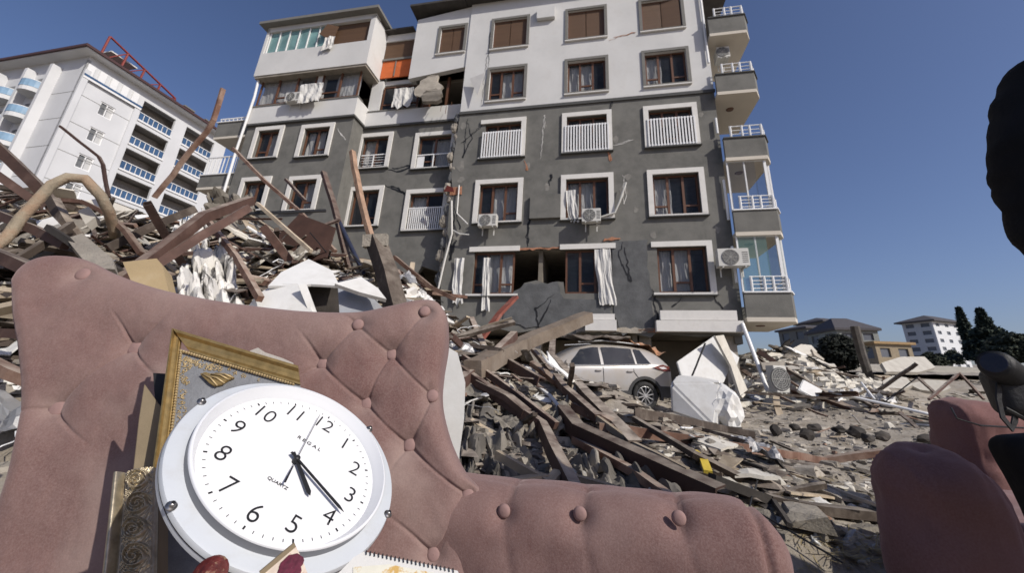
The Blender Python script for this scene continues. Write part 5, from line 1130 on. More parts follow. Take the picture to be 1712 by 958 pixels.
KIND = {'bar': ('bar', 'long thin bar'), 'cable': ('cable', 'loose cable'), 'beam': ('beam', 'rusty brown steel beam'), 'timber': ('timber', 'broken weathered timber'), 'pipe': ('pipe', 'thin bent pipe'), 'panel': ('panel', 'torn flat board'), 'chunk': ('concrete chunk', 'angular concrete chunk'), 'brick': ('brick', 'orange brick fragment'), 'sheet': ('sheet', 'crumpled torn sheet')}
KIND_M = {'crumpled_sheet_metal_': '', 'red_brown_steel': 'red brown', 'rust_orange_steel': 'rust orange', 'weathered_timber': 'pale tan', 'dark_brown_timber': 'dark brown', 'charred_board': 'black charred', 'crumpled_sheet_metal': 'dull grey metal', 'grey_roofing_felt': 'grey felt', 'dark_roofing_felt': 'dark felt', 'white_cloth': 'white', 'white_plastic_sheet': 'white streaked', 'white_panel': 'white', 'cream_panel': 'cream', 'broken_concrete': 'grey', 'brick_debris': 'orange', 'white_painted_metal': 'white', 'black_plastic': 'black'}
NOUN = {'bar': 'long thin bar', 'cable': 'loose cable', 'beam': 'steel beam', 'timber': 'piece of timber', 'pipe': 'thin pipe', 'panel': 'broken board', 'chunk': 'rubble chunk', 'brick': 'brick fragment', 'sheet': 'crumpled sheet'}
cnt = {}
def drop(kind, p, lift, tilt, region, sc=1.0, along=None):
    c = cnt.get(kind, 0)
    if c >= 290: return
    cnt[kind] = c + 1
    me, nm = rnd.choice(LIB[kind]); o = bpy.data.objects.new(nm, me); COL.objects.link(o)
    eps = .15; nx_ = (hmap(p.x - eps, p.y) - hmap(p.x + eps, p.y)) / (2 * eps); ny = (hmap(p.x, p.y - eps) - hmap(p.x, p.y + eps)) / (2 * eps)
    n = V((nx_ * .7, ny * .7, 1)).normalized(); n = (n + V((rnd.gauss(0, tilt), rnd.gauss(0, tilt), 0))).normalized()
    q = V((0, 0, 1)).rotation_difference(n); a = rnd.uniform(0, 6.283) if along is None else along + rnd.gauss(0, .5)
    o.rotation_mode = 'QUATERNION'; o.rotation_quaternion = q @ Quaternion((0, 0, 1), a)
    s = sc * rnd.uniform(.7, 1.25); o.scale = (s, s * rnd.uniform(.85, 1.15), s)
    o.location = (p.x, p.y, hmap(p.x, p.y) + lift)
    mn = KIND_M.get(me.materials[0].name, ''); size = 'large' if s > sc * 1.05 else 'small' if s < sc * .85 else 'medium'
    lab = ' '.join(f'{size} {mn} {NOUN[kind]} {region}'.split()[:16])
    tag(o, lab, KIND[kind][0], f'{mn} {NOUN[kind]}s, {size}, {region}'.strip())
    return o
# ... left heap (seen above the armchair)
def scatter(n, box, weights, region, lift, tilt, sc, ymin=0, ymax=60, avoid=None):
    ks = list(weights); ws = [weights[k] for k in ks]; m = 0; tries = 0
    while m < n and tries < n * 12:
        tries += 1; px = rnd.uniform(box[0], box[2]); py = rnd.uniform(box[1], box[3]); p = hit(px, py)
        if p is None or p.y > ymax or p.y < ymin: continue
        if avoid and avoid(p): continue
        k = rnd.choices(ks, ws)[0]; drop(k, p, rnd.uniform(*lift) * (1 if k in ('beam', 'timber', 'panel', 'sheet', 'pipe', 'cable', 'bar') else .3), tilt * (1 if k in ('beam', 'timber', 'panel', 'pipe', 'bar') else .4), region, sc * (1 + .0 * p.y)); m += 1
    return m
def heroes(p): return p.y < 5.5 and -1.0 < p.x < 1.1
def nearcar(p): q = p - V((2.0, 11.55, 0)); return abs(q.x) < 2.5 and abs(q.y) < 1.4
WL = {'bar': 3.5, 'beam': 2, 'timber': 6, 'pipe': 1.6, 'panel': 7.5, 'chunk': 4, 'brick': .5, 'sheet': 2.5, 'cable': 2.5}
scatter(150, (-60, 300, 300, 480), WL, 'lying in the left part of the heap, under the hotel', (.0, .2), .45, .62, 1.9, 9)
scatter(150, (290, 330, 620, 520), WL, 'in the heap above the armchair middle', (.0, .2), .45, .62, 2.0, 9)
scatter(75, (600, 420, 800, 620), WL, 'in the heap behind the right armchair horn', (.0, .12), .4, .58, 2.2, 10)
scatter(25, (-60, 480, 60, 760), WL, 'in the rubble left of the armchair', (.0, .1), .3, .5, 1.4, 4)
scatter(75, (740, 560, 960, 720), {'beam': 3, 'timber': 5, 'pipe': 1, 'panel': 3, 'chunk': 7, 'brick': 1, 'sheet': .7, 'cable': 1.5, 'bar': 2}, 'on the low rubble left of the silver car', (.0, .08), .3, .5, 3, 12, nearcar)
scatter(46, (770, 700, 1210, 830), {'timber': 5, 'pipe': 1.5, 'panel': 2, 'chunk': 8, 'brick': 1.5, 'sheet': .6, 'beam': .5, 'cable': 1.5}, 'on the rubble behind the armrest', (.0, .03), .2, .30, 2.0, 6, lambda p: heroes(p) and rnd.random() < .7)
scatter(80, (1180, 690, 1480, 900), {'timber': 4, 'pipe': 1, 'panel': 2, 'chunk': 9, 'brick': 1.5, 'sheet': .7}, 'on the mud between the armchairs', (.0, .03), .12, .42, 2.0, 9)
scatter(110, (1230, 560, 1480, 690), {'timber': 4, 'pipe': 1, 'panel': 9, 'chunk': 12, 'brick': 2, 'sheet': 1.2, 'beam': 2, 'cable': 1}, 'in the heap under the corner balconies', (.0, .16), .4, 1.15, 9, 24, nearcar)
scatter(60, (1440, 630, 1660, 720), {'timber': 4, 'pipe': 1.5, 'panel': 5, 'chunk': 7, 'brick': 1, 'sheet': 1, 'beam': 2}, 'on the open ground at the right', (.0, .06), .2, 1.0, 7, 24)
scatter(45, (780, 540, 1130, 620), {'timber': 5, 'pipe': 1, 'panel': 5, 'chunk': 8, 'brick': 3, 'sheet': 2, 'beam': 2}, 'along the foot of the grey facade', (.0, .14), .35, 1.0, 12, 15.6, nearcar)
# black burnt blocks on the ground, in a row
for i, (px, py) in enumerate(((1330, 722), (1350, 735), (1362, 722), (1298, 728), (1405, 726), (1432, 730), (1452, 742), (1478, 738), (1550, 742))):
    p = GZ(px, py, .05); mb = lump(p + V((0, 0, .06)), (.08 + .02 * (i % 3), .065, .055 + .02 * (i % 2)), i + 3, 2); tag(mb.build('burnt_block', M_dark), 'charred black block on the bare ground in front of the right-hand heap', 'burnt block', 'charred blocks on the bare ground')
# --- fine rubble nobody could count
def fine(n, fnp, smin, smax, m, name, flat=.6, ext=None):
    mb = MB(); r = random.Random(len(name))
    T4 = [(1, 1, 1), (-1, -1, 1), (-1, 1, -1), (1, -1, -1), (0, 0, 1.4)]
    for _ in range(n):
        p = fnp(r)
        if p is None: continue
        s = smin * (smax / smin) ** (r.random() ** 1.6) * .5; a = r.uniform(0, 6.28); ca, sa = math.cos(a), math.sin(a); e = r.uniform(.5, 1.8) if ext is None else r.uniform(*ext)
        i = len(mb.v); k = []
        for (x, y, z) in ((-1, -1, 0), (1, -1, 0), (1, 1, 0), (-1, 1, 0), (-.7, -.8, 1), (.8, -.7, 1), (.7, .8, 1), (-.8, .7, 1)):
            x *= e * s * r.uniform(.7, 1.2); y *= s * r.uniform(.7, 1.2); z = (z * 1.3 - .3) * s * flat * r.uniform(.6, 1.3); mb.v.append(V((p.x + x * ca - y * sa, p.y + x * sa + y * ca, p.z + z + .15 * x * (r.random() - .5))))
        for f in ((0, 3, 2, 1), (4, 5, 6, 7), (0, 1, 5, 4), (1, 2, 6, 5), (2, 3, 7, 6), (3, 0, 4, 7)): mb.f.append(tuple(i + q for q in f))
    return tag(mb.build(name, m, recalc=False, origin=(0, 0, 0)), kind='stuff')
def onz(x, y): return V((x, y, hmap(x, y)))
def view(box, far=30):
    def f(r):
        return hit(r.uniform(box[0], box[2]), r.uniform(box[1], box[3]), far)
    return f
fine(8000, view((740, 600, 1700, 900)), .012, .09, M_conc, 'rubble_stones')
fine(3500, view((740, 560, 1700, 900)), .012, .09, M_panel, 'pale_rubble_stones', .4)
fine(2500, view((740, 600, 1700, 900)), .012, .08, M_dark, 'dark_rubble_stones', .5)
fine(7000, view((-60, 290, 800, 620), 12), .02, .16, M_tan, 'splinters', .3, (1.5, 6))
fine(6500, view((-60, 290, 800, 620), 12), .02, .13, M_panel, 'plaster_crumbs', .5, (.6, 2))
fine(4500, view((-60, 290, 800, 620), 12), .02, .18, M_dbeam, 'rusty_splinters', .3, (2, 7))
fine(1800, view((740, 560, 1300, 840), 14), .02, .10, M_dbeam, 'timber_splinters', .3, (2, 7))
fine(3500, view((1230, 550, 1480, 680), 26), .06, .42, M_panel, 'heap_rubble', .5, (.6, 2.2))
fine(3000, lambda r: onz(r.uniform(-8, 12), r.uniform(2, 16)), .03, .2, M_conc, 'loose_rubble', .5)
# straw
mb = MB(); r = random.Random(3)
for _ in range(5500):
    p = hit(r.uniform(1190, 1500), r.uniform(790, 958), 6) if r.random() < .75 else hit(r.uniform(1000, 1480), r.uniform(740, 860), 8)
    if p is None or fn(p.x * 2.2, p.y * 2.2, 5) < -.08: continue
    a = r.uniform(0, 6.28); L = r.uniform(.03, .11); d = V((math.cos(a), math.sin(a), r.uniform(-.1, .35))) * L; w = V((-math.sin(a), math.cos(a), 0)) * .0022; p = p + V((0, 0, .008)); i = len(mb.v)
    mb.v += [p - w, p + w, p + d + w, p + d - w]; mb.f.append((i, i + 1, i + 2, i + 3))
tag(mb.build('straw', mat('dry_straw', (.34, .27, .14), .9, .3, 20), recalc=False, origin=(0, 0, 0)), kind='stuff')
# ================================================================== TUFTED PINK ARMCHAIR
M_velvet = mat('dusty_pink_velvet', (.150, .082, .073), .95, .16, 3.5, .8, 260, dust=.36, dcol=(.265, .19, .17), dscale=2.2, sheen=.3, spec=.12, bdist=.0009, col2=(.205, .130, .118), c2scale=300, c2th=.53, c2w=.12)
nt_ = M_velvet.node_tree; at_ = nt_.nodes.new('ShaderNodeAttribute'); at_.attribute_name = 'settled_dust'; mx_ = nt_.nodes.new('ShaderNodeMix'); mx_.data_type = 'RGBA'
bs_ = nt_.nodes['Principled BSDF']; src_ = bs_.inputs['Base Color'].links[0].from_socket; nt_.links.new(src_, mx_.inputs[6]); mx_.inputs[7].default_value = (.32, .245, .215, 1); nt_.links.new(at_.outputs['Fac'], mx_.inputs[0]); nt_.links.new(mx_.outputs[2], bs_.inputs['Base Color'])
M_button = mat('pink_button_cloth', (.26, .165, .15), .9, .1, 30, .4, 500, bdist=.0004)
arm = empty('tufted_armchair', V((-.25, .95, .05)), 'large dusty pink buttoned armchair with curved horned back, in the foreground, holding the clock', 'armchair')
PB = Plane(P(420, 700, 1.0), V((.06, -1, .20)))
BT = [(152, 466), (238, 587), (111, 687), (545, 613), (603, 549), (658, 597), (712, 527), (617, 678), (687, 746), (724, 665), (727, 924), (783, 828), (420, 690), (500, 700), (350, 600), (560, 820), (470, 560)]
BT = [b for b in BT if b not in ((470, 560),)]
bta = [PB.ab(*b) for b in BT]
CR_ = [((238, 587), (111, 687)), ((238, 587), (305, 532)), ((238, 587), (208, 525)), ((545, 613), (617, 678)), ((545, 613), (505, 555)), ((545, 613), (603, 549)), ((603, 549), (658, 597)), ((658, 597), (712, 527)), ((658, 597), (617, 678)), ((617, 678), (687, 746)), ((687, 746), (724, 665)), ((658, 597), (724, 665)), ((111, 687), (185, 750)), ((111, 687), (40, 695)), ((687, 746), (783, 828)), ((727, 924), (783, 828)), ((727, 924), (640, 850)), ((545, 613), (480, 660)), ((687, 746), (650, 800)), ((603, 549), (560, 520)), ((238, 587), (290, 640))]
cra = [((PB.ab(*a), PB.ab(*b)), b in BT) for a, b in CR_]
def catm(pts, n):
    out = []; P_ = [pts[0]] + pts + [pts[-1]]
    seg = len(pts) - 1
    L = [math.dist(pts[i], pts[i + 1]) for i in range(seg)]; tot = sum(L); acc = [0]
    for l in L: acc.append(acc[-1] + l)
    for k in range(n + 1):
        s = tot * k / n; i = 0
        while i < seg - 1 and s > acc[i + 1]: i += 1
        t = (s - acc[i]) / L[i]; t = max(0, min(1, t)); p0, p1, p2, p3 = P_[i], P_[i + 1], P_[i + 2], P_[i + 3]
        out.append(tuple(.5 * (2 * p1[c] + (-p0[c] + p2[c]) * t + (2 * p0[c] - 5 * p1[c] + 4 * p2[c] - p3[c]) * t * t + (-p0[c] + 3 * p1[c] - 3 * p2[c] + p3[c]) * t ** 3) for c in (0, 1)))
    return out
NXB, NYB = 390, 290
top = catm([(38, 474), (50, 448), (75, 433), (110, 430), (150, 437), (200, 461), (270, 485), (350, 502), (430, 514), (520, 523), (600, 523), (655, 513), (700, 503), (730, 506), (747, 528)], NXB)
right = catm([(747, 528), (747, 570), (739, 620), (736, 665), (745, 712), (760, 755), (782, 795), (815, 826), (835, 870), (838, 950), (838, 1130)], NYB)
left = catm([(38, 474), (39, 530), (49, 600), (53, 680), (42, 760), (18, 840), (-12, 910), (-45, 1000), (-90, 1130)], NYB)
bot = [(left[-1][0] + (right[-1][0] - left[-1][0]) * i / NXB, 1130) for i in range(NXB + 1)]
def gs(x): return math.exp(-x * x)
mb = MB(); grid = []; DU = []
wd = .85
for j in range(NYB + 1):
    for i in range(NXB + 1):
        s, t = i / NXB, j / NYB
        px = [(1 - t) * top[i][c] + t * bot[i][c] + (1 - s) * left[j][c] + s * right[j][c] - ((1 - s) * (1 - t) * top[0][c] + s * (1 - t) * top[-1][c] + (1 - s) * t * bot[0][c] + s * t * bot[-1][c]) for c in (0, 1)]
        a, b = PB.ab(*px); d = 0
        eL = s * wd; eR = (1 - s) * wd; eT = t * .62; R0 = .055
        R0 = .055 + .10 * smooth((t - .45) / .3)
        def edge(e, R=R0): u = max(0, min(1, e / R)); return math.sqrt(max(0, 1 - (1 - u) ** 2))
        d = .05 * (min(edge(eL, .055), edge(eT, .06), edge(eR)) )
        q = .0
        for (ba, bb) in bta:
            r2 = math.hypot(a - ba, b - bb)
            if r2 < .16: q += .0075 * gs(r2 / .055) + .0115 * gs(r2 / .021)
        cq = 0
        for ((xa, ya), (xb, yb_)), isb in cra:
            dx, dy = xb - xa, yb_ - ya; L2 = dx * dx + dy * dy; u = ((a - xa) * dx + (b - ya) * dy) / L2
            if -.1 < u < 1.1:
                uu = max(0, min(1, u)); bow = .10 * math.sin(math.pi * uu) * math.sqrt(L2) * .6
                L1 = math.sqrt(L2); off = ((a - xa) * dy - (b - ya) * dx) / L1 - bow * .5
                r2 = math.hypot(off, (u - uu) * L1)
                if r2 < .06: cq = max(cq, (.0066 * gs(r2 / .0030) + .0038 * gs(r2 / .022)) * ((.4 + .6 * abs(2 * uu - 1)) if isb else (1 - uu)))
        fade = max(0, min(1, min(eL, eR, eT) / .03))
        d += .012 * fn(a * 2.2, b * 2.2, 4) * fade + .004 * fn(a * 9, b * 9, 1) * fade - (q + cq) * (.4 + .6 * fade)
        DU.append(min(.85, (q * 22 + cq * 26) * (.55 + .9 * fn(a * 14, b * 14, 3)) + max(0, fn(a * 3.2, b * 3.2, 8) - .12) * 1.1 + max(0, .35 - eT * 3.5) * (.6 + fn(a * 6, 2, 1)))); mb.v.append(PB.pt(a, b, d))
w_ = NXB + 1
for j in range(NYB):
    for i in range(NXB): mb.f.append((j * w_ + i, (j + 1) * w_ + i, (j + 1) * w_ + i + 1, j * w_ + i + 1))
# rounded border and back face, real thickness
loop = [i for i in range(w_)] + [j * w_ + NXB for j in range(1, NYB + 1)] + [NYB * w_ + i for i in range(NXB - 1, -1, -1)] + [j * w_ for j in range(NYB - 1, 0, -1)]
prev = loop; c0 = sum((mb.v[i] for i in loop), V()) / len(loop)
for k, (dn, sh) in enumerate(((-.035, 1.0), (-.09, 1.0), (-.13, .985), (-.15, .95))):
    cur = []
    for i in loop: p = mb.v[i]; e = (p - c0); mb.v.append(c0 + e * sh + PB.n * dn); cur.append(len(mb.v) - 1)
    n = len(loop)
    for i in range(n): mb.f.append((prev[i], prev[(i + 1) % n], cur[(i + 1) % n], cur[i]))
    prev = cur
tr = tessellate_polygon([[mb.v[i] for i in prev]])
for t in tr: mb.f.append(tuple(prev[i] for i in t))
bk = mb.build('backrest', M_velvet, arm, smooth=True, recalc=False)
at = bk.data.attributes.new('settled_dust', 'FLOAT', 'POINT')
for i in range(len(bk.data.vertices)): at.data[i].value = max(0, DU[i]) if i < len(DU) else .1
def button(c, n, r=.0135, par=None):
    b = MB(); b.lathe(c - n * .004, n, [(.0005, .0065), (r * .5, .0060), (r * .82, .0045), (r * .97, .0015), (r, -.001), (r * .9, -.006)], 22); b.build('button', M_button, par, smooth=True)
for k, (ba, bb) in enumerate(bta): button(PB.pt(ba, bb, .05 - .0205 + .012 * fn(ba * 2.2, bb * 2.2, 4)), PB.n, .0175 if ba < 0 else .0145, bk)

def rbox(c, ex, ey, ez, L, W_, H_, r, seg=.02, fnc=None, soft=.006, seed=0):
    """soft rounded box; ex, ey, ez unit axes; L W H full sizes"""
    mb = MB(); hl, hw, hh = L / 2, W_ / 2, H_ / 2; idx = {}
    nl, nw, nh = max(4, int(L / seg)), max(4, int(W_ / seg)), max(4, int(H_ / seg))
    def cs(n, h):                     # denser near the ends so that the rounding stays smooth
        return [h * math.copysign(1 - (1 - abs(2 * i / n - 1)) ** 1.0, 2 * i / n - 1) for i in range(n + 1)]
    def put(x, y, z):
        k = (round(x, 5), round(y, 5), round(z, 5))
        if k in idx: return idx[k]
        q = V((max(-hl + r, min(hl - r, x)), max(-hw + r, min(hw - r, y)), max(-hh + r, min(hh - r, z)))); d = V((x, y, z)) - q
        n = d.normalized() if d.length > 1e-9 else V((0, 0, 1)); p = q + n * r
        p += n * soft * fn(p.x * 5 + seed, p.y * 5, p.z * 5)
        if fnc: p += n * fnc(p, n)
        mb.v.append(c + ex * p.x + ey * p.y + ez * p.z); idx[k] = len(mb.v) - 1; return idx[k]
    X, Y, Z = cs(nl, hl), cs(nw, hw), cs(nh, hh)
    for (A, B, f) in ((X, Y, lambda a, b, s: (a, b, s * hh)), (X, Z, lambda a, b, s: (a, s * hw, b)), (Y, Z, lambda a, b, s: (s * hl, a, b))):
        for s in (-1, 1):
            for i in range(len(A) - 1):
                for j in range(len(B) - 1): mb.f.append((put(*f(A[i], B[j], s)), put(*f(A[i + 1], B[j], s)), put(*f(A[i + 1], B[j + 1], s)), put(*f(A[i], B[j + 1], s))))
    return mb
# right armrest of the armchair
aL = P(690, 845, 1.02); aR = P(1318, 850, .83)
ex = (aR - aL); ex.z = 0; Larm = ex.length; ex.normalize(); ey = V((-ex.y, ex.x, 0)); ez = V((0, 0, 1))
topz = P(1050, 826, .92).z
cc = (aL + aR) / 2; cc = V((cc.x, cc.y, topz - .24)) + ey * .05
ab_ = []
for px, py in ((836, 862), (967, 867), (1138, 875)):
    r = ray(px, py); pc = cc - ey * .10; t = (pc - EYE).dot(ey) / r.dot(ey); q = EYE + r * t - cc; ab_.append((q.dot(ex), q.z))
Lh = Larm / 2
def armf(p, n):
    d = 0
    for (a, z) in ab_:
        r2 = math.hypot(p.x - a, p.z - z)
        if p.y < 0: d -= .006 * gs(r2 / .045) + .012 * gs(r2 / .020)
        off = abs(p.x - a - .25 * (p.z - z) * (1 if p.z > z else -1))
        if off < .06 and p.y < .05: d -= (.0045 * gs(off / .0035) + .002 * gs(off / .02)) * (1 if p.z > z else .6)
    # pleat and piping at the right end
    if p.x > Lh - .10: d -= .012 * gs((p.x - (Lh - .05)) / .006)
    return d
m_ = rbox(cc, ex, ey, ez, Larm, .20, .48, .085, .0075, armf, .006, 3)
ar = m_.build('armrest', M_velvet, arm, smooth=True)
for (a, z) in ab_: button(cc + ex * a + ez * z - ey * (.10 - .0232), -ey, .0128, ar)
# seat, hidden mostly below the picture, carries the pile of things
sc_ = V((-.32, .66, .16)); rbox(sc_, V((1, 0, 0)), V((0, 1, 0)), V((0, 0, 1)), 1.0, .60, .22, .05, .03, None, .01, 7).build('seat', M_velvet, arm, smooth=True)
for sx in (-.7, .1):
    for sy in (.42, .95): mb = MB(); mb.tube([V((sx, sy, .08)), V((sx, sy, .0))], .02, 8); mb.build('leg', M_dbeam, arm)

# ================================================================== CLOCK
CM_x = V((.8381, .2523, -.4837)); CM_y = V((-.0164, .8979, .4399)); CN = V((.5453, -.3608, .7566))
CM_x.normalize(); CN = (CN - CM_x * CN.dot(CM_x)).normalized(); CM_y = CN.cross(CM_x)
CC0 = P(493.9, 770.8, .62)
def K(a=0, b=0, c=0): return CC0 + CM_x * a + CM_y * b + CN * c
clk = empty('wall_clock', CC0, 'round white wall clock showing about twenty past four, lying tilted on the pink armchair', 'clock')
M_cwhite = mat('clock_white_plastic', (.66, .67, .685), .28, .015, 4, .02, 60, spec=.5, coat=.2)
M_cring = mat('clock_flange_plastic', (.50, .525, .55), .35, .04, 5, .08, 60, spec=.5, dust=.22, dcol=(.42, .41, .39), dscale=30)
M_face = mat('clock_face', (.70, .70, .70), .5, .01, 3, 0, dust=.16, dcol=(.58, .565, .54), dscale=14)
M_ink = mat('black_ink', (.012, .012, .013), .5, 0, 1, 0)
M_chrome = mat('screw_steel', (.30, .29, .28), .3, .2, 80, 0, metal=.9)
zF = .0
RF = .1475
mb = MB(); mb.lathe(K(0, 0, 0), CN, [(.118, zF), (RF - .005, zF), (RF - .0015, zF - .001), (RF, zF - .004), (RF, zF - .013), (.120, zF - .016)], 128); fl = mb.build('back_flange', M_cring, clk, smooth=True); autosmooth(fl, 30)
mb = MB(); mb.lathe(K(0, 0, 0), CN, [(.1276, .0105), (.1274, .0122), (.1262, .0132), (.1242, .0134), (.1180, .0025), (.1160, -.0005), (.1150, -.0035)], 128); rim = mb.build('rim', M_cwhite, clk, smooth=True); autosmooth(rim, 50)
mb = MB(); mb.lathe(K(0, 0, 0), CN, [(.1272, zF - .001), (.1266, .002), (.1274, .0104)], 128); mb.build('drum_side', mat('clock_drum_shade', (.17, .175, .19), .35, .1, 20, .05), rim, smooth=True)  # drum wall greyed: shade of the side turned from the sun painted in
mb = MB(); mb.lathe(K(0, 0, 0), CN, [(.0001, -.0025), (.06, -.0025), (.1155, -.0025)], 128); face = mb.build('clock_face', M_face, clk)
# groove in the flange edge
mb = MB(); mb.lathe(K(0, 0, 0), CN, [(RF + .0004, zF - .0055), (RF + .0004, zF - .0068)], 128); mb.build('flange_groove', M_ink, fl)
for k in range(60):
    th = k * math.pi / 30; d = CM_x * math.sin(th) + CM_y * math.cos(th); e = CM_x * math.cos(th) - CM_y * math.sin(th)
    hb = k % 5 == 0; r0, r1, w = (.1040, .1085, .0011) if hb else (.1045, .1082, .00045)
    mb = MB(); mb.v = [K() + d * r0 - e * w, K() + d * r0 + e * w, K() + d * r1 + e * w, K() + d * r1 - e * w]; mb.v = [v - CN * .0021 for v in mb.v]; mb.f = [(0, 1, 2, 3)]
    if k == 0: allm = MB()
    i = len(allm.v); allm.v += mb.v; allm.f.append((i, i + 1, i + 2, i + 3))
allm.build('minute_marks', M_ink, face)
def text_mesh(body, size, org, ang, m, name, parent, xs=1.0, font_off=0, h=.0003, x=CM_x, y=CM_y, n=CN):
    cu = bpy.data.curves.new('t', 'FONT'); cu.body = body; cu.size = size; cu.align_x = 'CENTER'; cu.align_y = 'CENTER'; cu.offset = font_off; cu.resolution_u = 6
    o = bpy.data.objects.new('t', cu); COL.objects.link(o); bpy.context.view_layer.update()
    me = bpy.data.meshes.new_from_object(o.evaluated_get(bpy.context.evaluated_depsgraph_get())); bpy.data.objects.remove(o)
    ca, sa = math.cos(ang), math.sin(ang); inv = world_loc(parent)
    for v in me.vertices:
        a, b = v.co.x * xs, v.co.y; v.co = org + x * (a * ca - b * sa) + y * (a * sa + b * ca) + n * h - inv
    me.materials.clear(); me.materials.append(m); me.name = name; q = bpy.data.objects.new(name, me); COL.objects.link(q); q.parent = parent; return q
for k in range(1, 13):
    th = k * math.pi / 6; r = .0876; text_mesh(str(k), .0345, K(r * math.sin(th), r * math.cos(th), -.0022), 0, M_ink, 'numeral', face, .95, -.00030)
text_mesh('R E G A L', .0078, K(.0005, .040, -.0022), 0, M_ink, 'lettering', face, 1.2, .0001)
text_mesh('QUARTZ', .0062, K(-.0005, -.040, -.0022), 0, M_ink, 'lettering', face, 1.15, .0001)
pc = Plane(K(), CN)
def KP(px, py, c): 
    q = pc.hit(px, py) - CC0; return q.dot(CM_x), q.dot(CM_y)
def hand(name, tip, w0, w1, z, tail=.012, th=.0008, m=M_ink):
    a = math.atan2(tip[1], tip[0]); L = math.hypot(*tip); d = CM_x * math.cos(a) + CM_y * math.sin(a); e = CN.cross(d)
    mb = MB(); mb.prism([K(0, 0, z) - d * tail - e * w0, K(0, 0, z) - d * tail + e * w0, K(0, 0, z) + d * (L * .9) + e * w1, K(0, 0, z) + d * L, K(0, 0, z) + d * (L * .9) - e * w1], CN * th); return mb.build(name, m, clk)
hh_ = KP(260 + 728 / 2.833, 620 + 600 / 2.833, 0); mh = KP(260 + 884 / 2.833, 620 + 682 / 2.833, 0); sh_ = KP(260 + 775 / 2.833, 620 + 212 / 2.833, 0)
hand('hour_hand', hh_, .0022, .0030, .0022); hand('minute_hand', mh, .0016, .0020, .0038); 
s2 = hand('second_hand', sh_, .0005, .0004, .0054, .040, .0004)
a = math.atan2(sh_[1], sh_[0]); d = CM_x * math.cos(a) + CM_y * math.sin(a); e = CN.cross(d); mb = MB(); mb.prism([K(0, 0, .0054) - d * .016 - e * .0008, K(0, 0, .0054) - d * .016 + e * .0008, K(0, 0, .0054) - d * .042 + e * .0014, K(0, 0, .0054) - d * .042 - e * .0014], CN * .0005); mb.build('counterweight', M_ink, s2)
mb = MB(); mb.lathe(K(0, 0, 0), CN, [(.0001, .0075), (.003, .0072), (.004, .006), (.004, -.002)], 20); mb.build('hub', M_ink, clk, smooth=True)
# screws on the flange
for px, py in ((260 + 235 / 2.833, 620 + 160 / 2.833), (260 + 125 / 2.833, 620 + 625 / 2.833), (260 + 1080 / 2.833, 620 + 670 / 2.833), (260 + 1035 / 2.833, 620 + 268 / 2.833)):
    q = pc.hit(px, py) - CC0; r = math.hypot(q.dot(CM_x), q.dot(CM_y)); a = math.atan2(q.dot(CM_y), q.dot(CM_x)) 
    c = K(.1455 * math.cos(a), .1455 * math.sin(a), zF); mb = MB(); mb.lathe(c, CN, [(.0055, .0), (.0055, .0012), (.0034, .0012), (.0034, .004), (.002, .0055), (.0004, .0056)], 18); s_ = mb.build('screw', M_chrome, fl, smooth=True)
    mb = MB(); mb.lathe(c, CN, [(.0022, .0057), (.0006, .0058)], 6); mb.build('screw_slot', M_ink, s_)

# ================================================================== PICTURE FRAMES ON THE SEAT
M_gold = mat('antique_gold_frame', (.36, .25, .10), .38, .25, 60, .35, 300, metal=.65, dust=.22, dcol=(.34, .29, .19), dscale=14, bdist=.0006)
M_gold2 = mat('pale_gold_slip', (.40, .30, .155), .5, .2, 40, .25, 300, metal=.35, dust=.25, dcol=(.38, .34, .25), dscale=10, bdist=.0005)
M_silver = mat('carved_silver_gold', (.42, .36, .26), .33, .3, 70, .35, 260, metal=.7, dust=.15, dcol=(.30, .26, .19), bdist=.0008)
M_grey_art = mat('embossed_grey_picture', (.17, .175, .185), .65, .25, 20, .8, 60, bdist=.004, stretch=(1, 1, 1))
M_board = mat('brown_backing_board', (.21, .165, .105), .9, .14, 12, .4, 200, bdist=.001, dust=.2, dcol=(.32, .28, .22))
M_blackp = mat('black_board', (.010, .010, .011), .6, .2, 10, .1)
FP1 = Plane(P(292, 556, .86), V((.20, -.86, .46)))
fr = empty('gold_picture_frame', FP1.pt(.1, -.3, 0), 'gold framed grey embossed picture with a golden bird, tucked behind the clock', 'picture frame')
def fpoly(pts, z0, z1, m, name, parent, pl=FP1, bevel=0):
    mb = MB(); mb.prism([pl.hit(*p) + pl.n * z0 for p in pts], pl.n * (z1 - z0)); return mb.build(name, m, parent, bevel=bevel)
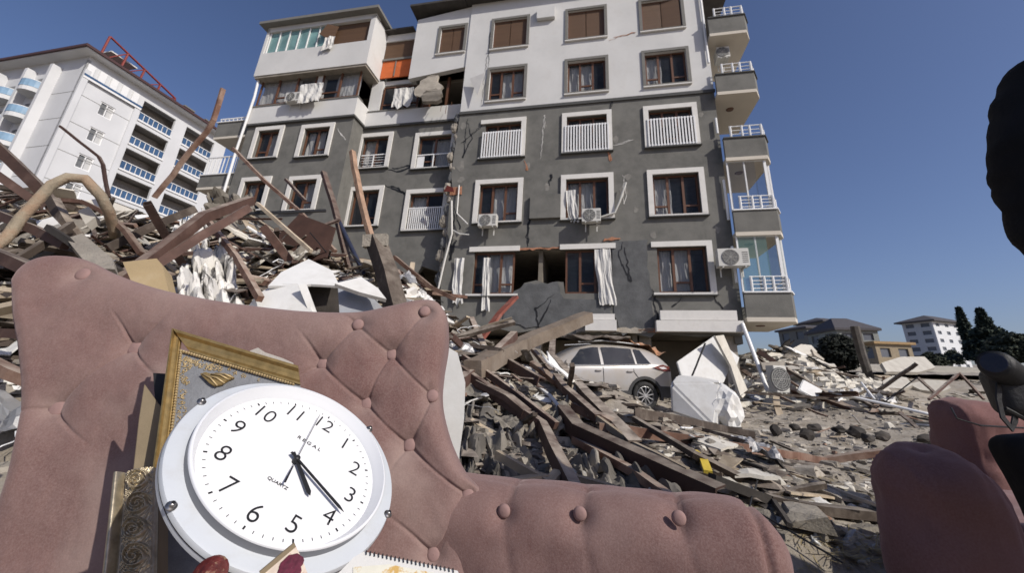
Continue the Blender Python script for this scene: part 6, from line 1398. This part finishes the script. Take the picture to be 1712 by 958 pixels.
# frame directions in its own plane
c0_ = FP1.ab(292, 556); c1_ = FP1.ab(496, 617); c2_ = FP1.ab(268, 740)
dx = V((c1_[0] - c0_[0], c1_[1] - c0_[1])); Lx = dx.length; dx /= Lx; dy = V((c2_[0] - c0_[0], c2_[1] - c0_[1])); Ly = dy.length; dy /= Ly
def FQ(a, b, c=0): return FP1.pt(c0_[0] + dx[0] * a + dy[0] * b, c0_[1] + dx[1] * a + dy[1] * b, c)
Wf, Hf = Lx * 1.02, .42
fw = .030
def bar(a0, b0, a1, b1, wa, wb, name):   # moulded profile bar from (a0,b0) to (a1,b1), width vector (wa,wb)
    mb = MB(); prof = [(0, 0), (0, .016), (.08, .021), (.25, .022), (.38, .015), (.62, .012), (.80, .012), (.9, .009), (1, .008), (1, 0)]
    n = len(prof)
    for (a, b, m_) in ((a0, b0, 1), (a1, b1, -1)):
        for t, h in prof: 
            s = t * fw if wa or wb else 0
            sh = s * m_ if m_ and False else 0
            mb.v.append(FQ(a + wa * t + (wb * t if (a1 != a0 and m_ == 1) else (-0 * t)), b + wb * t + (wa * t if (b1 != b0 and m_ == 1) else 0), h))
    for i in range(n - 1): mb.f.append((i, i + 1, n + i + 1, n + i))
    mb.f += [tuple(range(n)), tuple(range(n, 2 * n))]
    o = mb.build(name, M_gold, fr); return o
bar(0, 0, Wf, 0, 0, fw * 1.25, 'top_rail'); bar(0, 0, 0, Hf, fw * .55, 0, 'left_rail')
mb = MB(); mb.v = [FQ(fw * .5, fw * 1.2, .004), FQ(Wf, fw * 1.2, .004), FQ(Wf, Hf, .004), FQ(fw * .5, Hf, .004)]; mb.f = [(0, 1, 2, 3)]
pic = mb.build('picture', M_grey_art, fr)
# rope beading on the inner edge
mb = MB(); n = 44
for k in range(n): 
    c = FQ(fw * .55 + .004 + k * (Wf - fw) / n, fw * 1.3 + .003, .009); mb.lathe(c, FP1.n, [(.0001, .003), (.0022, .002), (.003, -.002)], 6)
for k in range(52): c = FQ(fw * .55 + .004, fw * 1.3 + .003 + k * .0055, .009); mb.lathe(c, FP1.n, [(.0001, .003), (.002, .002), (.0026, -.002)], 6)
mb.build('beading', M_gold2, fr, smooth=True)
mb = MB(); r = random.Random(5)
for k in range(160):   # lace ornament in the corner and along both sides
    if k < 80: a = fw * .55 + .006 + abs(r.gauss(0, .05)); b = fw * 1.3 + .008 + r.uniform(0, .012) + max(0, .02 - a * .2) * r.random()
    else: a = fw * .55 + .008 + r.uniform(0, .010) + .01 * r.random(); b = fw * 1.3 + .01 + r.uniform(0, .2)
    c = FQ(a, b, .005); a0 = r.uniform(0, 6.28); pts = [c + FP1.x * (.0035 * math.cos(a0 + t)) * (1 - t / 7) + FP1.y * (.0035 * math.sin(a0 + t)) * (1 - t / 7) for t in (0, 1, 2, 3, 4)]
    mb.tube(pts, .0008, 4)
mb.build('filigree', M_gold2, fr, smooth=True)
# golden bird relief
pe = [FP1.ab(*q) for q in ((337, 630), (345, 638), (352, 645), (360, 650), (372, 648), (384, 640), (394, 636), (386, 630), (376, 632), (366, 628), (356, 630), (346, 627))]
mb = MB(); mb.prism([FP1.pt(a, b, .006) for a, b in pe], FP1.n * .006); em = mb.build('bird_relief', M_gold, fr, bevel=.0015)
mb = MB()
for q0, q1 in (((350, 634), (378, 646)), ((356, 631), (385, 640)), ((362, 630), (392, 637)), ((342, 631), (366, 650))):
    a, b = FP1.ab(*q0), FP1.ab(*q1); mb.tube([FP1.pt(*a, .013), FP1.pt((a[0] + b[0]) / 2, (a[1] + b[1]) / 2 + .003, .014), FP1.pt(*b, .012)], .0016, 6)
mb.build('feather_relief', M_gold2, fr, smooth=True)
mb = MB(); mb.prism([FQ(-.005, .0, -.001), FQ(-.005, Hf, -.001), FQ(-.012, Hf, -.014), FQ(-.012, 0, -.014)], FP1.x * .008); mb.build('frame_side', M_blackp, fr)
# torn grey card rising behind the frame
mb = MB(); mb.prism([FP1.hit(*p) - FP1.n * .022 for p in ((400, 600), (415, 577), (428, 572), (440, 580), (470, 590), (488, 598), (490, 606), (497, 640), (420, 640))], -FP1.n * .003); tag(mb.build('torn_card', mat('grey_torn_card', (.38, .35, .31), .9, .12, 8, .4, dust=.2, dcol=(.45, .38, .28))), 'torn grey card sticking up behind the gold picture frame', 'card')
# broken backing board and black board left of the frame
PL2 = Plane(P(240, 720, .80), V((.25, -.9, .35)))
mb = MB(); mb.prism([PL2.hit(*p) for p in ((241, 642), (262, 672), (272, 683), (268, 760), (262, 800), (240, 930), (200, 930), (222, 790), (232, 700))], -PL2.n * .008); tag(mb.build('backing_board', M_board, bevel=.001), 'broken plain brown board standing above the carved frame piece', 'board')
mb = MB(); mb.prism([PL2.hit(*p) - PL2.n * .03 for p in ((246, 614), (282, 616), (284, 780), (262, 780), (250, 680))], -PL2.n * .006); tag(mb.build('black_board', M_blackp), 'black board showing between the brown board and the gold frame', 'board')
# carved frame fragment
PL3 = Plane(P(225, 860, .66), V((.12, -.86, .40)))
cv = empty('carved_frame', PL3.pt(0, -.12, 0), 'broken carved gold frame side with swirling scrollwork, standing left of the clock', 'frame piece')
Lf = PL3.ab(196, 797); Rf = PL3.ab(266, 784); Lb = PL3.ab(176, 985); Rb = PL3.ab(262, 985)
def CQ(s, t, c): a = (Lf[0] * (1 - s) + Rf[0] * s) * (1 - t) + (Lb[0] * (1 - s) + Rb[0] * s) * t; b = (Lf[1] * (1 - s) + Rf[1] * s) * (1 - t) + (Lb[1] * (1 - s) + Rb[1] * s) * t; return PL3.pt(a, b, c)
W3 = Rf[0] - Lf[0]
mb = MB(); ns, nt_ = 110, 300
def prof(s):
    if s < .26: u = s / .26; return .030 + .010 * math.sin(math.pi * u)
    if s < .32: return .026
    if s > .96: return .020
    return .030 + .006 * math.sin(math.pi * (s - .32) / .64)
def scroll(s, t):
    if s < .33 or s > .95: return 0
    x = (s - .64) / .30; h = 0
    for k in range(-1, 7):
        sg = 1 if k % 2 else -1; cy_ = .115 + k * .215; y = (t - cy_) / .105; dx_ = x - sg * .10
        r = math.hypot(dx_, y)
        if r < 1.15:
            th = math.atan2(y, dx_ * sg); sp = (r * 2.35 - th / 6.283 + .1) % 1.0; h = max(h, (1 - smooth(abs(sp - .5) / .30)) * (1 - smooth((r - .85) / .3)))
    lf = abs(math.sin(t * 95 + 14 * x * x)) * abs(math.sin(x * 9 + 3 * math.sin(t * 30))); 
    return .0065 * h + .0030 * lf * (1 - h * .7)
for j in range(nt_ + 1):
    for i in range(ns + 1): s, t = i / ns, j / nt_; mb.v.append(CQ(s, t, prof(s) + scroll(s, t) - .02))
w3 = ns + 1
for j in range(nt_):
    for i in range(ns): mb.f.append((j * w3 + i, (j + 1) * w3 + i, (j + 1) * w3 + i + 1, j * w3 + i + 1))
mb.build('carved_face', M_silver, cv, smooth=True)
mb = MB(); mb.prism([CQ(0, 0, .009), CQ(1, 0.0, -.003), CQ(1, 1, -.003), CQ(0, 1, .009)], -PL3.n * .028); mb.build('frame_core', M_board, cv)
# things at the clock's foot
PL4 = Plane(P(480, 940, .47), V((.15, -.75, .65)))
mb = MB(); mb.prism([PL4.hit(*p) for p in ((436, 962), (494, 913), (505, 935), (520, 975), (436, 990))], -PL4.n * .006)
fpic = tag(mb.build('picture_fragment', mat('cream_print', (.62, .52, .42), .5, .2, 60, .1, col2=(.35, .12, .10), c2scale=45, c2th=.56, c2w=.04)), 'triangular broken picture corner with a dark red rose, leaning on the bottom of the clock', 'picture')
cn = PL4.hit(487, 950); mb = MB(); r = random.Random(2)
for k in range(9): a = k * .7; q = cn + PL4.x * .006 * math.cos(a) * (k > 0) + PL4.y * .006 * math.sin(a) * (k > 0); mb.lathe(q + PL4.n * .0006, PL4.n, [(.0001, .0005), (.005, .0003), (.0055, 0)], 10)
o = mb.build('printed_rose', mat('rose_print', (.10, .015, .03), .5, .4, 200, 0), fpic)
mb = MB(); a_, b_ = PL4.hit(436, 962), PL4.hit(494, 913); mb.sweep([a_, b_], [(-.001, -.0035), (.001, -.0035), (.001, .0035), (-.001, .0035)]); mb.build('fragment_edge', M_board, fpic)
PL5 = Plane(P(665, 945, .50), V((.25, -.55, .80)))
book = empty('spiral_pad', PL5.p, 'white spiral pad with a flowered page at the lower right of the clock', 'notepad')
mb = MB(); mb.prism([PL5.hit(*p) for p in ((560, 965), (592, 932), (608, 923), (765, 955), (790, 1010), (560, 1010))], -PL5.n * .006); mb.build('page', M_cloth, book)
mb = MB()
for k in range(22): 
    c = PL5.hit(612 + k * 6.9, 924.5 + k * 1.42) + PL5.n * .0005; mb.tube([c - PL5.n * .004 + PL5.y * .002, c + PL5.n * .0015 + PL5.y * .0005, c + PL5.n * .0005 - PL5.y * .003], .0006, 5)
mb.build('spiral_binding', M_ink, book)
mb = MB(); mb.prism([PL5.hit(*p) + PL5.n * .0004 for p in ((590, 950), (650, 945), (740, 962), (740, 1000), (590, 1000))], PL5.n * .0003); mb.build('flowered_print', mat('flower_print', (.62, .60, .50), .6, .1, 30, 0, col2=(.50, .32, .10), c2scale=55, c2th=.55, c2w=.03), book)
# dark red embroidered box under the clock
M_redc = mat('dark_red_lacquer', (.10, .012, .010), .5, .4, 30, .3, 90, coat=.05, bdist=.002)
rb = rbox(V((-.40, .49, .335)), V((.8, .5, 0)).normalized(), V((-.5, .8, 0)).normalized(), V((0, 0, 1)), .20, .10, .11, .03, .012, None, .004, 2); tag(rb.build('red_box', M_redc, smooth=True), 'dark red lacquered box under the lower left edge of the clock', 'box')
mb = MB(); c = P(350, 962, .475); mb.lathe(c, V((.1, -.8, .6)), [(.0001, .010), (.006, .009), (.009, .005), (.013, .006), (.016, 0)], 20); tag(mb.build('ornament', mat('red_glazed', (.10, .015, .012), .45, .5, 90, .5, col2=(.3, .2, .12), c2scale=120, c2th=.6, c2w=.05), smooth=True), 'small round red glazed ornament at the bottom, left of the rose picture', 'ornament')

# ================================================================== SECOND SET OF ARMCHAIRS, right
M_velv2 = mat('dark_pink_velvet', (.19, .098, .09), .95, .14, 3.5, .4, 600, dust=.12, dcol=(.26, .15, .14), dscale=3, sheen=.2, spec=.12, bdist=.0012, col2=(.23, .13, .12), c2scale=170, c2th=.54, c2w=.16)
def pad_px(cx_px, top_px, w_px, Y, H_, W_, yaw, r, m, parent, name, seed, dim=(), drop=0):
    c = P(cx_px, top_px, Y); L = w_px / FPX * Y * .88; ex = V((math.cos(yaw), math.sin(yaw), -drop)); ey = V((-ex.y, ex.x, 0))
    cc = V((c.x, c.y, c.z - H_ / 2))
    def f(p, n):
        d = 0
        for (a, z, side) in dim:
            if side == 0: r2 = math.hypot(p.x - a, p.z - z); ok = p.y < 0
            else: r2 = math.hypot(p.x - a, p.y - z); ok = p.z > 0
            if ok: d -= .022 * gs(r2 / .05) + .008 * gs(r2 / .018)
        d += .006 * gs((abs(p.x) - (L / 2 - .045)) / .005) * (p.z > 0) - .007 * gs((p.x - .02 - .12 * p.z + .03 * fn(p.z * 4, p.y * 4, seed)) / .006) * gs((p.z - H_ * .35) / .12) + .010 * fn(p.x * 7, p.y * 7, p.z * 7 + seed)
        return d
    o = rbox(cc, ex, ey, V((0, 0, 1)), L, W_, H_, r, .018, f, .02, seed).build(name, m, parent, smooth=True); return o, cc, ex, ey, L
a2 = empty('tufted_sofa', V((1.75, 1.7, .03)), 'darker pink tufted sofa in shade at the right edge, with rounded bulging arm', 'sofa')
o, cc2, ex2, ey2, L2 = pad_px(1548, 748, 172, 1.42, .56, .30, R_(-6), .145, M_velv2, a2, 'armrest', 1, ((-.03, -.02, 1),), .17)
o, *_ = pad_px(1690, 672, 250, 2.05, .62, .30, R_(-10), .11, M_velv2, a2, 'backrest', 2, ((-.12, .0, 1), (.1, .1, 0)))
button(P(1676, 682, 2.0), V((0, -.3, 1)).normalized(), .014, o)
c = P(1730, 868, 1.45); rbox(V((c.x + .22, c.y + .10, c.z - .1)), V((1, -.15, 0)).normalized(), V((.15, 1, 0)).normalized(), V((0, 0, 1)), .70, .75, .20, .06, .025, None, .012, 9).build('seat_cushion', mat('seat_velvet', (.17, .09, .085), .95, .12, 4, .4, 600, sheen=.3, bdist=.0006), a2, smooth=True)
mb = MB(); mb.tube([P(1590, 682, 1.87), P(1600, 700, 1.83), P(1640, 712, 1.80), P(1712, 716, 1.8)], .0035, 6); tag(mb.build('shoulder_strap', M_black), 'thin black strap lying over the back of the dark pink sofa', 'strap')

# ================================================================== PERSON at the right edge, black jacket, back turned
M_jacket = mat('black_padded_jacket', (.008, .008, .009), .85, .3, 8, .5, 60, spec=.2, bdist=.004)
M_trous = mat('black_trousers', (.010, .010, .013), .9, .2, 10, .4, 80, spec=.15)
M_skin = mat('skin', (.42, .25, .17), .55, .06, 8, .1)
M_hair = mat('dark_hair', (.012, .009, .007), .6, .3, 60, .4, 200)
def skinned(name, chains, m, parent, sub=2):
    vs = []; es = []; rs = []
    for ch in chains:
        prev = None
        for p, r in ch:
            p = V(p); k = next((i for i, q in enumerate(vs) if (q - p).length < 1e-4), None)
            if k is None: vs.append(p); rs.append(r); k = len(vs) - 1
            if prev is not None: es.append((prev, k))
            prev = k
    base = world_loc(parent); me = bpy.data.meshes.new(name); me.from_pydata([tuple(v - base) for v in vs], es, []); o = bpy.data.objects.new(name, me); COL.objects.link(o); o.parent = parent
    sk = o.modifiers.new('s', 'SKIN'); sk.use_smooth_shade = True
    for i, r in enumerate(rs): r = r if isinstance(r, tuple) else (r, r); me.skin_vertices[0].data[i].radius = r
    me.skin_vertices[0].data[0].use_root = True
    sb = o.modifiers.new('u', 'SUBSURF'); sb.levels = sb.render_levels = sub
    bpy.context.view_layer.update(); ev = o.evaluated_get(bpy.context.evaluated_depsgraph_get()); m2 = bpy.data.meshes.new_from_object(ev); o.modifiers.clear(); o.data = m2; m2.materials.clear(); m2.materials.append(m)
    for p in m2.polygons: p.use_smooth = True
    if name == 'body':
        for v in m2.vertices:
            c = v.co; n = v.normal; c += n * (.014 * fn(c.x * 5, c.y * 5, c.z * 6) - .005 * abs(math.sin(c.z * 42 + 2 * fn(c.x * 5, c.y * 5, c.z * 3))) ** 3 * (1 if c.z > .9 else .3))
    return o
def person(ox, oy, lab, mirror=1):
    X = lambda x, y, z: (ox + x * mirror, oy + y, z)
    e = empty('person', V((ox, oy, .0)), lab, 'person')
    body = skinned('body', [
        [(X(0, 0, .98), (.29, .16)), (X(0, 0, 1.15), (.25, .15)), (X(0, .01, 1.34), (.22, .15)), (X(0, .01, 1.50), (.14, .11)), (X(0, .0, 1.55), (.062, .062)), (X(0, .0, 1.585), (.058, .058))],
        [(X(0, .01, 1.34), (.22, .15)), (X(-.25, .0, 1.46), .10), (X(-.33, .02, 1.30), .09), (X(-.338, .03, 1.06), .074), (X(-.315, -.0, .94), .064), (X(-.265, -.05, .84), .048)],
        [(X(0, .01, 1.34), (.22, .15)), (X(.19, .0, 1.42), .085), (X(.27, .02, 1.28), .072), (X(.31, .04, 1.10), .062), (X(.26, -.12, .96), .055), (X(.14, -.25, .93), .04)],
        [(X(0, 0, .98), (.29, .16)), (X(-.10, 0, .86), .105), (X(-.12, 0, .52), .072), (X(-.13, .03, .12), .055)],
        [(X(0, 0, .98), (.29, .16)), (X(.10, 0, .86), .105), (X(.12, 0, .52), .072), (X(.13, .03, .12), .055)]], M_jacket, e, 3)
    for s in (-1, 1):
        sh = skinned('shoe', [[(X(.13 * s, .06, .06), .05), (X(.13 * s, -.05, .05), .05), (X(.135 * s, -.15, .04), .04)]], M_black, e)
    head = lump(V(X(0, -.012, 1.685)), (.078, .098, .115), 1, 3)
    bm_ = []
    hd = MB(); nk = MB(); nk.tube([V(X(0, .005, 1.55)), V(X(0, .0, 1.62)), V(X(0, -.005, 1.66))], .052, 14)
    for i in range(25):
        for j in range(32):
            th = math.pi * i / 24; ph = 2 * math.pi * j / 32; d = V((math.sin(th) * math.sin(ph), -math.sin(th) * math.cos(ph), math.cos(th)))
            k = V((d.x * .074, d.y * .094, d.z * .118)); f = max(0, -d.y)
            k.y -= .020 * gs((d.x) / .16) * gs((d.z + .12) / .16) * f + .008 * gs(d.x / .3) * gs((d.z + .48) / .12) * f      # nose, lips
            k.y += .010 * (gs((abs(d.x) - .34) / .16) * gs((d.z - .08) / .14)) * f                                   # eye sockets
            if d.z < -.3: k.x *= 1 - .25 * (-d.z - .3)
            hd.v.append(V(X(0, -.012, 1.69)) + V((k.x * mirror, k.y, k.z)))
    for i in range(24):
        for j in range(32): hd.f.append((i * 32 + j, i * 32 + (j + 1) % 32, (i + 1) * 32 + (j + 1) % 32, (i + 1) * 32 + j))
    h = hd.build('head', M_skin, e, smooth=True); nk.build('neck', M_skin, h, smooth=True)
    for s in (-1, 1):
        mb = MB(); mb.lathe(V(X(s * .026, -.096, 1.702)), V((0, -1, 0)), [(.0005, .008), (.006, .006), (.009, 0)], 10); mb.build('eye', M_black, h)
        mb = MB(); mb.tube([V(X(s * .076, .0, 1.715)), V(X(s * .088, .012, 1.70)), V(X(s * .084, .006, 1.675)), V(X(s * .074, -.004, 1.665))], .009, 8); mb.build('ear', M_skin, h, smooth=True)
    hr = MB()
    for i in range(17):
        for j in range(28):
            th = (math.pi * .56) * i / 16; ph = 2 * math.pi * j / 28; back = .5 - .5 * math.cos(ph); th *= (.62 + .55 * back); d = V((math.sin(th) * math.sin(ph), -math.sin(th) * math.cos(ph), math.cos(th)))
            k = V((d.x * .084, d.y * .104, d.z * .128)) * (1 + .02 * fn(d.x * 6, d.y * 6, d.z * 6)); hr.v.append(V(X(0, -.010, 1.695)) + V((k.x * mirror, k.y, k.z)))
    for i in range(16):
        for j in range(28): hr.f.append((i * 28 + j, i * 28 + (j + 1) % 28, (i + 1) * 28 + (j + 1) % 28, (i + 1) * 28 + j))
    hr.build('hair', M_hair, e, smooth=True)
    # hands with five fingers closed on the camera
    for s in (-1, 1):
        w = V(X((-.255 if s < 0 else .14), -.06 if s < 0 else -.25, .83 if s < 0 else .93)); tox = 1 if s < 0 else -1; tox *= mirror
        ch = [[(w, .03), (w + V((tox * .03, -.04, -.005)), (.038, .02)), (w + V((tox * .05, -.07, -.005)), (.036, .017))]]
        hnd = skinned('hand', ch, M_skin, e)
        for k in range(5):
            if k == 4: b0 = w + V((tox * .045, -.035, .022)); pts = [(b0, .011), (b0 + V((tox * .02, -.012, .012)), .010), (b0 + V((tox * .038, -.02, .008)), .008)]
            else:
                b0 = w + V((tox * .052, -.074, .022 - k * .017)); L = (.9, 1, .93, .75)[k]; pts = [(b0, .0095), (b0 + V((tox * .03, -.014, 0)) * L, .009), (b0 + V((tox * .05, .006, -.002)) * L, .0085), (b0 + V((tox * .052, .026, -.004)) * L, .0075)]
            skinned('finger', [pts], M_skin, hnd)
    return e
sh0 = P(1650, 250, .86)
PX, PY = sh0.x + .462, .86
pr = person(PX, PY, 'person in a black padded jacket at the right edge, cut off by the frame')
for (x, y, a, lab) in ((2.02, .62, .4, 'added unseen person in a black jacket, put out of frame to shade the sofa'),):  # invented bystander out of view, added to shade the sofa
    c_ = copy_tree(pr); c_.location = (x, y, 0); c_.rotation_euler.z = a; c_['label'] = lab; c_['group'] = 'people added out of frame for shade'
# black photo camera with strap hanging at hip height in front of them
cp = P(1688, 640, .80)
ph = empty('photo_camera', cp, 'black photo camera with a looped strap hanging at the right edge above the dark sofa', 'camera')
def cbox(c, L, W_, H_, r, name, par=None): return rbox(c, V((.9, -.4, .1)).normalized(), V((.4, .9, 0)).normalized(), V((-.09, .04, 1)).normalized(), L, W_, H_, r, .008, None, .001, 1).build(name, M_black, par or ph, smooth=True)
cbody = cbox(cp + V((.045, 0, -.012)), .13, .06, .085, .018, 'body')
mb = MB(); mb.lathe(cp + V((-.015, -.01, .022)), V((-.9, -.5, .25)).normalized(), [(.0001, .045), (.022, .045), (.026, .03), (.026, -.03)], 28); ln = mb.build('lens', M_black, ph, smooth=True); 
mb = MB(); mb.lathe(cp + V((-.015, -.01, .022)) + V((-.9, -.5, .25)).normalized() * .0455, V((-.9, -.5, .25)), [(.0001, .0008), (.017, .0006), (.018, 0)], 24); mb.build('front_glass', mat('lens_glass', (.02, .02, .03), .05), ln)
mb = MB(); mb.sweep([cp + V(q) for q in ((-.02, 0, .0), (-.036, -.004, -.03), (-.042, -.006, -.06), (-.030, -.004, -.078), (-.015, 0, -.065), (-.004, 0, -.04))], [(-.0012, -.006), (.0012, -.006), (.0012, .006), (-.0012, .006)]); mb.build('strap', M_black, ph)
mb = MB(); mb.tube([cp + V(q) for q in ((-.03, -.004, -.045), (.02, 0, -.07), (.06, 0, -.09), (.2, 0, -.11))], .004, 6); mb.build('strap', M_black, ph)

# black shoulder bag hanging below the camera
bp_ = P(1752, 815, .98); bag = empty('shoulder_bag', bp_, 'black shoulder bag hanging at the right edge in front of the dark sofa', 'bag')
rbox(bp_ + V((.06, 0, 0)), V((.95, -.3, .12)).normalized(), V((.3, .95, 0)).normalized(), V((-.22, .0, .97)).normalized(), .20, .10, .22, .035, .012, None, .006, 5).build('body', M_jacket, bag, smooth=True)

hp_ = V((PX - .235, PY - .08, .82)); mb = MB(); mb.sweep([cp + V((.06, 0, .03)), cp + V((.10, .0, .07)), hp_, hp_ + V((.02, -.01, -.02)), cp + V((.13, 0, .04)), cp + V((.10, 0, 0))], [(-.0012, -.006), (.0012, -.006), (.0012, .006), (-.0012, .006)]); mb.build('wrist_strap', M_black, ph)
mb = MB(); mb.tube([bp_ + V((.13, 0, .09)), V((PX + .12, PY - .20, 1.02)), V((PX + .10, PY - .18, 1.25)), V((PX - .02, PY - .10, 1.53)), V((PX - .08, PY + .08, 1.54))], .010, 6); mb.build('strap', M_black, bag)
